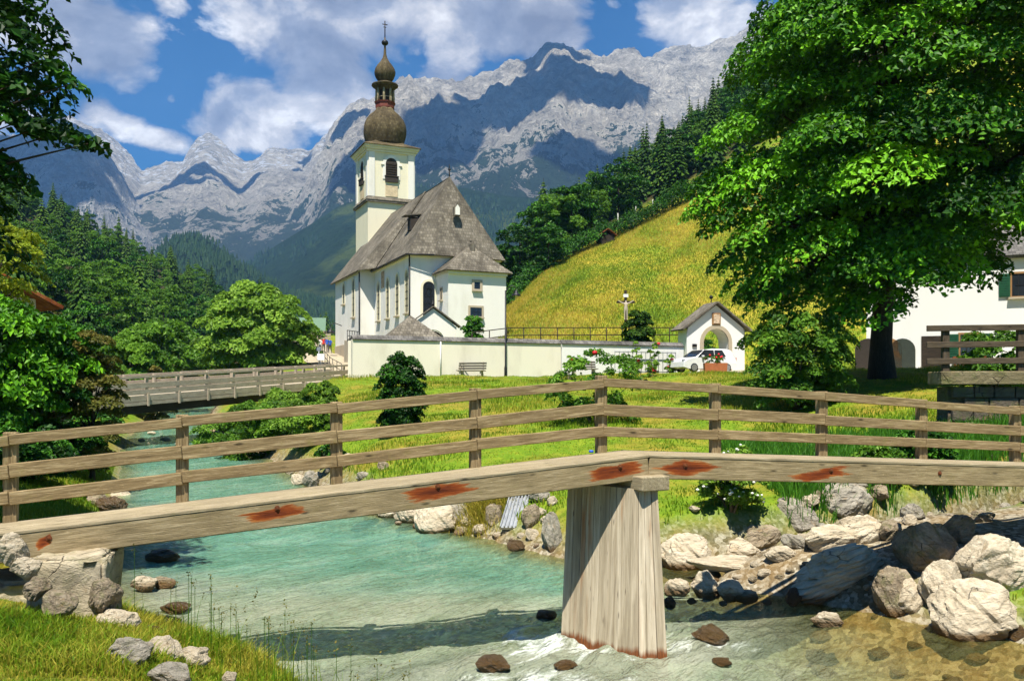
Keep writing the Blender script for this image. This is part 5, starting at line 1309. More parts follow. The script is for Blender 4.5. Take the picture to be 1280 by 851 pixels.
# stones seen through the clear shallows
k_ = 0
while k_ < 70:
    X_ = rg_.uniform(1.9, 8.0); Y_ = rg_.uniform(9.4, 14.0)
    if X_ > float(xr(np.array([Y_]))[0]) - .3 or (X_ < 2.4 and Y_ > 10.4): continue
    s_ = rg_.uniform(.06, .22); mt = rg_.choice(['rock', 'rock_moss', 'rock_wet', 'rock_grey']); me = RM[k_ % 12]; key = (me.name, mt)
    if key not in _rmats: m2 = me.copy(); m2.materials.clear(); m2.materials.append(M[mt]); _rmats[key] = m2
    o = bpy.data.objects.new('stone', _rmats[key]); COL.objects.link(o); o.scale = (s_, s_ * rg_.uniform(.6, 1), s_ * rg_.uniform(.4, .6)); o.location = (X_, Y_, gz(X_, Y_) + s_ * .1); o.rotation_euler = (rg_.uniform(-.2, .2), rg_.uniform(-.2, .2), rg_.uniform(0, 6.28))
    tag(o, {'rock': 'pale', 'rock_moss': 'brown', 'rock_wet': 'dark wet', 'rock_grey': 'grey'}[mt] + ' stone on the stream bed under clear shallow water', 'stone', {'rock': 'pale', 'rock_moss': 'brown', 'rock_wet': 'dark wet', 'rock_grey': 'grey'}[mt] + ' stones under the shallow water'); k_ += 1
# ------------------------------------------------------------------ leaves, shrubs, trees
def leaf_quads(C, N, size, rs, fold=.25, aspect=.62, droop=0.0):
    """one bent leaf per row of C; N its normal; returns V, Q"""
    n = len(C); N = N / (np.linalg.norm(N, axis=1)[:, None] + 1e-9)
    A = rs.normal(size=(n, 3)); A -= (A * N).sum(1)[:, None] * N; A /= np.linalg.norm(A, axis=1)[:, None] + 1e-9
    if droop: A[:, 2] -= droop; A /= np.linalg.norm(A, axis=1)[:, None]
    B = np.cross(N, A); s = (size * (.65 + .7 * rs.rand(n)))[:, None] if np.ndim(size) == 0 else size[:, None]
    v0 = C - A * s * .5; v2 = C + A * s * .55 - N * s * fold * .5; v1 = C + B * s * aspect * .5 + N * s * fold * .35; v3 = C - B * s * aspect * .5 + N * s * fold * .35
    V = np.stack([v0, v1, v2, v3], 1).reshape(-1, 3)
    Q = np.arange(4 * n).reshape(n, 4)
    return V, Q
TO = []
def clump_points(rs, centers, radii, per, flat=.55, shell=.55, up=.35, lean=.45):
    """leaves gathered on the upper, outer side of flattened clumps"""
    Cs, Ns = [], []; TO.clear()
    mid_ = np.mean(np.asarray(centers), 0)
    for c, r in zip(centers, radii):
        hd = np.asarray(c)[:2] - mid_[:2]; hl_ = np.linalg.norm(hd); hd = hd / (hl_ + 1e-6) * min(1, hl_ / 1.5); ln_ = lean * rs.uniform(.3, 1.5)
        n = int(per * (r / np.mean(radii)) ** 2); D = rs.normal(size=(n, 3)); D[:, 2] = np.where(D[:, 2] < -.25, -D[:, 2] * .6, D[:, 2]); D /= np.linalg.norm(D, axis=1)[:, None]
        rad = r * (shell + (1.12 - shell) * rs.rand(n) ** .6)
        P = D * rad[:, None]; P[:, 2] *= flat
        P[:, 2] -= .16 * (P[:, 0] ** 2 + P[:, 1] ** 2) / r          # the rim hangs
        P[:, 2] -= ln_ * (P[:, 0] * hd[0] + P[:, 1] * hd[1])
        Cs.append(np.asarray(c) + P); TO.append(np.full(n, rs.normal() * .2)); Nn = D * .55 + np.array([hd[0] * ln_, hd[1] * ln_, up + .3]) + rs.normal(size=(n, 3)) * .38; Ns.append(Nn)
    return np.concatenate(Cs), np.concatenate(Ns)
def crown_mesh(name, rs, centers, radii, per, leaf, mat, flat=.55, shell=.5, aspect=.62, droop=.25, up=.35, tint=(0, 1)):
    C, N = clump_points(rs, centers, radii, per, flat, shell, up)
    V, Q = leaf_quads(C, N, leaf, rs, .3, aspect, droop)
    t = np.clip(rs.normal(.5, .17, len(Q)) + np.concatenate(TO), 0, 1) * (tint[1] - tint[0]) + tint[0]
    return mesh_np(name, V, Q, mat, attrs={'tint': ('FACE', 'FLOAT', t)})
def ell_clumps(rs, n, rad, c=(0, 0, 0), inner=.55, low=-1.0, rr=(.22, .34)):
    """clump centres spread through an ellipsoid, kept apart"""
    rad = np.array(rad, float); tries = 0; mn = 1.25 / n ** (1 / 3); pts = np.zeros((n, 3)); k = 0
    while k < n and tries < n * 60:
        tries += 1
        d = rs.normal(size=3); d /= math.sqrt((d * d).sum()); d = d * (inner + (1 - inner) * rs.rand() ** .5)
        if d[2] < low: continue
        if k == 0 or ((pts[:k] - d) ** 2).sum(1).min() > (mn * (1 - tries / (n * 70))) ** 2: pts[k] = d; k += 1
    pts = pts[:k]
    P = np.array(pts) * rad + np.array(c); Rr = rad.mean() * (rr[0] + (rr[1] - rr[0]) * rs.rand(len(P)))
    return P, Rr
def limbs(base, top, r0, targets, rs, n=7, sides=9, name='trunk', mat='bark', parent=None, lean=.0):
    m = MB(); b = Vector(base); t = Vector(top); pts = []
    for k in range(n + 1):
        f = k / n; p = b.lerp(t, f) + Vector((rs.normal() * lean, rs.normal() * lean, 0)) * math.sin(math.pi * f); pts.append(p)
    rad = [r0 * (1.35 if k == 0 else 1) * (1 - .72 * k / n) for k in range(n + 1)]
    m.tube(pts, rad, sides)
    for tg in targets:
        tg = Vector(tg); f = min(.92, max(.3, ((tg.z - b.z) / max(.1, (t.z - b.z))) * .62)); i = f * n; i0 = int(i); st = pts[i0].lerp(pts[min(n, i0 + 1)], i - i0)
        mid = st.lerp(tg, .5) + Vector((0, 0, .1 * (tg - st).length)); rr = r0 * (1 - .72 * f) * .5
        m.tube([st, st.lerp(mid, .5) + Vector((0, 0, .02)), mid, mid.lerp(tg, .6), tg], [rr, rr * .8, rr * .6, rr * .4, rr * .2], 6)
    return m.build(name, M[mat], parent)

# --- the great maple on the right
def great_tree():
    rs = np.random.RandomState(5)
    gx_, gy_ = 13.55, 32.2; g = gz(gx_, gy_)
    t = thing('maple_tree', 'huge dark green broadleaf tree shading the bank before the white house', 'tree', (gx_, gy_, g))
    P, Rr = ell_clumps(rs, 390, (7.3, 6.9, 9.3), (2.5, -.3, 10.6), .5, -.85, (.115, .185))
    # lower branches reaching left, as tiers
    ext = [(-5.6, -2.2, 5.9, 1.4), (-5.0, -2.8, 5.2, 1.3), (-6.2, -1.2, 6.0, 1.0), (-5.2, -1.0, 7.4, 1.3), (-3.8, -3.5, 4.3, 1.3), (-2.6, -3.8, 3.6, 1.1), (-4.6, -2.4, 3.7, 1.1), (-4.9, -1.6, 2.9, .9), (-1.3, -4.0, 3.9, 1.2), (-.6, -4.6, 3.1, .9),
           (1.2, -4.4, 4.3, 1.4), (3.0, -4.2, 4.0, 1.3), (4.6, -3.6, 4.4, 1.3), (3.6, -4.6, 3.3, 1.0), (2.8, -4.2, 2.7, .8), (5.8, -2.6, 5.2, 1.3), (7.4, -1.5, 7.5, 1.4), (7.6, -1.4, 10.5, 1.5), (.5, -5.6, 5.4, 1.5), (2.6, -6.0, 5.8, 1.4), (4.8, -5.4, 6.2, 1.5), (-2.2, -5.4, 6.2, 1.5), (-3.6, -4.4, 7.4, 1.5), (-3.6, -4.0, 11.6, 1.6), (-3.4, -2, 2.7, 1.1), (-2.3, -2.8, 2.3, .9), (-4.2, -1.6, 4.6, 1.2), (-3, -1, 4.8, 1.3), (-1.5, -2, 4.8, 1.3), (-5.6, -1, 4.4, 1.0), (-1.3, -3, 2.5, .8), (-3.0, 0, 3.6, 1.2), (-4.4, -.5, 3.4, 1.0), (-2.2, -1.2, 3.4, 1.1), (-1.4, -3.4, 4.6, 1.2), (-6.6, -1.5, 6.1, 1.0), (-6.2, -1.8, 5.2, .9), (-5.8, -1.5, 7.0, 1.2), (-6.3, -1, 6.9, 1.0), (-5.3, -2.0, 3.5, 1.0), (-4.6, -2.2, 2.9, 1.0), (-5.2, -1.6, 4.3, 1.1), (-1.6, -3.6, 2.2, .9), (-.6, -3.8, 2.6, .9), (-5.9, -1.6, 8.4, 1.2), (.3, -3.6, 4.4, 1.2), (1.8, -3.4, 4.2, 1.2), (-.2, -2.6, 5.6, 1.4), (1.4, -2.6, 5.4, 1.4), (-1.6, -2.6, 6.2, 1.4), (3.2, -3.0, 5.4, 1.3), (-5.2, -2.4, 6.6, 1.4), (-3.9, -3.6, 5.6, 1.3), (-3.8, -2.4, 14.4, 1.5), (-3.0, -2.0, 16.6, 1.5)]
    P = np.concatenate([P, np.array([e[:3] for e in ext])]); Rr = np.concatenate([Rr, np.array([e[3] for e in ext])])
    keep = ~((P[:, 2] < 3.0) & (np.abs(P[:, 0]) < 1.5) & (P[:, 1] < 1)); qx = HX + F * (gx_ + P[:, 0]) / (gy_ + P[:, 1]); qy = HY - F * (g + P[:, 2] - Rr * .75 - ZE) / (gy_ + P[:, 1]); keep &= ~((qx > 1222) & (qy > 322)) & ~((qx > 1105) & (qy > 385)); P, Rr = P[keep], Rr[keep]    # the right side was pruned high above the house
    link('crown', crown_mesh('crown', rs, P, Rr, 520, .19, M['leaf_maple'], .5, .6, .7, .35, .45), t)
    sel = [tuple(P[i]) for i in rs.choice(len(P), 30, replace=False)] + [e[:3] for e in ext[:10]]
    limbs((0, 0, -.5), (.5, 0, 13.5), .42, sel, rs, 8, 12, 'trunk', 'bark', t, .12)
    return t
great_tree()

# --- overhanging tree on the left, its trunk out of the frame
def left_tree():
    rs = np.random.RandomState(11)
    gx_, gy_ = -11.55, 13.6; g = gz(gx_, gy_)
    t = thing('maple_tree', 'dark broadleaf tree whose boughs hang into the upper left of the view', 'tree', (gx_, gy_, g))
    P, Rr = ell_clumps(rs, 150, (3.8, 3.3, 4.9), (-.2, .2, 7.8), .42, -.85, (.2, .28))
    ext = [(3.6, -.2, 7.45, .75), (4.3, -.1, 6.9, .45), (4.75, .0, 6.6, .3), (3.2, -.3, 6.6, .7), (3.9, 0, 6.0, .55), (4.45, .1, 5.85, .5), (4.95, .1, 5.7, .34), (3.3, -.1, 5.2, .7), (3.0, -.5, 4.5, .7), (3.5, 0, 8.4, .6), (3.9, 0, 9.3, .5), (4.2, .1, 9.0, .4), (3.1, .2, 4.9, .6), (2.9, 0, 8.9, .7), (3.3, .2, 7.8, .6), (2.8, -.4, 7.2, .8), (3.9, -.2, 6.5, .5), (3.6, .1, 5.4, .5), (2.7, -.3, 5.8, .8), (4.2, 0, 5.9, .45), (2.6, -.3, 4.0, .7), (2.9, 0, 3.6, .6), (2.5, 0, 9.8, .8), (3.4, -.2, 10.2, .6)]
    P = np.concatenate([P, np.array([e[:3] for e in ext])]); Rr = np.concatenate([Rr, np.array([e[3] for e in ext])])
    link('crown', crown_mesh('crown', rs, P, Rr, 420, .15, M['leaf_dark'], .42, .4, .72, .3, .4), t)
    limbs((0, 0, -.5), (.2, 0, 10.5), .12, [tuple(P[i]) for i in rs.choice(len(P), 20, replace=False)] + [e[:3] for e in ext], rs, 7, 10, 'trunk', 'bark', t, .1)
left_tree()

# --- shrubs
def shrub(name, lab, x, y, w, h, mat, leaf, n, per, seed, cat='shrub', group=None, flat=.75, shell=.35, rr=(.26, .38), zoff=0, stems=5, flowers=None, up=.3, droop=.2, aspect=.62, low=-.7):
    rs = np.random.RandomState(seed); g = gz(x, y) + zoff
    t = thing(name, lab, cat, (x, y, g), group=group)
    P, Rr = ell_clumps(rs, n, (w / 2 * .82, w / 2 * .75, h / 2 * .9), (0, 0, h * .49), .35, low, rr)
    nl = max(3, n // 3); a_ = rs.rand(nl) * 6.283; q_ = w / 2 * .68 * rs.rand(nl) ** .5; P = np.concatenate([P, np.stack([q_ * np.cos(a_), q_ * np.sin(a_) * .9, h * (.08 + .2 * rs.rand(nl))], 1)]); Rr = np.concatenate([Rr, rs.choice(Rr, nl)])
    link('foliage', crown_mesh('foliage', rs, P, Rr, per, leaf, M[mat], flat, shell, aspect, droop, up), t)
    m = MB()
    for k in range(stems):
        q = P[rs.randint(len(P))]; m.tube([(rs.normal() * .06, rs.normal() * .06, -.2), (q[0] * .35, q[1] * .35, q[2] * .5), tuple(q)], [.03 * (h ** .5), .02 * (h ** .5), .006], 6)
    m.build('stem', M['bark_pale'], t)
    if flowers:
        fm, cnt, fr, fname = flowers
        for k in range(cnt):
            i = rs.randint(len(P)); d = rs.normal(size=3); d[1] = -abs(d[1]); d[2] = abs(d[2]) * .6; d /= np.linalg.norm(d)
            q = P[i] + d * Rr[i] * np.array([1.12, 1.12, .95])
            b = MB(); b.ball((0, 0, 0), fr * rs.uniform(.75, 1.2), sub=1, scale=(1, 1, .75)); fo = b.build(fname, M[fm], t); fo.location = q
    return t
def on(px, py): p = hit(px, py); return p.x, p.y
x, y = on(497, 549); shrub('round_shrub', 'dense dark green rounded bush alone on the grass below the wall', x, y + .8, 2.0, 2.95, 'leaf_dark', .1, 120, 120, 31, rr=(.15, .23), low=-.98, flat=.95)
x, y = on(745, 533); shrub('rose_bush', 'loose rose bush with two red blooms before the white wall bench', x, y + 1, 4.0, 2.7, 'leaf_mid', .13, 30, 130, 32, rr=(.14, .26), flowers=('petal_red', 5, .09, 'rose'), shell=.2, low=-.9)
x, y = on(1000, 512); shrub('rose_bush', 'big rose bush with red blooms under the great tree by the car', x, y + .3, 4.4, 3.6, 'leaf_mid', .15, 60, 190, 33, rr=(.18, .28), low=-.98, flowers=('petal_red', 7, .09, 'rose'), shell=.25)
x, y = on(925, 668); shrub('flowering_bush', 'white flowered wild bush above the pale stones right of the pier', x - .1, y + .25, 1.6, 1.25, 'leaf_light', .08, 26, 190, 34, rr=(.24, .36), flowers=('petal_white', 70, .034, 'white_flower'))
x, y = at(798, 415, 59.5).x, 59.5; shrub('yew_bush', 'dark rounded evergreen bush beside the crucifix', x, y, 2.1, 2.9, 'needle', .22, 30, 200, 35, rr=(.3, .42), zoff=-.1)
# roses on the trellis
for i, (px, h_, lab, nb) in enumerate([(797, 2.2, 'climbing rose in the left half of the white trellis', 3), (818, 2.3, 'climbing rose with red bloom at the middle of the white trellis', 3), (841, 1.4, 'low rose plant at the right end of the white trellis', 2)]):
    x = at(px, 450, 55.5).x; yy = float(wall_y(np.array([x]))[0]) - 1.0
    shrub('climbing_rose', lab, x, yy, 1.1, h_, 'leaf_light', .16, 12, 40, 40 + i, rr=(.2, .3), flowers=('petal_red', nb, .13, 'rose'), shell=.2, group='roses on the white trellis')
# weeds on and by the wall
x = at(577, 400, 58.2).x; shrub('ivy', 'bright green ivy hanging over the right side of the white garden gate', x + .8, 58.1, 1.5, 2.6, 'ivy', .15, 34, 120, 47, zoff=.1, stems=3, cat='ivy')
shrub('flower_bed', 'small orange and green flower tub at the churchyard corner by the lane', -9.9, 58.5, 1.5, 1.5, 'leaf_olive', .14, 14, 120, 48, zoff=.5, flowers=('terracotta', 8, .1, 'bloom'), cat='plants')
shrub('wall_shrub', 'low yellow green shrub on top of the churchyard wall corner by the ramp rail', -8.3, 56, 1.8, 1.1, 'leaf_light', .14, 14, 130, 49, zoff=.35)
for i, (px, d) in enumerate([(815, 51), (802, 47), (712, 45)]):
    p = at(px, 470, d); shrub('rose_bush', ['leggy young rose plant in front of the trellis', 'small green plant at the grass edge before the trellis', 'small green plant at the grass edge left of the rose bush'][i], p.x, p.y, .9, 1.3, 'leaf_light', .13, 8, 50, 50 + i, rr=(.2, .3), shell=.2)

x, y = on(1165, 636); shrub('added_shade_bush', 'dark leafy bush added for shade above the slanting boulder', x, y + .4, 1.7, 1.2, 'leaf_dark', .1, 26, 150, 55)  # made-up bush, put in to deepen the shade on this bank
x, y = on(1108, 622); shrub('added_shade_bush', 'long leaved green bush added for shade right of the largest grey boulder', x, y + .4, 1.1, .9, 'leaf_mid', .1, 20, 130, 56)  # second bush added for the same shade
shrub('garden_bush', 'green bush seen through the arch of the gatehouse', gp.x + .7, gp.y + 4.4, 2.2, 2.8, 'leaf_dark', .16, 30, 120, 57)
# --- willows and brush along the church side of the river
GW = 'willow brush along the river under the road bridge'
for i, (px, py, w, h, mat, lab) in enumerate([(300, 574, 3.0, 1.7, 'leaf_mid', 'green willow shrub at the water below the road bridge, leftmost in its row'), (340, 572, 3.2, 1.9, 'leaf_mid', 'bushy willow shrub at the water below the road bridge, second in its row'), (378, 570, 2.8, 1.9, 'leaf_light', 'lighter willow shrub below the road bridge, third in its row'), (268, 560, 3.0, 2.0, 'leaf_mid', 'low willow shrub under the road bridge near the stream'),
        (392, 520, 2.2, 1.5, 'leaf_light', 'yellow green shrub against the white bridge abutment'), (350, 534, 3.0, 1.6, 'leaf_light', 'yellow green shrub growing up to the road bridge boards'), (312, 545, 3.0, 1.4, 'leaf_mid', 'green shrub in the shade line of the road bridge'), (408, 604, 1.2, 1.1, 'leaf_dark', 'small dark plant behind the footbridge post by the grass tip'), (403, 556, 1.2, .8, 'leaf_light', 'small light plant on the grass left of the round bush')]):
    x, y = on(px, py); shrub('willow_shrub', lab, x, y + .8, w, h, mat, .13, 26, 200, 60 + i, group=GW, shell=.25)

# --- left bank
def tree(name, lab, x, y, rad, cz, mat, leaf, n, per, seed, r0=.2, cat='tree', group=None, bark='bark', flat=.5, shell=.45, rr=(.2, .3), droop=.3, low=-.8, up=.4, aspect=.66, inner=.5, nl_=14):
    rs = np.random.RandomState(seed); g = gz(x, y)
    t = thing(name, lab, cat, (x, y, g), group=group)
    P, Rr = ell_clumps(rs, n, rad, (0, 0, cz), inner, low, rr)
    link('crown', crown_mesh('crown', rs, P, Rr, per, leaf, M[mat], flat, shell, aspect, droop, up), t)
    limbs((0, 0, -.4), (0, 0, cz + rad[2] * .4), r0, [tuple(P[i]) for i in rs.choice(len(P), min(nl_, len(P)), replace=False)], rs, 6, 9, 'trunk', bark, t, .08)
    return t
tree('lime_tree', 'dense deep green tree leaning over the left bank behind the railing', -15.4, 26.5, (2.6, 2.5, 2.1), 2.5, 'leaf_maple', .19, 75, 330, 71, .16, low=-1, rr=(.22, .32), droop=.6)
tree('lime_tree', 'dark tree filling the left edge below the orange roof', -18.4, 27.5, (2.6, 2.6, 2.3), 2.6, 'leaf_dark', .19, 60, 300, 72, .16, low=-1, rr=(.22, .32), droop=.6)
tree('yew_tree', 'slim olive brown conifer at the river edge beside the dense green tree', -13.0, 27.2, (.9, .9, 2.2), 2.3, 'leaf_olive', .11, 50, 230, 73, .1, low=-1, rr=(.2, .3), inner=.3)
tree('yellow_tree', 'bright yellow green tree above the orange roof at the left edge', -27.5, 46, (2.9, 2.8, 2.8), 7.6, 'leaf_yellow', .27, 40, 130, 74, .2, rr=(.2, .3), flat=.4)
for i, (px, py, w, h, mat, lab) in enumerate([(60, 590, 2.6, 1.5, 'leaf_dark', 'dark undergrowth bush on the shaded left shore'), (20, 600, 2.6, 1.4, 'leaf_dark', 'dark bush on the shaded left shore at the frame edge'), (108, 560, 2.4, 1.8, 'leaf_dark', 'dark bush at the water under the slim olive conifer'), (15, 565, 2.2, 1.6, 'leaf_olive', 'ochre bush behind the left railing post')]):
    x, y = on(px, py); shrub('bank_bush', lab, x, y + .5, w, h, mat, .12, 24, 190, 80 + i, group='bushes on the shaded left shore')
tree('ash_tree', 'broad light green tree behind the road bridge, in front of the others', -21.6, 74, (4.9, 4.2, 4.0), 4.3, 'leaf_light', .34, 90, 260, 75, .3, low=-.95, rr=(.17, .26), up=.3)
tree('ash_tree', 'mid green round tree left of the broad light green one behind the road bridge', -33.0, 82, (4.4, 4.2, 3.8), 4.4, 'leaf_mid', .36, 70, 220, 76, .3, low=-.95, rr=(.19, .28))
tree('ash_tree', 'leafy green tree with drooping boughs in the middle of the bank woods', -29.3, 68, (2.7, 2.6, 2.8), 2.9, 'leaf_mid', .33, 55, 200, 77, .25, low=-.95, rr=(.19, .28), droop=.7)
tree('ash_tree', 'green tree just right of the slim olive conifer over the road bridge rail', -35.0, 66, (3.6, 3.4, 3.0), 3.0, 'leaf_mid', .34, 60, 210, 78, .25, low=-.95, rr=(.19, .28))
tree('copper_tree', 'small brownish tree between green ones behind the road bridge', -26.8, 66, (1.7, 1.6, 2.0), 2.5, 'leaf_olive', .28, 30, 120, 79, .16, low=-.95)

# --- forest trees: a few kinds, many individuals
def conifer_mesh(seed, slim=1.0, mat='needle'):
    """height 1; whorls of drooping sprays"""
    rs = np.random.RandomState(seed); Cs = []; Vs = []; Qs = []; Ts = []; n0 = 0
    L = 24
    for k in range(L):
        f = (k + .5 * rs.rand()) / L; z = .07 + .92 * f; R0 = slim * .20 * (1 - f) ** .82 * (.82 + .35 * rs.rand()) + .006; nb = int(11 - 6 * f)
        a0 = rs.rand() * 6.28
        for b in range(nb):
            a = a0 + 6.283 * b / nb + rs.normal() * .16; r = R0 * (.75 + .45 * rs.rand()); d = np.array([math.cos(a), math.sin(a), 0]); s = np.array([-d[1], d[0], 0])
            for j in range(4):
                u0 = j / 4; u1 = (j + 1.3) / 4
                w_ = r * .30 * (1 - .55 * u0) + .006
                c0 = d * r * u0 + np.array([0, 0, z - r * .55 * u0 ** 1.3]); c1 = d * r * u1 + np.array([0, 0, z - r * .55 * u1 ** 1.3 - .006])
                tl = rs.normal() * .25
                for sg in (-1, 1):
                    q = np.array([c0, c0 + s * sg * w_ * .5 - np.array([0, 0, w_ * .35]), c1 + s * sg * w_ * (.9 + tl) - np.array([0, 0, w_ * .55]), c1])
                    Vs.append(q); Ts.append(np.clip(.35 + .3 * u0 + rs.normal() * .16, 0, 1))
    V = np.concatenate(Vs); Q = np.arange(len(V)).reshape(-1, 4); t = np.array(Ts)
    # tip and trunk
    m = []; k6 = 6; ang = np.arange(k6) * 2 * math.pi / k6
    tv = np.concatenate([np.stack([.012 * np.cos(ang), .012 * np.sin(ang), np.full(k6, -.05)], 1), np.stack([.002 * np.cos(ang), .002 * np.sin(ang), np.full(k6, 1.0)], 1)])
    tq = np.array([[i, (i + 1) % k6, k6 + (i + 1) % k6, k6 + i] for i in range(k6)]) + len(V)
    mi = np.concatenate([np.zeros(len(Q)), np.ones(k6)])
    return mesh_np('spruce', np.concatenate([V, tv]), np.concatenate([Q, tq]), [M[mat], M['bark']], mi, attrs={'tint': ('FACE', 'FLOAT', np.concatenate([t, np.zeros(k6)]))})
def broad_mesh(seed, mat, n=34, per=120, shape=(.36, .36, .46)):
    """height 1"""
    rs = np.random.RandomState(seed)
    P, Rr = ell_clumps(rs, n, shape, (0, 0, .53), .45, -.95, (.2, .3))
    C, N = clump_points(rs, P, Rr, per, .6, .4, .35); V, Q = leaf_quads(C, N, .045, rs, .3, .66, .3)
    k6 = 6; ang = np.arange(k6) * 2 * math.pi / k6
    tv = np.concatenate([np.stack([.02 * np.cos(ang), .02 * np.sin(ang), np.full(k6, -.06)], 1), np.stack([.008 * np.cos(ang), .008 * np.sin(ang), np.full(k6, .75)], 1)])
    tq = np.array([[i, (i + 1) % k6, k6 + (i + 1) % k6, k6 + i] for i in range(k6)]) + len(V)
    t = np.clip(rs.normal(.5, .2, len(Q)), 0, 1)
    return mesh_np('broadleaf_tree', np.concatenate([V, tv]), np.concatenate([Q, tq]), [M[mat], M['bark']], np.concatenate([np.zeros(len(Q)), np.ones(k6)]), attrs={'tint': ('FACE', 'FLOAT', np.concatenate([t, np.zeros(k6)]))})
CONI = [conifer_mesh(300 + i, s) for i, s in enumerate((.85, 1.0, 1.15, .75))]
BRO = {'leaf_dark': [broad_mesh(401, 'leaf_dark'), broad_mesh(402, 'leaf_dark', shape=(.4, .4, .44))], 'leaf_mid': [broad_mesh(403, 'leaf_mid'), broad_mesh(404, 'leaf_mid', shape=(.42, .42, .45))], 'leaf_light': [broad_mesh(405, 'leaf_light')]}
def forest_tree(kind, x, y, h, lab, group, rng):
    me = rng.choice(CONI) if kind == 'spruce' else rng.choice(BRO[kind])
    o = link('spruce_tree' if kind == 'spruce' else 'broadleaf_tree', me)
    o.location = (x, y, gz(x, y) - .2); o.rotation_euler = (rng.uniform(-.03, .03), rng.uniform(-.03, .03), rng.uniform(0, 6.28)); k = rng.uniform(.88, 1.12)
    o.scale = (h * k, h * k, h)
    return tag(o, lab, 'tree', group)
rng = random.Random(77)
def scatter(n, inside, mind, tries=60):
    pts = []
    for _ in range(n * tries):
        if len(pts) >= n: break
        p = inside()
        if p is None: continue
        if all((p[0] - q[0]) ** 2 + (p[1] - q[1]) ** 2 > mind ** 2 for q in pts): pts.append(p)
    return pts
def px_of(x, y, z): return HX + F * x / y, HY - F * (z - ZE) / y
# left wooded slope
def in_left():
    y = rng.uniform(84, 330); x = -y * rng.uniform(.17, .84)
    L_ = float(xl(np.array([y]))[0]) - x
    if L_ < 10: return None
    return (x, y)
for (x, y) in sorted(scatter(265, in_left, 5.0), key=lambda p: p[1]):
    L_ = float(xl(np.array([y]))[0]) - x
    low = L_ < 30
    kind = ('spruce' if rng.random() < .35 else rng.choice(['leaf_mid', 'leaf_dark', 'leaf_mid'])) if low else ('spruce' if rng.random() < .6 else rng.choice(['leaf_mid', 'leaf_dark', 'leaf_mid']))
    h = rng.uniform(9, 15) if kind == 'spruce' else rng.uniform(7, 11)
    zone_ = 'low on the left wooded slope' if low else ('high on the left wooded slope' if y > 170 else 'in the middle of the left wooded slope')
    forest_tree(kind, x, y, h, {'spruce': 'dark spruce among others ', 'leaf_mid': 'mid green broadleaf tree between spruces ', 'leaf_dark': 'dark green broadleaf tree between spruces '}[kind] + zone_, {'spruce': 'spruces ', 'leaf_mid': 'mid green trees ', 'leaf_dark': 'dark green trees '}[kind] + zone_, rng)
# behind the church, closing the valley
for i in range(16):
    y = rng.uniform(230, 330); x = -y * rng.uniform(.19, .30); forest_tree('spruce', x, y, rng.uniform(13, 18), 'dark spruce in the tree row far up the valley left of the church', 'spruces up the valley', rng)
# right: wooded hill above the meadow. Foot of the wood follows the hedge
HEDGE = [(-2.5, 101), (2, 104), (6, 109), (11, 113.5), (16, 117), (22, 121), (29, 124), (36, 127), (44, 130)]
def hedge_y(x): return float(np.interp(x, [h[0] for h in HEDGE], [h[1] for h in HEDGE]))
def in_right():
    y = rng.uniform(108, 320); x = y * rng.uniform(-.012, .36)
    gap = 5 if x < 9 else 20
    if y < hedge_y(x) + gap: return None
    return (x, y)
for (x, y) in sorted(scatter(200, in_right, 4.9), key=lambda p: p[1]):
    d_ = y - hedge_y(x)
    left = x < 12
    kind = (rng.choice(['leaf_dark', 'leaf_dark', 'leaf_mid']) if left and y < 150 else ('spruce' if rng.random() < .6 else rng.choice(['leaf_mid', 'leaf_dark'])))
    h = (rng.uniform(10, 16) if kind == 'spruce' else rng.uniform(8, 12)) * (.75 if left and y < 150 else 1)
    zone_ = 'at the left foot of the wooded hill' if left and y < 150 else ('just above the meadow hedge' if d_ < 40 else 'high on the wooded hill right of the church')
    forest_tree(kind, x, y, h, {'spruce': 'dark spruce among others ', 'leaf_mid': 'mid green broadleaf tree ', 'leaf_dark': 'dense dark broadleaf tree '}[kind] + zone_, {'spruce': 'spruces ', 'leaf_mid': 'mid green trees ', 'leaf_dark': 'dark trees '}[kind] + zone_, rng)
# the big dark trees at the church's right shoulder
for i, (px, d, h, kind, lab) in enumerate([(650, 107, 8.2, 'leaf_dark', 'big dark tree directly right of the church roof'), (672, 112, 9.0, 'leaf_dark', 'biggest dark tree in the group right of the church roof'), (696, 114, 8.8, 'leaf_mid', 'tall mid green tree in the group right of the church roof'), (720, 118, 8.6, 'leaf_dark', 'dark tree at the right end of the group beside the hut'), (636, 110, 7.0, 'leaf_dark', 'smaller dark tree peeping from behind the church eaves'), (738, 124, 7.5, 'leaf_mid', 'green tree behind the little hut by the hedge'), (686, 106, 5.5, 'leaf_dark', 'low dark tree in front of the group right of the church')]):
    forest_tree(kind, (px - HX) / F * d, d, h, lab, None, rng)
forest_tree('spruce', (828 - HX) / F * 205, 205, 15, 'pale slender tree standing out of the skyline of the wooded hill', None, rng)
for px, d, h in ((893, 215, 15), (915, 235, 17), (872, 225, 14)):
    forest_tree('spruce', (px - HX) / F * d, d, h, 'tall pointed spruce on the skyline left of the great tree', 'skyline spruces left of the great tree', rng)

# hedge along the top of the meadow
rs = np.random.RandomState(91); cen = []; 
for k in range(150):
    x = -1 + 46 * k / 149; y = hedge_y(x); g = gz(x, y); cen.append((x + rs.normal() * .25, y + rs.normal() * .35, g + .95 + rs.normal() * .2))
cen = np.array(cen); hg = thing('hedge', 'long dark green hedge along the upper edge of the flowery meadow', 'hedge', (0, 0, 0))
link('foliage', crown_mesh('foliage', rs, cen, 1.35 + .35 * rs.rand(len(cen)), 190, .26, M['leaf_dark'], .85, .5), hg)
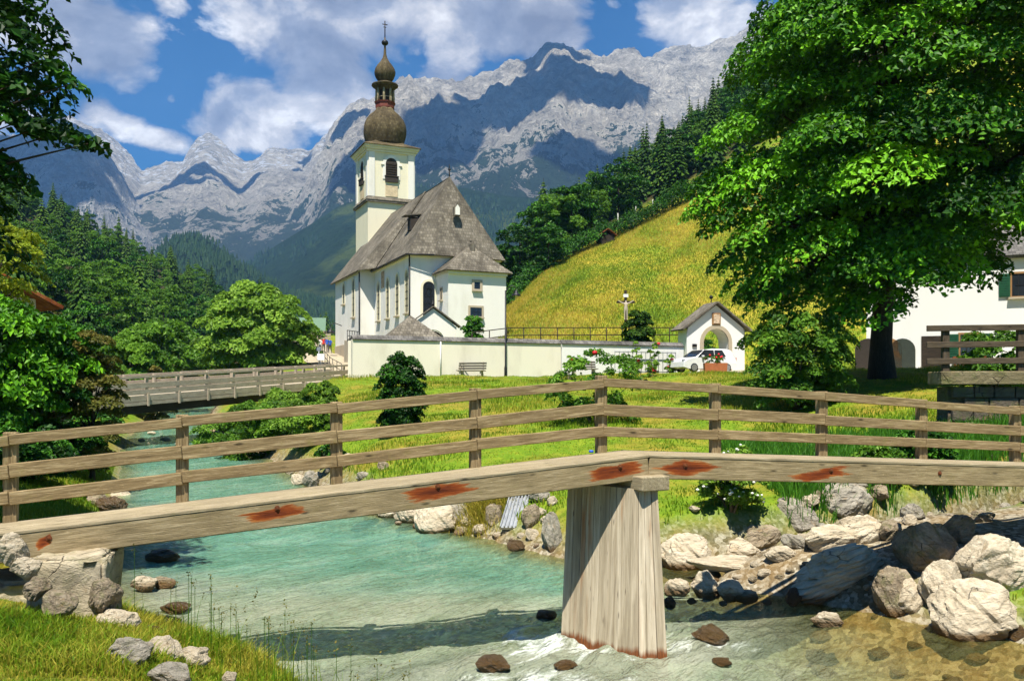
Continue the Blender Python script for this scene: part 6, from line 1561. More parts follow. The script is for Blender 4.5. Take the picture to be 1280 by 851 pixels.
# pale fence posts above the hedge and the hut
for i, (px, d) in enumerate([(773, 126), (795, 126.5), (816, 127.5), (840, 128.5), (866, 129.5), (893, 131)]):
    x = (px - HX) / F * d; g = gz(x, d); m = MB(); m.box((0, 0, .8), (.16, .16, 2.0), bev=.02); o = m.build('fence_post', M['white_paint']); o.location = (x, d, g); o.rotation_euler = (rng.uniform(-.05, .05), rng.uniform(-.06, .06), 0); tag(o, 'pale wooden fence post standing in the field above the hedge', 'post', 'fence posts above the hedge')
x = (757 - HX) / F * 113; g = gz(x, 113); hu = thing('hut', 'tiny brown wooden hut half sunk in the hedge', 'hut', (x, 113, g - .5), R(15), scale=.7)
m = MB(); m.box((0, 0, .9), (2.6, 2.2, 2.2)); m.build('hut_wall', M['wood_dark'], hu)
m = MB()
for sx in (-1, 1): 
    pts = [(sx * 1.7, -1.5, 1.7), (0, -1.5, 2.9), (0, 1.5, 2.9), (sx * 1.7, 1.5, 1.7)]; pts = pts if sx < 0 else pts[::-1]
    m.poly([Vector(p_) + Vector((0, 0, .1)) for p_ in pts][::-1], th=.1, along=(0, 1, 0))
m.build('hut_roof', M['wood_red'], hu)
# far woods on the conical hill and the alpine slope: one mass of small trees
def far_wood(obj_name, nm, lab, n, seed, zlo, zhi, keep, hh=(16, 26)):
    src = bpy.data.objects[obj_name].data; N_ = len(src.vertices); co = np.zeros(N_ * 3, np.float32); src.vertices.foreach_get('co', co); co = co.reshape(-1, 3)
    rs = np.random.RandomState(seed); idx = rs.randint(0, N_, n * 4); P = co[idx] + rs.normal(size=(n * 4, 3)) * np.array([6, 6, 0]); ok = (P[:, 2] > zlo) & (P[:, 2] < zhi) & keep(P, rs); P = P[ok][:n]; n = len(P)
    H = rs.uniform(hh[0], hh[1], n); r = H * rs.uniform(.17, .24, n); k = 6; a = rs.rand(n)[:, None] * 6.28 + np.arange(k) * 2 * math.pi / k
    rad = r[:, None] * rs.uniform(.75, 1.2, (n, k))
    ring = np.stack([P[:, 0:1] + rad * np.cos(a), P[:, 1:2] + rad * np.sin(a), P[:, 2:3] + np.zeros_like(a) + H[:, None] * .05], -1)
    tip = P + np.stack([np.zeros(n), np.zeros(n), H], 1)
    V = np.concatenate([ring.reshape(-1, 3), tip]); b = np.arange(n)[:, None] * k; j = np.arange(k)[None]
    T_ = np.stack([b + j, b + (j + 1) % k, np.repeat(n * k + np.arange(n)[:, None], k, 1)], -1).reshape(-1, 3)
    tint = np.repeat(np.clip(rs.normal(.5, .25, n), 0, 1), k)
    o = link(nm, mesh_np(nm, V, T_, M['needle_far'], attrs={'tint': ('FACE', 'FLOAT', tint)})); tag(o, lab, 'forest', kind='stuff')
far_wood('hill', 'forest', 'far blue green spruce forest covering the cone shaped hill', 9000, 1, 20, 500, lambda P, rs: np.ones(len(P), bool), (6, 10))
far_wood('hillside', 'forest', 'far spruce forest with clearings on the lower mountain slope', 9000, 2, 30, 700, lambda P, rs: vn(P[:, 0] * .004, P[:, 2] * .006, 5) + .35 * vn(P[:, 0] * .02, P[:, 1] * .02, 8) > .62, (8, 14))
# ------------------------------------------------------------------ grass: blades where the photo shows them
def blades(name, lab, X, Y, h, w, mat, seed, lean=.5, z=None, tint=(.5, .22), per=1):
    rs = np.random.RandomState(seed); n = len(X); Z = ground(X, Y) if z is None else z
    a = rs.rand(n) * 6.283; H = h * (.45 + .9 * rs.rand(n)) if np.ndim(h) == 0 else h * (.6 + .6 * rs.rand(n)); W_ = w * (.7 + .6 * rs.rand(n))
    dx, dy = np.cos(a), np.sin(a); le = lean * H * rs.rand(n); b = rs.rand(n) * 6.283
    lx, ly = np.cos(b) * le, np.sin(b) * le
    B = np.stack([X, Y, Z - .02], 1); s = np.stack([dx * W_ / 2, dy * W_ / 2, np.zeros(n)], 1)
    mid = B + np.stack([lx * .35, ly * .35, H * .6], 1); tip = B + np.stack([lx, ly, H * (1 - .25 * lean)], 1)
    V = np.stack([B - s, B + s, mid + s * .7, mid - s * .7, tip], 1).reshape(-1, 3); k = np.arange(n)[:, None] * 5
    Q = k + np.array([[0, 1, 2, 3]]); T3 = k + np.array([[3, 2, 4]])
    t = np.clip(rs.normal(tint[0], tint[1], n), 0, 1)
    o = link(name, mesh_np(name, V, [Q, T3], M[mat], attrs={'tint': ('FACE', 'FLOAT', np.concatenate([t, t]))})); return tag(o, lab, 'grass', kind='stuff')
rs = np.random.RandomState(3)
# near bank
n = 270000; X = rs.uniform(-8, 1.5, n); Y = rs.uniform(4.2, 13.5, n); ok = (xl(Y) - X > .12) & (X / Y > -.66); X, Y = X[ok], Y[ok]
pt = fbm(X * .8, Y * .8, 31, 4); hh = .055 + .15 * sstep(.4, .62, pt) + .17 * (1 - sstep(.2, 1.4, xl(Y) - X)); ok = rs.rand(len(X)) < .35 + .65 * sstep(.36, .5, pt); X, Y, hh, pt = X[ok], Y[ok], hh[ok], pt[ok]
blades('grass', 'bright green grass on the near left bank', X, Y, hh, .012, 'grass', 4, .7, tint=(.72 + (fbm(X * .9, Y * .9, 41, 4) - .5) * 1.6, .22))
# tall stalks at the brink
n = 170; Y = rs.uniform(6.4, 10.2, n); X = xl(Y) - rs.uniform(.05, 1.5, n) ** 1.3; blades('grass_stalks', 'tall thin seed stalks at the edge of the near bank', X, Y, .62, .009, 'grass', 5, .4)
n = 260; hx = X[:n] ; hy = Y[:n]
# seed heads on stalks
q = rs.rand(70); sx = X[:70] + rs.normal(size=70) * .05; sy = Y[:70]; sz = ground(sx, sy) + rs.uniform(.45, .9, 70); C = np.repeat(np.stack([sx, sy, sz], 1), 9, 0) + rs.normal(size=(630, 3)) * np.array([.012, .012, .04])
Vv, Qq = leaf_quads(C, rs.normal(size=(630, 3)), .022, rs); st_ = np.stack([sx, sy, ground(sx, sy)], 1)
o = link('seed_heads', mesh_np('seed_heads', Vv, Qq, M['leaf_olive'], attrs={'tint': ('FACE', 'FLOAT', rs.rand(630))})); tag(o, 'brown seed heads on the tall stalks of the near bank', 'seed heads', kind='stuff')
pts_ = [(sx[i], sy[i], sz[i]) for i in range(46)]; m = MB()
for i in range(46): m.tube([(sx[i], sy[i], st_[i][2] - .03), (sx[i], sy[i], sz[i])], .0028, 4, cap=False)
o = m.build('seed_stems', M['grass']); tag(o, 'thin upright stems carrying the seed heads', 'stems', kind='stuff')
# church bank slope
n = 260000; Y = rs.uniform(9, 53, n); X = rs.uniform(-17, 24, n); Rr_ = X - xr(Y); ok = (Rr_ > .5) & (Y < wall_y(X) - .25) & (seg_dist(X, Y, INLET) > 1.1) & (seg_dist(X, Y, BAR) > 1.9) & (np.abs(X / Y) < .62) & (rs.rand(n) < np.clip(30 / Y, .3, 1)); X, Y = X[ok], Y[ok]
pt = fbm(X * .35, Y * .35, 33, 4); hh = (.05 + .12 * sstep(.42, .66, pt)) * (1 + .01 * Y)
blades('grass', 'sunlit lawn and wild grass on the church bank', X, Y, hh, .026, 'grass', 6, .7, tint=(.45 + (fbm(X * .5, Y * .5, 39, 4) - .45) * 1.3, .22))
n = 34000; X = rs.uniform(5.5, 15, n); Y = rs.uniform(17.3, 24, n); ok = (fbm(X * .5, Y * .5, 35, 3) > .47 - .08 * (X > 9.5)) & (seg_dist(X, Y, INLET) > .95); blades('grass', 'lush long grass in the shade by the side stream', X[ok], Y[ok], .5, .022, 'ivy', 7, .5)
n = 60000; Y = rs.uniform(13, 34, n); X = xl(Y) - rs.uniform(.2, 9, n); ok = X / Y > -.64; X, Y = X[ok], Y[ok]; blades('grass', 'rough grass on the shaded far part of the left bank', X, Y, .16, .02, 'grass', 14, .7, tint=(.35, .25))
# straw and flower tufts among the boulders
x0, y0 = on(628, 640); n = 2600; X = x0 - .35 + rs.normal(size=n) * .3; Y = y0 + .5 + rs.normal(size=n) * .35; blades('straw', 'tuft of dry straw hanging between the bank boulders', X, Y, .6, .014, 'grass_dry', 8, 1.2, tint=(.75, .15))
# flowery meadow
n = 210000; X = rs.uniform(-4, 44, n); Y = rs.uniform(63, 131, n); hy_ = np.interp(X, [h[0] for h in HEDGE], [h[1] for h in HEDGE]); ok = (Y < hy_ - .5) & (X / Y < .40) & (X > -2.5); X, Y = X[ok], Y[ok]
pt = fbm(X * .09, Y * .07, 37, 4); blades('meadow_grass', 'tall yellowing flower meadow on the hillside behind the church wall', X, Y, .14 + .3 * pt, .05, 'grass_dry', 9, .8, tint=(np.clip((pt - .5) * 2.4 + (fbm(X * .5 - Y * .2, Y * .16, 43, 4) - .5) * 1.7 + .3, 0, 1), .26))
# ------------------------------------------------------------------ white house on the right
HO = Vector((at(1083, 462, 47).x, 47.0, 4.2)); hrz = R(-23)
HOU = thing('white_house', 'big white house with green shutters and arched doors behind the great tree', 'house', HO, hrz)
m = MB(); W_, Dp, Hh_ = 17.0, 9.0, 6.0
m.box((W_ / 2, Dp / 2, Hh_ / 2 - .5), (W_, Dp, Hh_ + 1)); 
m.prism([(0, Hh_), (W_, Hh_), (W_ / 2, Hh_ + .02)], 0, Dp)
m.build('house_wall', M['plaster_house'], HOU)
m = MB(); e_ = Hh_ - .35
m.poly([(-.5, -.32, e_ + .32), (W_ + .5, -.32, e_ + .32), (W_ + .8, Dp / 2, e_ + 2.9), (-.8, Dp / 2, e_ + 2.9)], th=.18, along=(1, 0, 0)); m.poly([(W_ + .8, Dp + 1.1, e_ + .1), (-.8, Dp + 1.1, e_ + .1), (-.8, Dp / 2, e_ + 2.9), (W_ + .8, Dp / 2, e_ + 2.9)], th=.18, along=(1, 0, 0))
for x_ in (0, W_): m.poly([(x_, -.1, e_), (x_, Dp + .1, e_), (x_, Dp / 2, e_ + 2.6)], th=.2)
m.build('house_roof', M['slate'], HOU)
def hl(px, py): # onto the front wall
    d = 47.0
    for _ in range(6):
        p = at(px, py, d); lx = (p.x - HO.x) * math.cos(hrz) + (p.y - HO.y) * math.sin(hrz); ly = -(p.x - HO.x) * math.sin(hrz) + (p.y - HO.y) * math.cos(hrz); d -= ly
    return lx, p.z - HO.z
def shutters(win, lx, z0, z1, w_, sides=(-1, 1)):
    for s_ in sides:
        b = MB(); b.box((lx + s_ * (w_ / 2 + .33), -.06, (z0 + z1) / 2), (.5, .05, z1 - z0 + .06), bev=.01); 
        for k in range(9): b.box((lx + s_ * (w_ / 2 + .33), -.092, z0 + (z1 - z0) * (k + .5) / 9), (.38, .015, .05))
        b.build('shutter', M['green_paint'], win)
for px, py0, py1, w_ in ((1277, 342, 370, .85), (1212, 418, 446, .85)):
    lx, z1 = hl(px, py0); _, z0 = hl(px, py1)
    wn = window(HOU, (lx, -.005, 0), 0, w_, z0, z1, False, 'frame_brown', True, 'glass', .1); shutters(wn, lx, z0, z1, w_)
for px, wd, mt in ((1085, 1.3, 'louver'), (1112, 1.2, 'frame_brown'), (1128, 1.25, 'green_dark'), (1165, 1.0, 'wood_dark')):
    if mt == 'green_dark': M[mt] = m_plain('dark_green_door', (.03, .04, .03), .7)
    lx, z0 = hl(px, 459); _, z1 = hl(px, 423 if px != 1165 else 420)
    b = MB(); b.prism(arch(wd, z0 - .1, z1, 10) if px != 1165 else [(-wd / 2, z0), (wd / 2, z0), (wd / 2, z1), (-wd / 2, z1)], -.06, .02, Matrix.Translation((lx, 0, 0))); b.build('door', M[mt], HOU)
lx, zz_ = hl(1202, 458); bp = HO + Vector((lx * math.cos(hrz), lx * math.sin(hrz) - .9, 0)); bb = thing('garden_bench', 'red brown bench in front of the white house wall', 'bench', (bp.x, bp.y, 4.2), hrz)
m = MB(); m.box((0, 0, .45), (1.6, .45, .06)); m.build('seat', M['wood_red'], bb)
m = MB()
for k in range(3): m.box((0, .22, .6 + .13 * k), (1.6, .04, .09))
m.build('backrest', M['wood_red'], bb)
for sx in (-.7, .7):
    m = MB(); m.box((sx, -.15, .2), (.07, .07, .44)); m.box((sx, .2, .45), (.07, .06, .95)); m.build('leg', M['wood_red'], bb)
# ------------------------------------------------------------------ terrace deck with railing by the side stream
tz = 3.82; A2 = at(1174, 468, 22.5); A2 = Vector((A2.x, A2.y, tz)); TE = thing('terrace_bridge', 'concrete footway slab with dark timber railing over a block stone wall', 'bridge', A2, R(-4))
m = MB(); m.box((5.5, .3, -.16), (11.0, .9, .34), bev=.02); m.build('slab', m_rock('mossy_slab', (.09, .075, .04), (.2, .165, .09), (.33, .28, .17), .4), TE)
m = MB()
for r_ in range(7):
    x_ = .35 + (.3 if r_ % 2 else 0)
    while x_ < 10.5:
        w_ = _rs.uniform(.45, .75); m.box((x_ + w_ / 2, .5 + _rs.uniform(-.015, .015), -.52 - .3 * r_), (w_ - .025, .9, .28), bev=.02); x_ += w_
m.box((5.4, .55, -1.5), (10.2, .7, 2.2)); m.build('block_wall', m_rock('shade_toned_block_stone', (.05, .042, .03), (.11, .09, .065), (.2, .165, .12), .4), TE)  # stone colours darkened to carry the shade over this wall
zt_ = [1.12, .70, .28]
for k, x_ in enumerate((.15, 2.0, 3.9, 5.8, 7.7)):
    m = MB(); m.box((x_, 0, .52), (.17, .15, 1.2), bev=.012); m.g = [(g[2], g[0], g[1]) for g in m.g]; m.build('post', M['wood_terrace'], TE)
m = MB(); m.bar((2.55, .0, 0), (2.3, 0, 1.1), .12, .12); m.build('brace', M['wood_terrace'], TE)
for z_ in zt_:
    m = MB(); m.bar((-.35, -.1, z_ - .02), (8.5, -.1, z_ + .05), .06, .15, bev=.01); m.build('rail', M['wood_terrace'], TE)
p = at(1250, 440, 26); shrub('terrace_shrub', 'green bush behind the dark terrace railing', p.x, 26, 2.6, 2.2, 'leaf_mid', .15, 24, 170, 95)
# ------------------------------------------------------------------ white hatchback in front of the gatehouse
cx2 = at(876, 462, 57).x; cg = gz(cx2, 56.2)
CARO = thing('parked_car', 'white hatchback parked before the gatehouse, half behind the roses', 'car', (cx2, 56.2, cg), R(200))
prof = [(-1.92, .32), (-1.95, .62), (-1.86, .98), (-1.62, 1.4), (-1.3, 1.5), (-.3, 1.52), (.35, 1.42), (1.05, .98), (1.65, .86), (1.92, .68), (1.95, .35), (1.6, .24), (-1.6, .24)]
m = MB(); vs = []; n = len(prof)
for yy, sc in ((-.86, 0), (-.80, 1), (.80, 1), (.86, 0)):
    for (px_, pz_) in prof:
        ins = .17 * max(0, (pz_ - .95)) / .55 if pz_ > .95 else 0
        vs.append((px_ * (1.0 if sc else .985), math.copysign(abs(yy) - ins, yy), pz_ if sc else (pz_ - .25) * .95 + .25))
fs = [(i, (i + 1) % n, (k + 1) * n + (i + 1) % n - k * n + (k * n if False else 0), 0) for i in range(0) for k in range(0)]
for k in range(3):
    for i in range(n): fs.append((k * n + i, k * n + (i + 1) % n, (k + 1) * n + (i + 1) % n, (k + 1) * n + i))
fs += [tuple(range(n - 1, -1, -1)), tuple(range(3 * n, 4 * n))]
m.add(vs, fs, sm=False); m.build('body', M['car_white'], CARO)
for s_ in (-1, 1):
    for a_, b_ in ((-.98, -.32), (-.25, .62)):
        m = MB(); y_ = s_ * .775
        t0_, t1_ = 1.42, 1.0
        q = [(a_ - (.12 if a_ < -.9 else 0), y_ + s_ * .085, t1_), (b_ + (.32 if b_ > .5 else 0), y_ + s_ * .085, t1_), (b_ - (.2 if b_ > .5 else 0), y_ - s_ * .03, t0_), (a_ + (.1 if a_ < -.9 else 0), y_ - s_ * .03, t0_)]
        m.poly(q, th=.02 * s_); m.build('side_window', M['glass'], CARO)
m = MB(); m.add([(.42, -.66, 1.415), (.42, .66, 1.415), (1.04, .76, 1.02), (1.04, -.76, 1.02)], [(0, 1, 2, 3)]); o = m.build('windscreen', M['glass'], CARO); o.location = (.02, 0, .02)
m = MB(); m.add([(-1.62, -.64, 1.36), (-1.62, .64, 1.36), (-1.84, .74, 1.02), (-1.84, -.74, 1.02)], [(0, 1, 2, 3)]); o = m.build('rear_window', M['glass'], CARO); o.location = (-.02, 0, .01)
for s_ in (-1, 1):
    m = MB(); m.box((-1.9, s_ * .68, .85), (.1, .22, .26), bev=.02); m.build('tail_light', M['red_light'], CARO)
    m = MB(); m.box((1.84, s_ * .64, .74), (.14, .3, .14), bev=.03); m.build('headlight', M['steel'], CARO)
    m = MB(); m.box((.62, s_ * .93, 1.02), (.14, .16, .11), bev=.02); m.build('mirror', M['car_white'], CARO)
    for x_ in (-1.22, 1.2):
        wv_ = Matrix.Translation((x_, s_ * .77, .31)) @ Matrix.Rotation(R(90), 4, 'X'); q_ = MB(); q_.lathe([(.0, -.1), (.24, -.1), (.31, -.07), (.31, .07), (.24, .1), (.0, .1)], n=18)
        m = MB(); m.add([wv_ @ Vector(v) for v in q_.v], q_.f, sm=True); wh = m.build('wheel', M['rubber'], CARO)
        q_ = MB(); q_.lathe([(.0, -.108), (.2, -.108), (.2, .108), (.0, .108)], n=14); m = MB(); m.add([wv_ @ Vector(v) for v in q_.v], q_.f); m.build('rim', M['steel'], wh)
m = MB(); m.box((-1.95, 0, .62), (.03, .52, .12)); m.build('number_plate', M['white_paint'], CARO)
p = at(894, 462, 53.5); pl_ = thing('planter', 'orange terracotta trough of red flowers beside the white car', 'planter', (p.x, 53.5, gz(p.x, 53.5)))
m = MB(); m.box((0, 0, .3), (1.3, .5, .62), top=(1.06, 1.1), bev=0); m.build('trough', M['terracotta'], pl_)
rs = np.random.RandomState(8); P, Rr = ell_clumps(rs, 12, (.6, .25, .3), (0, 0, .8), .3, -.6, (.3, .45)); link('foliage', crown_mesh('foliage', rs, P, Rr, 60, .1, M['leaf_mid'], .8), pl_)
for k in range(9):
    b = MB(); b.ball((0, 0, 0), .075, sub=1); o = b.build('flower', M['petal_red'], pl_); o.location = (rs.uniform(-.6, .6), rs.uniform(-.3, .1), rs.uniform(.8, 1.15))
# ------------------------------------------------------------------ people on the lane
def m_cloth(n_, c_): return m_plain(n_, c_, .8, .2, 0, .12, 12)
SK, HR = m_cloth('skin', (.5, .3, .2)), m_cloth('brown_hair', (.05, .03, .02))
for i, (px, d, shirt, trou, lab, st) in enumerate([(400, 99, (.75, .75, .72), (.06, .07, .1), 'person in white top walking up the lane by the church', .1), (404.5, 101, (.6, .04, .03), (.1, .09, .08), 'person in red top walking up the lane by the church', .14), (409, 100, (.04, .13, .55), (.25, .22, .18), 'person in bright blue top on the lane, nearest the church corner', .1), (412.5, 102, (.03, .1, .5), (.05, .05, .07), 'person in dark blue top on the lane, close behind the bright blue one', .12)]):
    x = (px - HX) / F * d; g = gz(x, d)
    mats = [m_cloth('shirt_cloth', shirt), m_cloth('trouser_cloth', trou), SK, HR]
    def cut(c): return 3 if c.z > 1.7 or (c.z > 1.58 and c.y > .02) else 2 if c.z > 1.5 else (2 if abs(c.x) > .2 and c.z < 1.12 else 0) if c.z > .95 else 1
    o = person_mesh('person', st, [(-.25, .03, 1.14), (-.22, -.12, .92)], [(.25, -.03, 1.14), (.22, .1, .92)], mats, cut); o.location = (x, d, g + .08); o.rotation_euler = (0, 0, R(180 + 20 * (i % 3) - 10)); tag(o, lab, 'person', 'walkers on the church lane')
lp = at(414, 440, 72); railing('lane_railing', 'dark iron railing curving along the lane below the church', [(-12.4, 64, gz(-12.4, 64)), (-14.4, 70, gz(-14.4, 70)), (-16.4, 77, gz(-16.4, 77)), (-18.6, 84, gz(-18.6, 84))], 9, 1.05, (1.05, .55), 'iron', .03)
# distant building on the lane with green roof and balcony
x = (386 - HX) / F * 118; FB = thing('chalet', 'distant wooden chalet with green roof and balcony left of the church lane', 'house', (x, 118, gz(x, 118)), R(10))
fz = 3.3 + (490 - 413) / F * 118 - FB.location.z
m = MB(); m.box((0, 2, fz / 2 - 1), (4.6, 4, fz + 2)); m.build('chalet_wall', M['wood_far'], FB)
m = MB(); m.poly([(-3.0, -.6, fz - .1), (2.2, -.6, fz - .1), (2.2, 2.2, fz + 1.9), (-3.0, 2.2, fz + 1.9)], th=.15); m.build('chalet_roof', m_plain('green_metal_roof', (.12, .2, .13), .5), FB)
m = MB()
for k in range(4): m.box((1.2, -.75, fz - .6 - .42 * k), (3.4, .06, .26))
for k in range(5): m.box((-.4 + .8 * k, -.7, fz - 1.1), (.1, .1, 2.2))
m.build('balcony', M['wood_far'], FB)
# orange roofed house at the left edge
x = (15 - HX) / F * 49; LH = thing('cottage', 'cottage with orange tiled roof behind the dark trees at the left edge', 'house', (x - 7.5, 50, gz(x - 7.5, 50)), R(-38))
rz0 = 3.3 + (490 - 352) / F * 49 - LH.location.z
m = MB(); m.box((0, 3.2, rz0 / 2 - 1.4), (8.0, 6, rz0 + 1.6)); m.build('cottage_wall', M['plaster'], LH)
m = MB(); m.poly([(-5, -1.0, rz0 - 1.0), (5, -1.0, rz0 - 1.0), (5, 3.2, rz0 + 1.0), (-5, 3.2, rz0 + 1.0)], th=.2); m.poly([(5, 7.4, rz0 - 1.0), (-5, 7.4, rz0 - 1.0), (-5, 3.2, rz0 + 1.0), (5, 3.2, rz0 + 1.0)], th=.2); m.build('cottage_roof', M['tile_red'], LH)
window(LH, (1.5, .195, 0), 0, .9, rz0 - 2.9, rz0 - 1.8, False, 'frame_brown')
# ------------------------------------------------------------------ sun, sky, air, camera
SUN_AZ, SUN_EL = R(188), R(65)       # azimuth clockwise from +Y (the view direction): behind the camera, a little to its right
sd = Vector((math.sin(SUN_AZ) * math.cos(SUN_EL), math.cos(SUN_AZ) * math.cos(SUN_EL), math.sin(SUN_EL)))
L = bpy.data.lights.new('sun', 'SUN'); L.energy = 5.0; L.angle = R(.53); L.color = (1, .935, .8)
so = bpy.data.objects.new('sun', L); COL.objects.link(so); so.rotation_euler = (-sd).to_track_quat('-Z', 'Y').to_euler()
W = bpy.data.worlds.new('World'); S.world = W; W.use_nodes = True
nt = W.node_tree; bg = nt.nodes['Background']
class TW(T):
    def __init__(s, nt): s.nt = nt
w = TW(nt)
sky = w.n('TexSky', sky_type='NISHITA'); sky.sun_disc = False; sky.sun_elevation = SUN_EL; sky.sun_rotation = SUN_AZ
sky.altitude = 1500; sky.air_density = 1.0; sky.dust_density = .15; sky.ozone_density = 3.0
hs = w.n('HueSaturation'); hs.inputs['Saturation'].default_value = 1.9; hs.inputs['Value'].default_value = .95; w.l(sky.outputs[0], hs.inputs['Color'])
dirv = w.n('TexCoord').outputs['Generated']; dx, dy, dz = w.xyz(dirv)
az = w.math('ARCTAN2', dx, dy); el = w.math('ARCSINE', dz)
cv = w.comb(w.math('MULTIPLY', az, 1.0), w.math('MULTIPLY', el, 1.5), w.math('MULTIPLY', dy, .3))
def puffs(lst, soft):
    tot = None
    for px, py, rx, ry, wgt in lst:
        a = math.atan((px - HX) / F); e = math.atan((HY - py) / F * math.cos(a)); ra = rx / F; re = ry / F
        q = w.math('ADD', w.math('POWER', w.math('DIVIDE', w.math('ABSOLUTE', w.math('SUBTRACT', az, a)), ra), 2.0), w.math('POWER', w.math('DIVIDE', w.math('ABSOLUTE', w.math('SUBTRACT', el, e)), re), 2.0))
        g = w.math('MULTIPLY', w.math('POWER', 2.718, w.math('MULTIPLY', q, -1.0)), wgt)
        tot = g if tot is None else w.math('MAXIMUM', tot, g)
    return tot
CL = [(95, 40, 100, 62, 1.15), (30, 20, 60, 50, 1.0), (205, 5, 40, 22, .6), (120, 135, 34, 22, .62), (155, 160, 28, 20, .55), (200, 176, 46, 16, .6), (300, 135, 60, 48, 1.1), (330, 165, 60, 30, .9), (275, 105, 34, 22, .8), (215, 122, 14, 16, .5),
      (400, 40, 130, 70, 1.1), (420, 110, 75, 52, 1.1), (480, 20, 70, 50, 1.0), (330, 20, 40, 30, .75), (570, 60, 46, 56, 1.0), (640, 20, 110, 52, 1.2), (690, 40, 60, 32, 1.0), (560, 100, 60, 30, .8), (870, 15, 75, 42, 1.2), (930, 30, 60, 40, 1.0), (760, 6, 36, 14, .5), (1100, 60, 200, 90, 1.0), (-150, 60, 160, 90, 1.0), (-400, 120, 200, 60, .9), (1500, 100, 260, 80, 1.0), (300, -200, 300, 70, 1.0), (900, -260, 260, 80, 1.0)]
env = puffs(CL, 1)
nz1 = w.noise(cv, 9, 9, .6, .25); nz2 = w.noise(cv, 3.2, 4, .5)
far_side = w.math('MULTIPLY', w.math('LESS_THAN', dy, 0.1), .2)
den = w.math('ADD', w.math('MAXIMUM', env, far_side), w.math('MULTIPLY', w.math('SUBTRACT', nz1, .5), 1.75))
cov = w.ramp(den, [(.42, 0), (.53, .5), (.68, .95)])
# lit heads and grey undersides: the same noise a little nearer the sun, and the thick middles
nzs = w.noise(w.map(cv, loc=(.012, -.03, 0)), 9, 9, .6, .25)
lit = w.math('ADD', w.math('MULTIPLY', w.math('SUBTRACT', nz1, nzs), 1.6), w.math('SUBTRACT', .78, w.math('MULTIPLY', nz2, .62)))
GREY = [(110, 50, 95, 50, .9), (60, 60, 70, 50, .8), (660, 28, 105, 48, 1.0), (390, 40, 100, 60, .62), (470, 60, 60, 60, .55), (430, 5, 90, 30, .5), (120, 20, 60, 30, .7)]
gr = puffs(GREY, 1)
lit2 = w.math('SUBTRACT', lit, w.math('MULTIPLY', gr, .4))
ccol = w.ramp(lit2, [(.0, (2.8, 3.0, 3.7)), (.25, (4.4, 4.6, 5.3)), (.5, (9.4, 9.0, 8.6)), (.72, (15.5, 15, 14))])
fin = w.mix(cov, hs.outputs[0], ccol)
w.l(fin, bg.inputs[0]); bg.inputs[1].default_value = .06

# clouds standing between the sun and the mountains, above and behind the view
def cloud(lab, lumps, seed):
    rs = np.random.RandomState(seed); bm = bmesh.new(); bmesh.ops.create_icosphere(bm, subdivisions=4, radius=1)
    P0_ = np.array([v.co[:] for v in bm.verts]); F0_ = np.array([[v.index for v in f.verts] for f in bm.faces]); bm.free(); Vs, Fs, k = [], [], 0
    for (x, y, z, rx, ry, rz_) in lumps:
        n_ = fbm(P0_[:, 0] * 2.2 + P0_[:, 2] * 1.3 + x * .01, P0_[:, 1] * 2.2 - P0_[:, 2] + y * .01, seed, 5, .6)
        P = P0_ * (.55 + .9 * n_)[:, None] * np.array([rx, ry, rz_]) + np.array([x, y, z]); Vs.append(P); Fs.append(F0_ + k); k += len(P)
    o = link('cloud', mesh_np('cloud', np.concatenate(Vs), np.concatenate(Fs), M['cloud'], smooth=True)); return tag(o, lab, 'cloud', kind='stuff')
M['cloud'] = m_plain('cloud_white', (.85, .86, .88), 1, 0, 0, .02, .01)
def over(px, py, d, zc=3300):   # the spot at cloud height that shades this mountain point
    p = at(px, py, d); k = (zc - p.z) / sd.z; return p.x + sd.x * k, p.y + sd.y * k, zc
def lump(px, py, d, rx, ry, rz_=130): return (*over(px, py, d), rx * .95, ry * .95, rz_)
cloud('grey white cloud overhead whose shadow lies on the big mountain', [lump(450, 215, 2900, 120, 220), lump(540, 205, 2900, 170, 330), lump(632, 165, 3250, 190, 360), lump(722, 150, 3400, 190, 420), lump(692, 85, 3900, 150, 190), lump(780, 160, 3300, 110, 260), lump(440, 165, 3500, 90, 170), lump(735, 240, 2700, 150, 160), lump(655, 115, 3650, 100, 160)], 5)
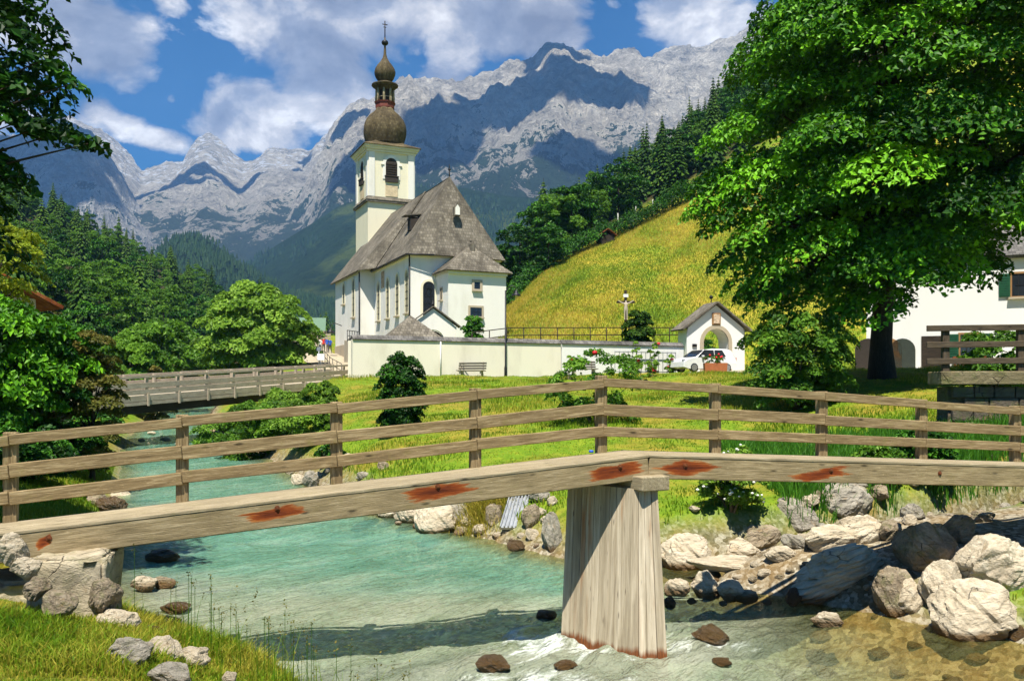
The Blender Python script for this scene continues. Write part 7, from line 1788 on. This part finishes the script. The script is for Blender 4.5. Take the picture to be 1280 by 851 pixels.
cloud('small cloud overhead whose shadow lies on the left mountain', [lump(70, 215, 3200, 190, 380), lump(20, 220, 3200, 300, 420), lump(110, 195, 3400, 130, 220), lump(90, 250, 3000, 170, 260), lump(-40, 180, 3300, 300, 420), lump(100, 165, 3550, 130, 150)], 6)
cloud('long flat cloud overhead whose shadow crosses the far rocky slope', [lump(172, 232, 4200, 190, 240), lump(205, 244, 4000, 170, 150), lump(250, 232, 4300, 210, 150), lump(290, 248, 4000, 130, 110), lump(330, 240, 4200, 200, 120), lump(365, 226, 4400, 120, 120), lump(396, 190, 4900, 120, 190)], 7)
HAZE = 1.1e-4
mb = MB(); mb.box((0, 2900, 1050), (9000, 7000, 2112))
me = bpy.data.meshes.new('haze'); me.from_pydata(mb.v, [], mb.f)
hz = link('haze', me); tag(hz, kind='stuff')
hm = bpy.data.materials.new('haze'); hm.use_nodes = True; hn = hm.node_tree; hn.nodes.remove(hn.nodes['Principled BSDF'])
pv = hn.nodes.new('ShaderNodeVolumePrincipled'); pv.inputs['Color'].default_value = (.24, .5, 1.0, 1); pv.inputs['Density'].default_value = HAZE; pv.inputs['Anisotropy'].default_value = .0
hn.links.new(pv.outputs[0], hn.nodes['Material Output'].inputs['Volume']); me.materials.append(hm)

cam = bpy.data.cameras.new('camera'); cam.sensor_width = 36; cam.lens = 36 * F / 1280; cam.shift_y = (HY - 425.5) / 1280; cam.clip_end = 30000; cam.clip_start = .1
co = bpy.data.objects.new('camera', cam); COL.objects.link(co); co.location = (0, 0, ZE); co.rotation_euler = (R(90), 0, 0); S.camera = co
S.view_settings.view_transform = 'Standard'; S.view_settings.look = 'None'; S.view_settings.exposure = 1.0; S.view_settings.gamma = 1
c = S.cycles; c.use_denoising = True; c.max_bounces = 6; c.diffuse_bounces = 2; c.glossy_bounces = 2; c.transmission_bounces = 3; c.transparent_max_bounces = 12; c.volume_bounces = 0
c.use_adaptive_sampling = True; c.adaptive_threshold = .02; c.sample_clamp_indirect = 6; c.caustics_reflective = False; c.caustics_refractive = False
S.render.use_persistent_data = False
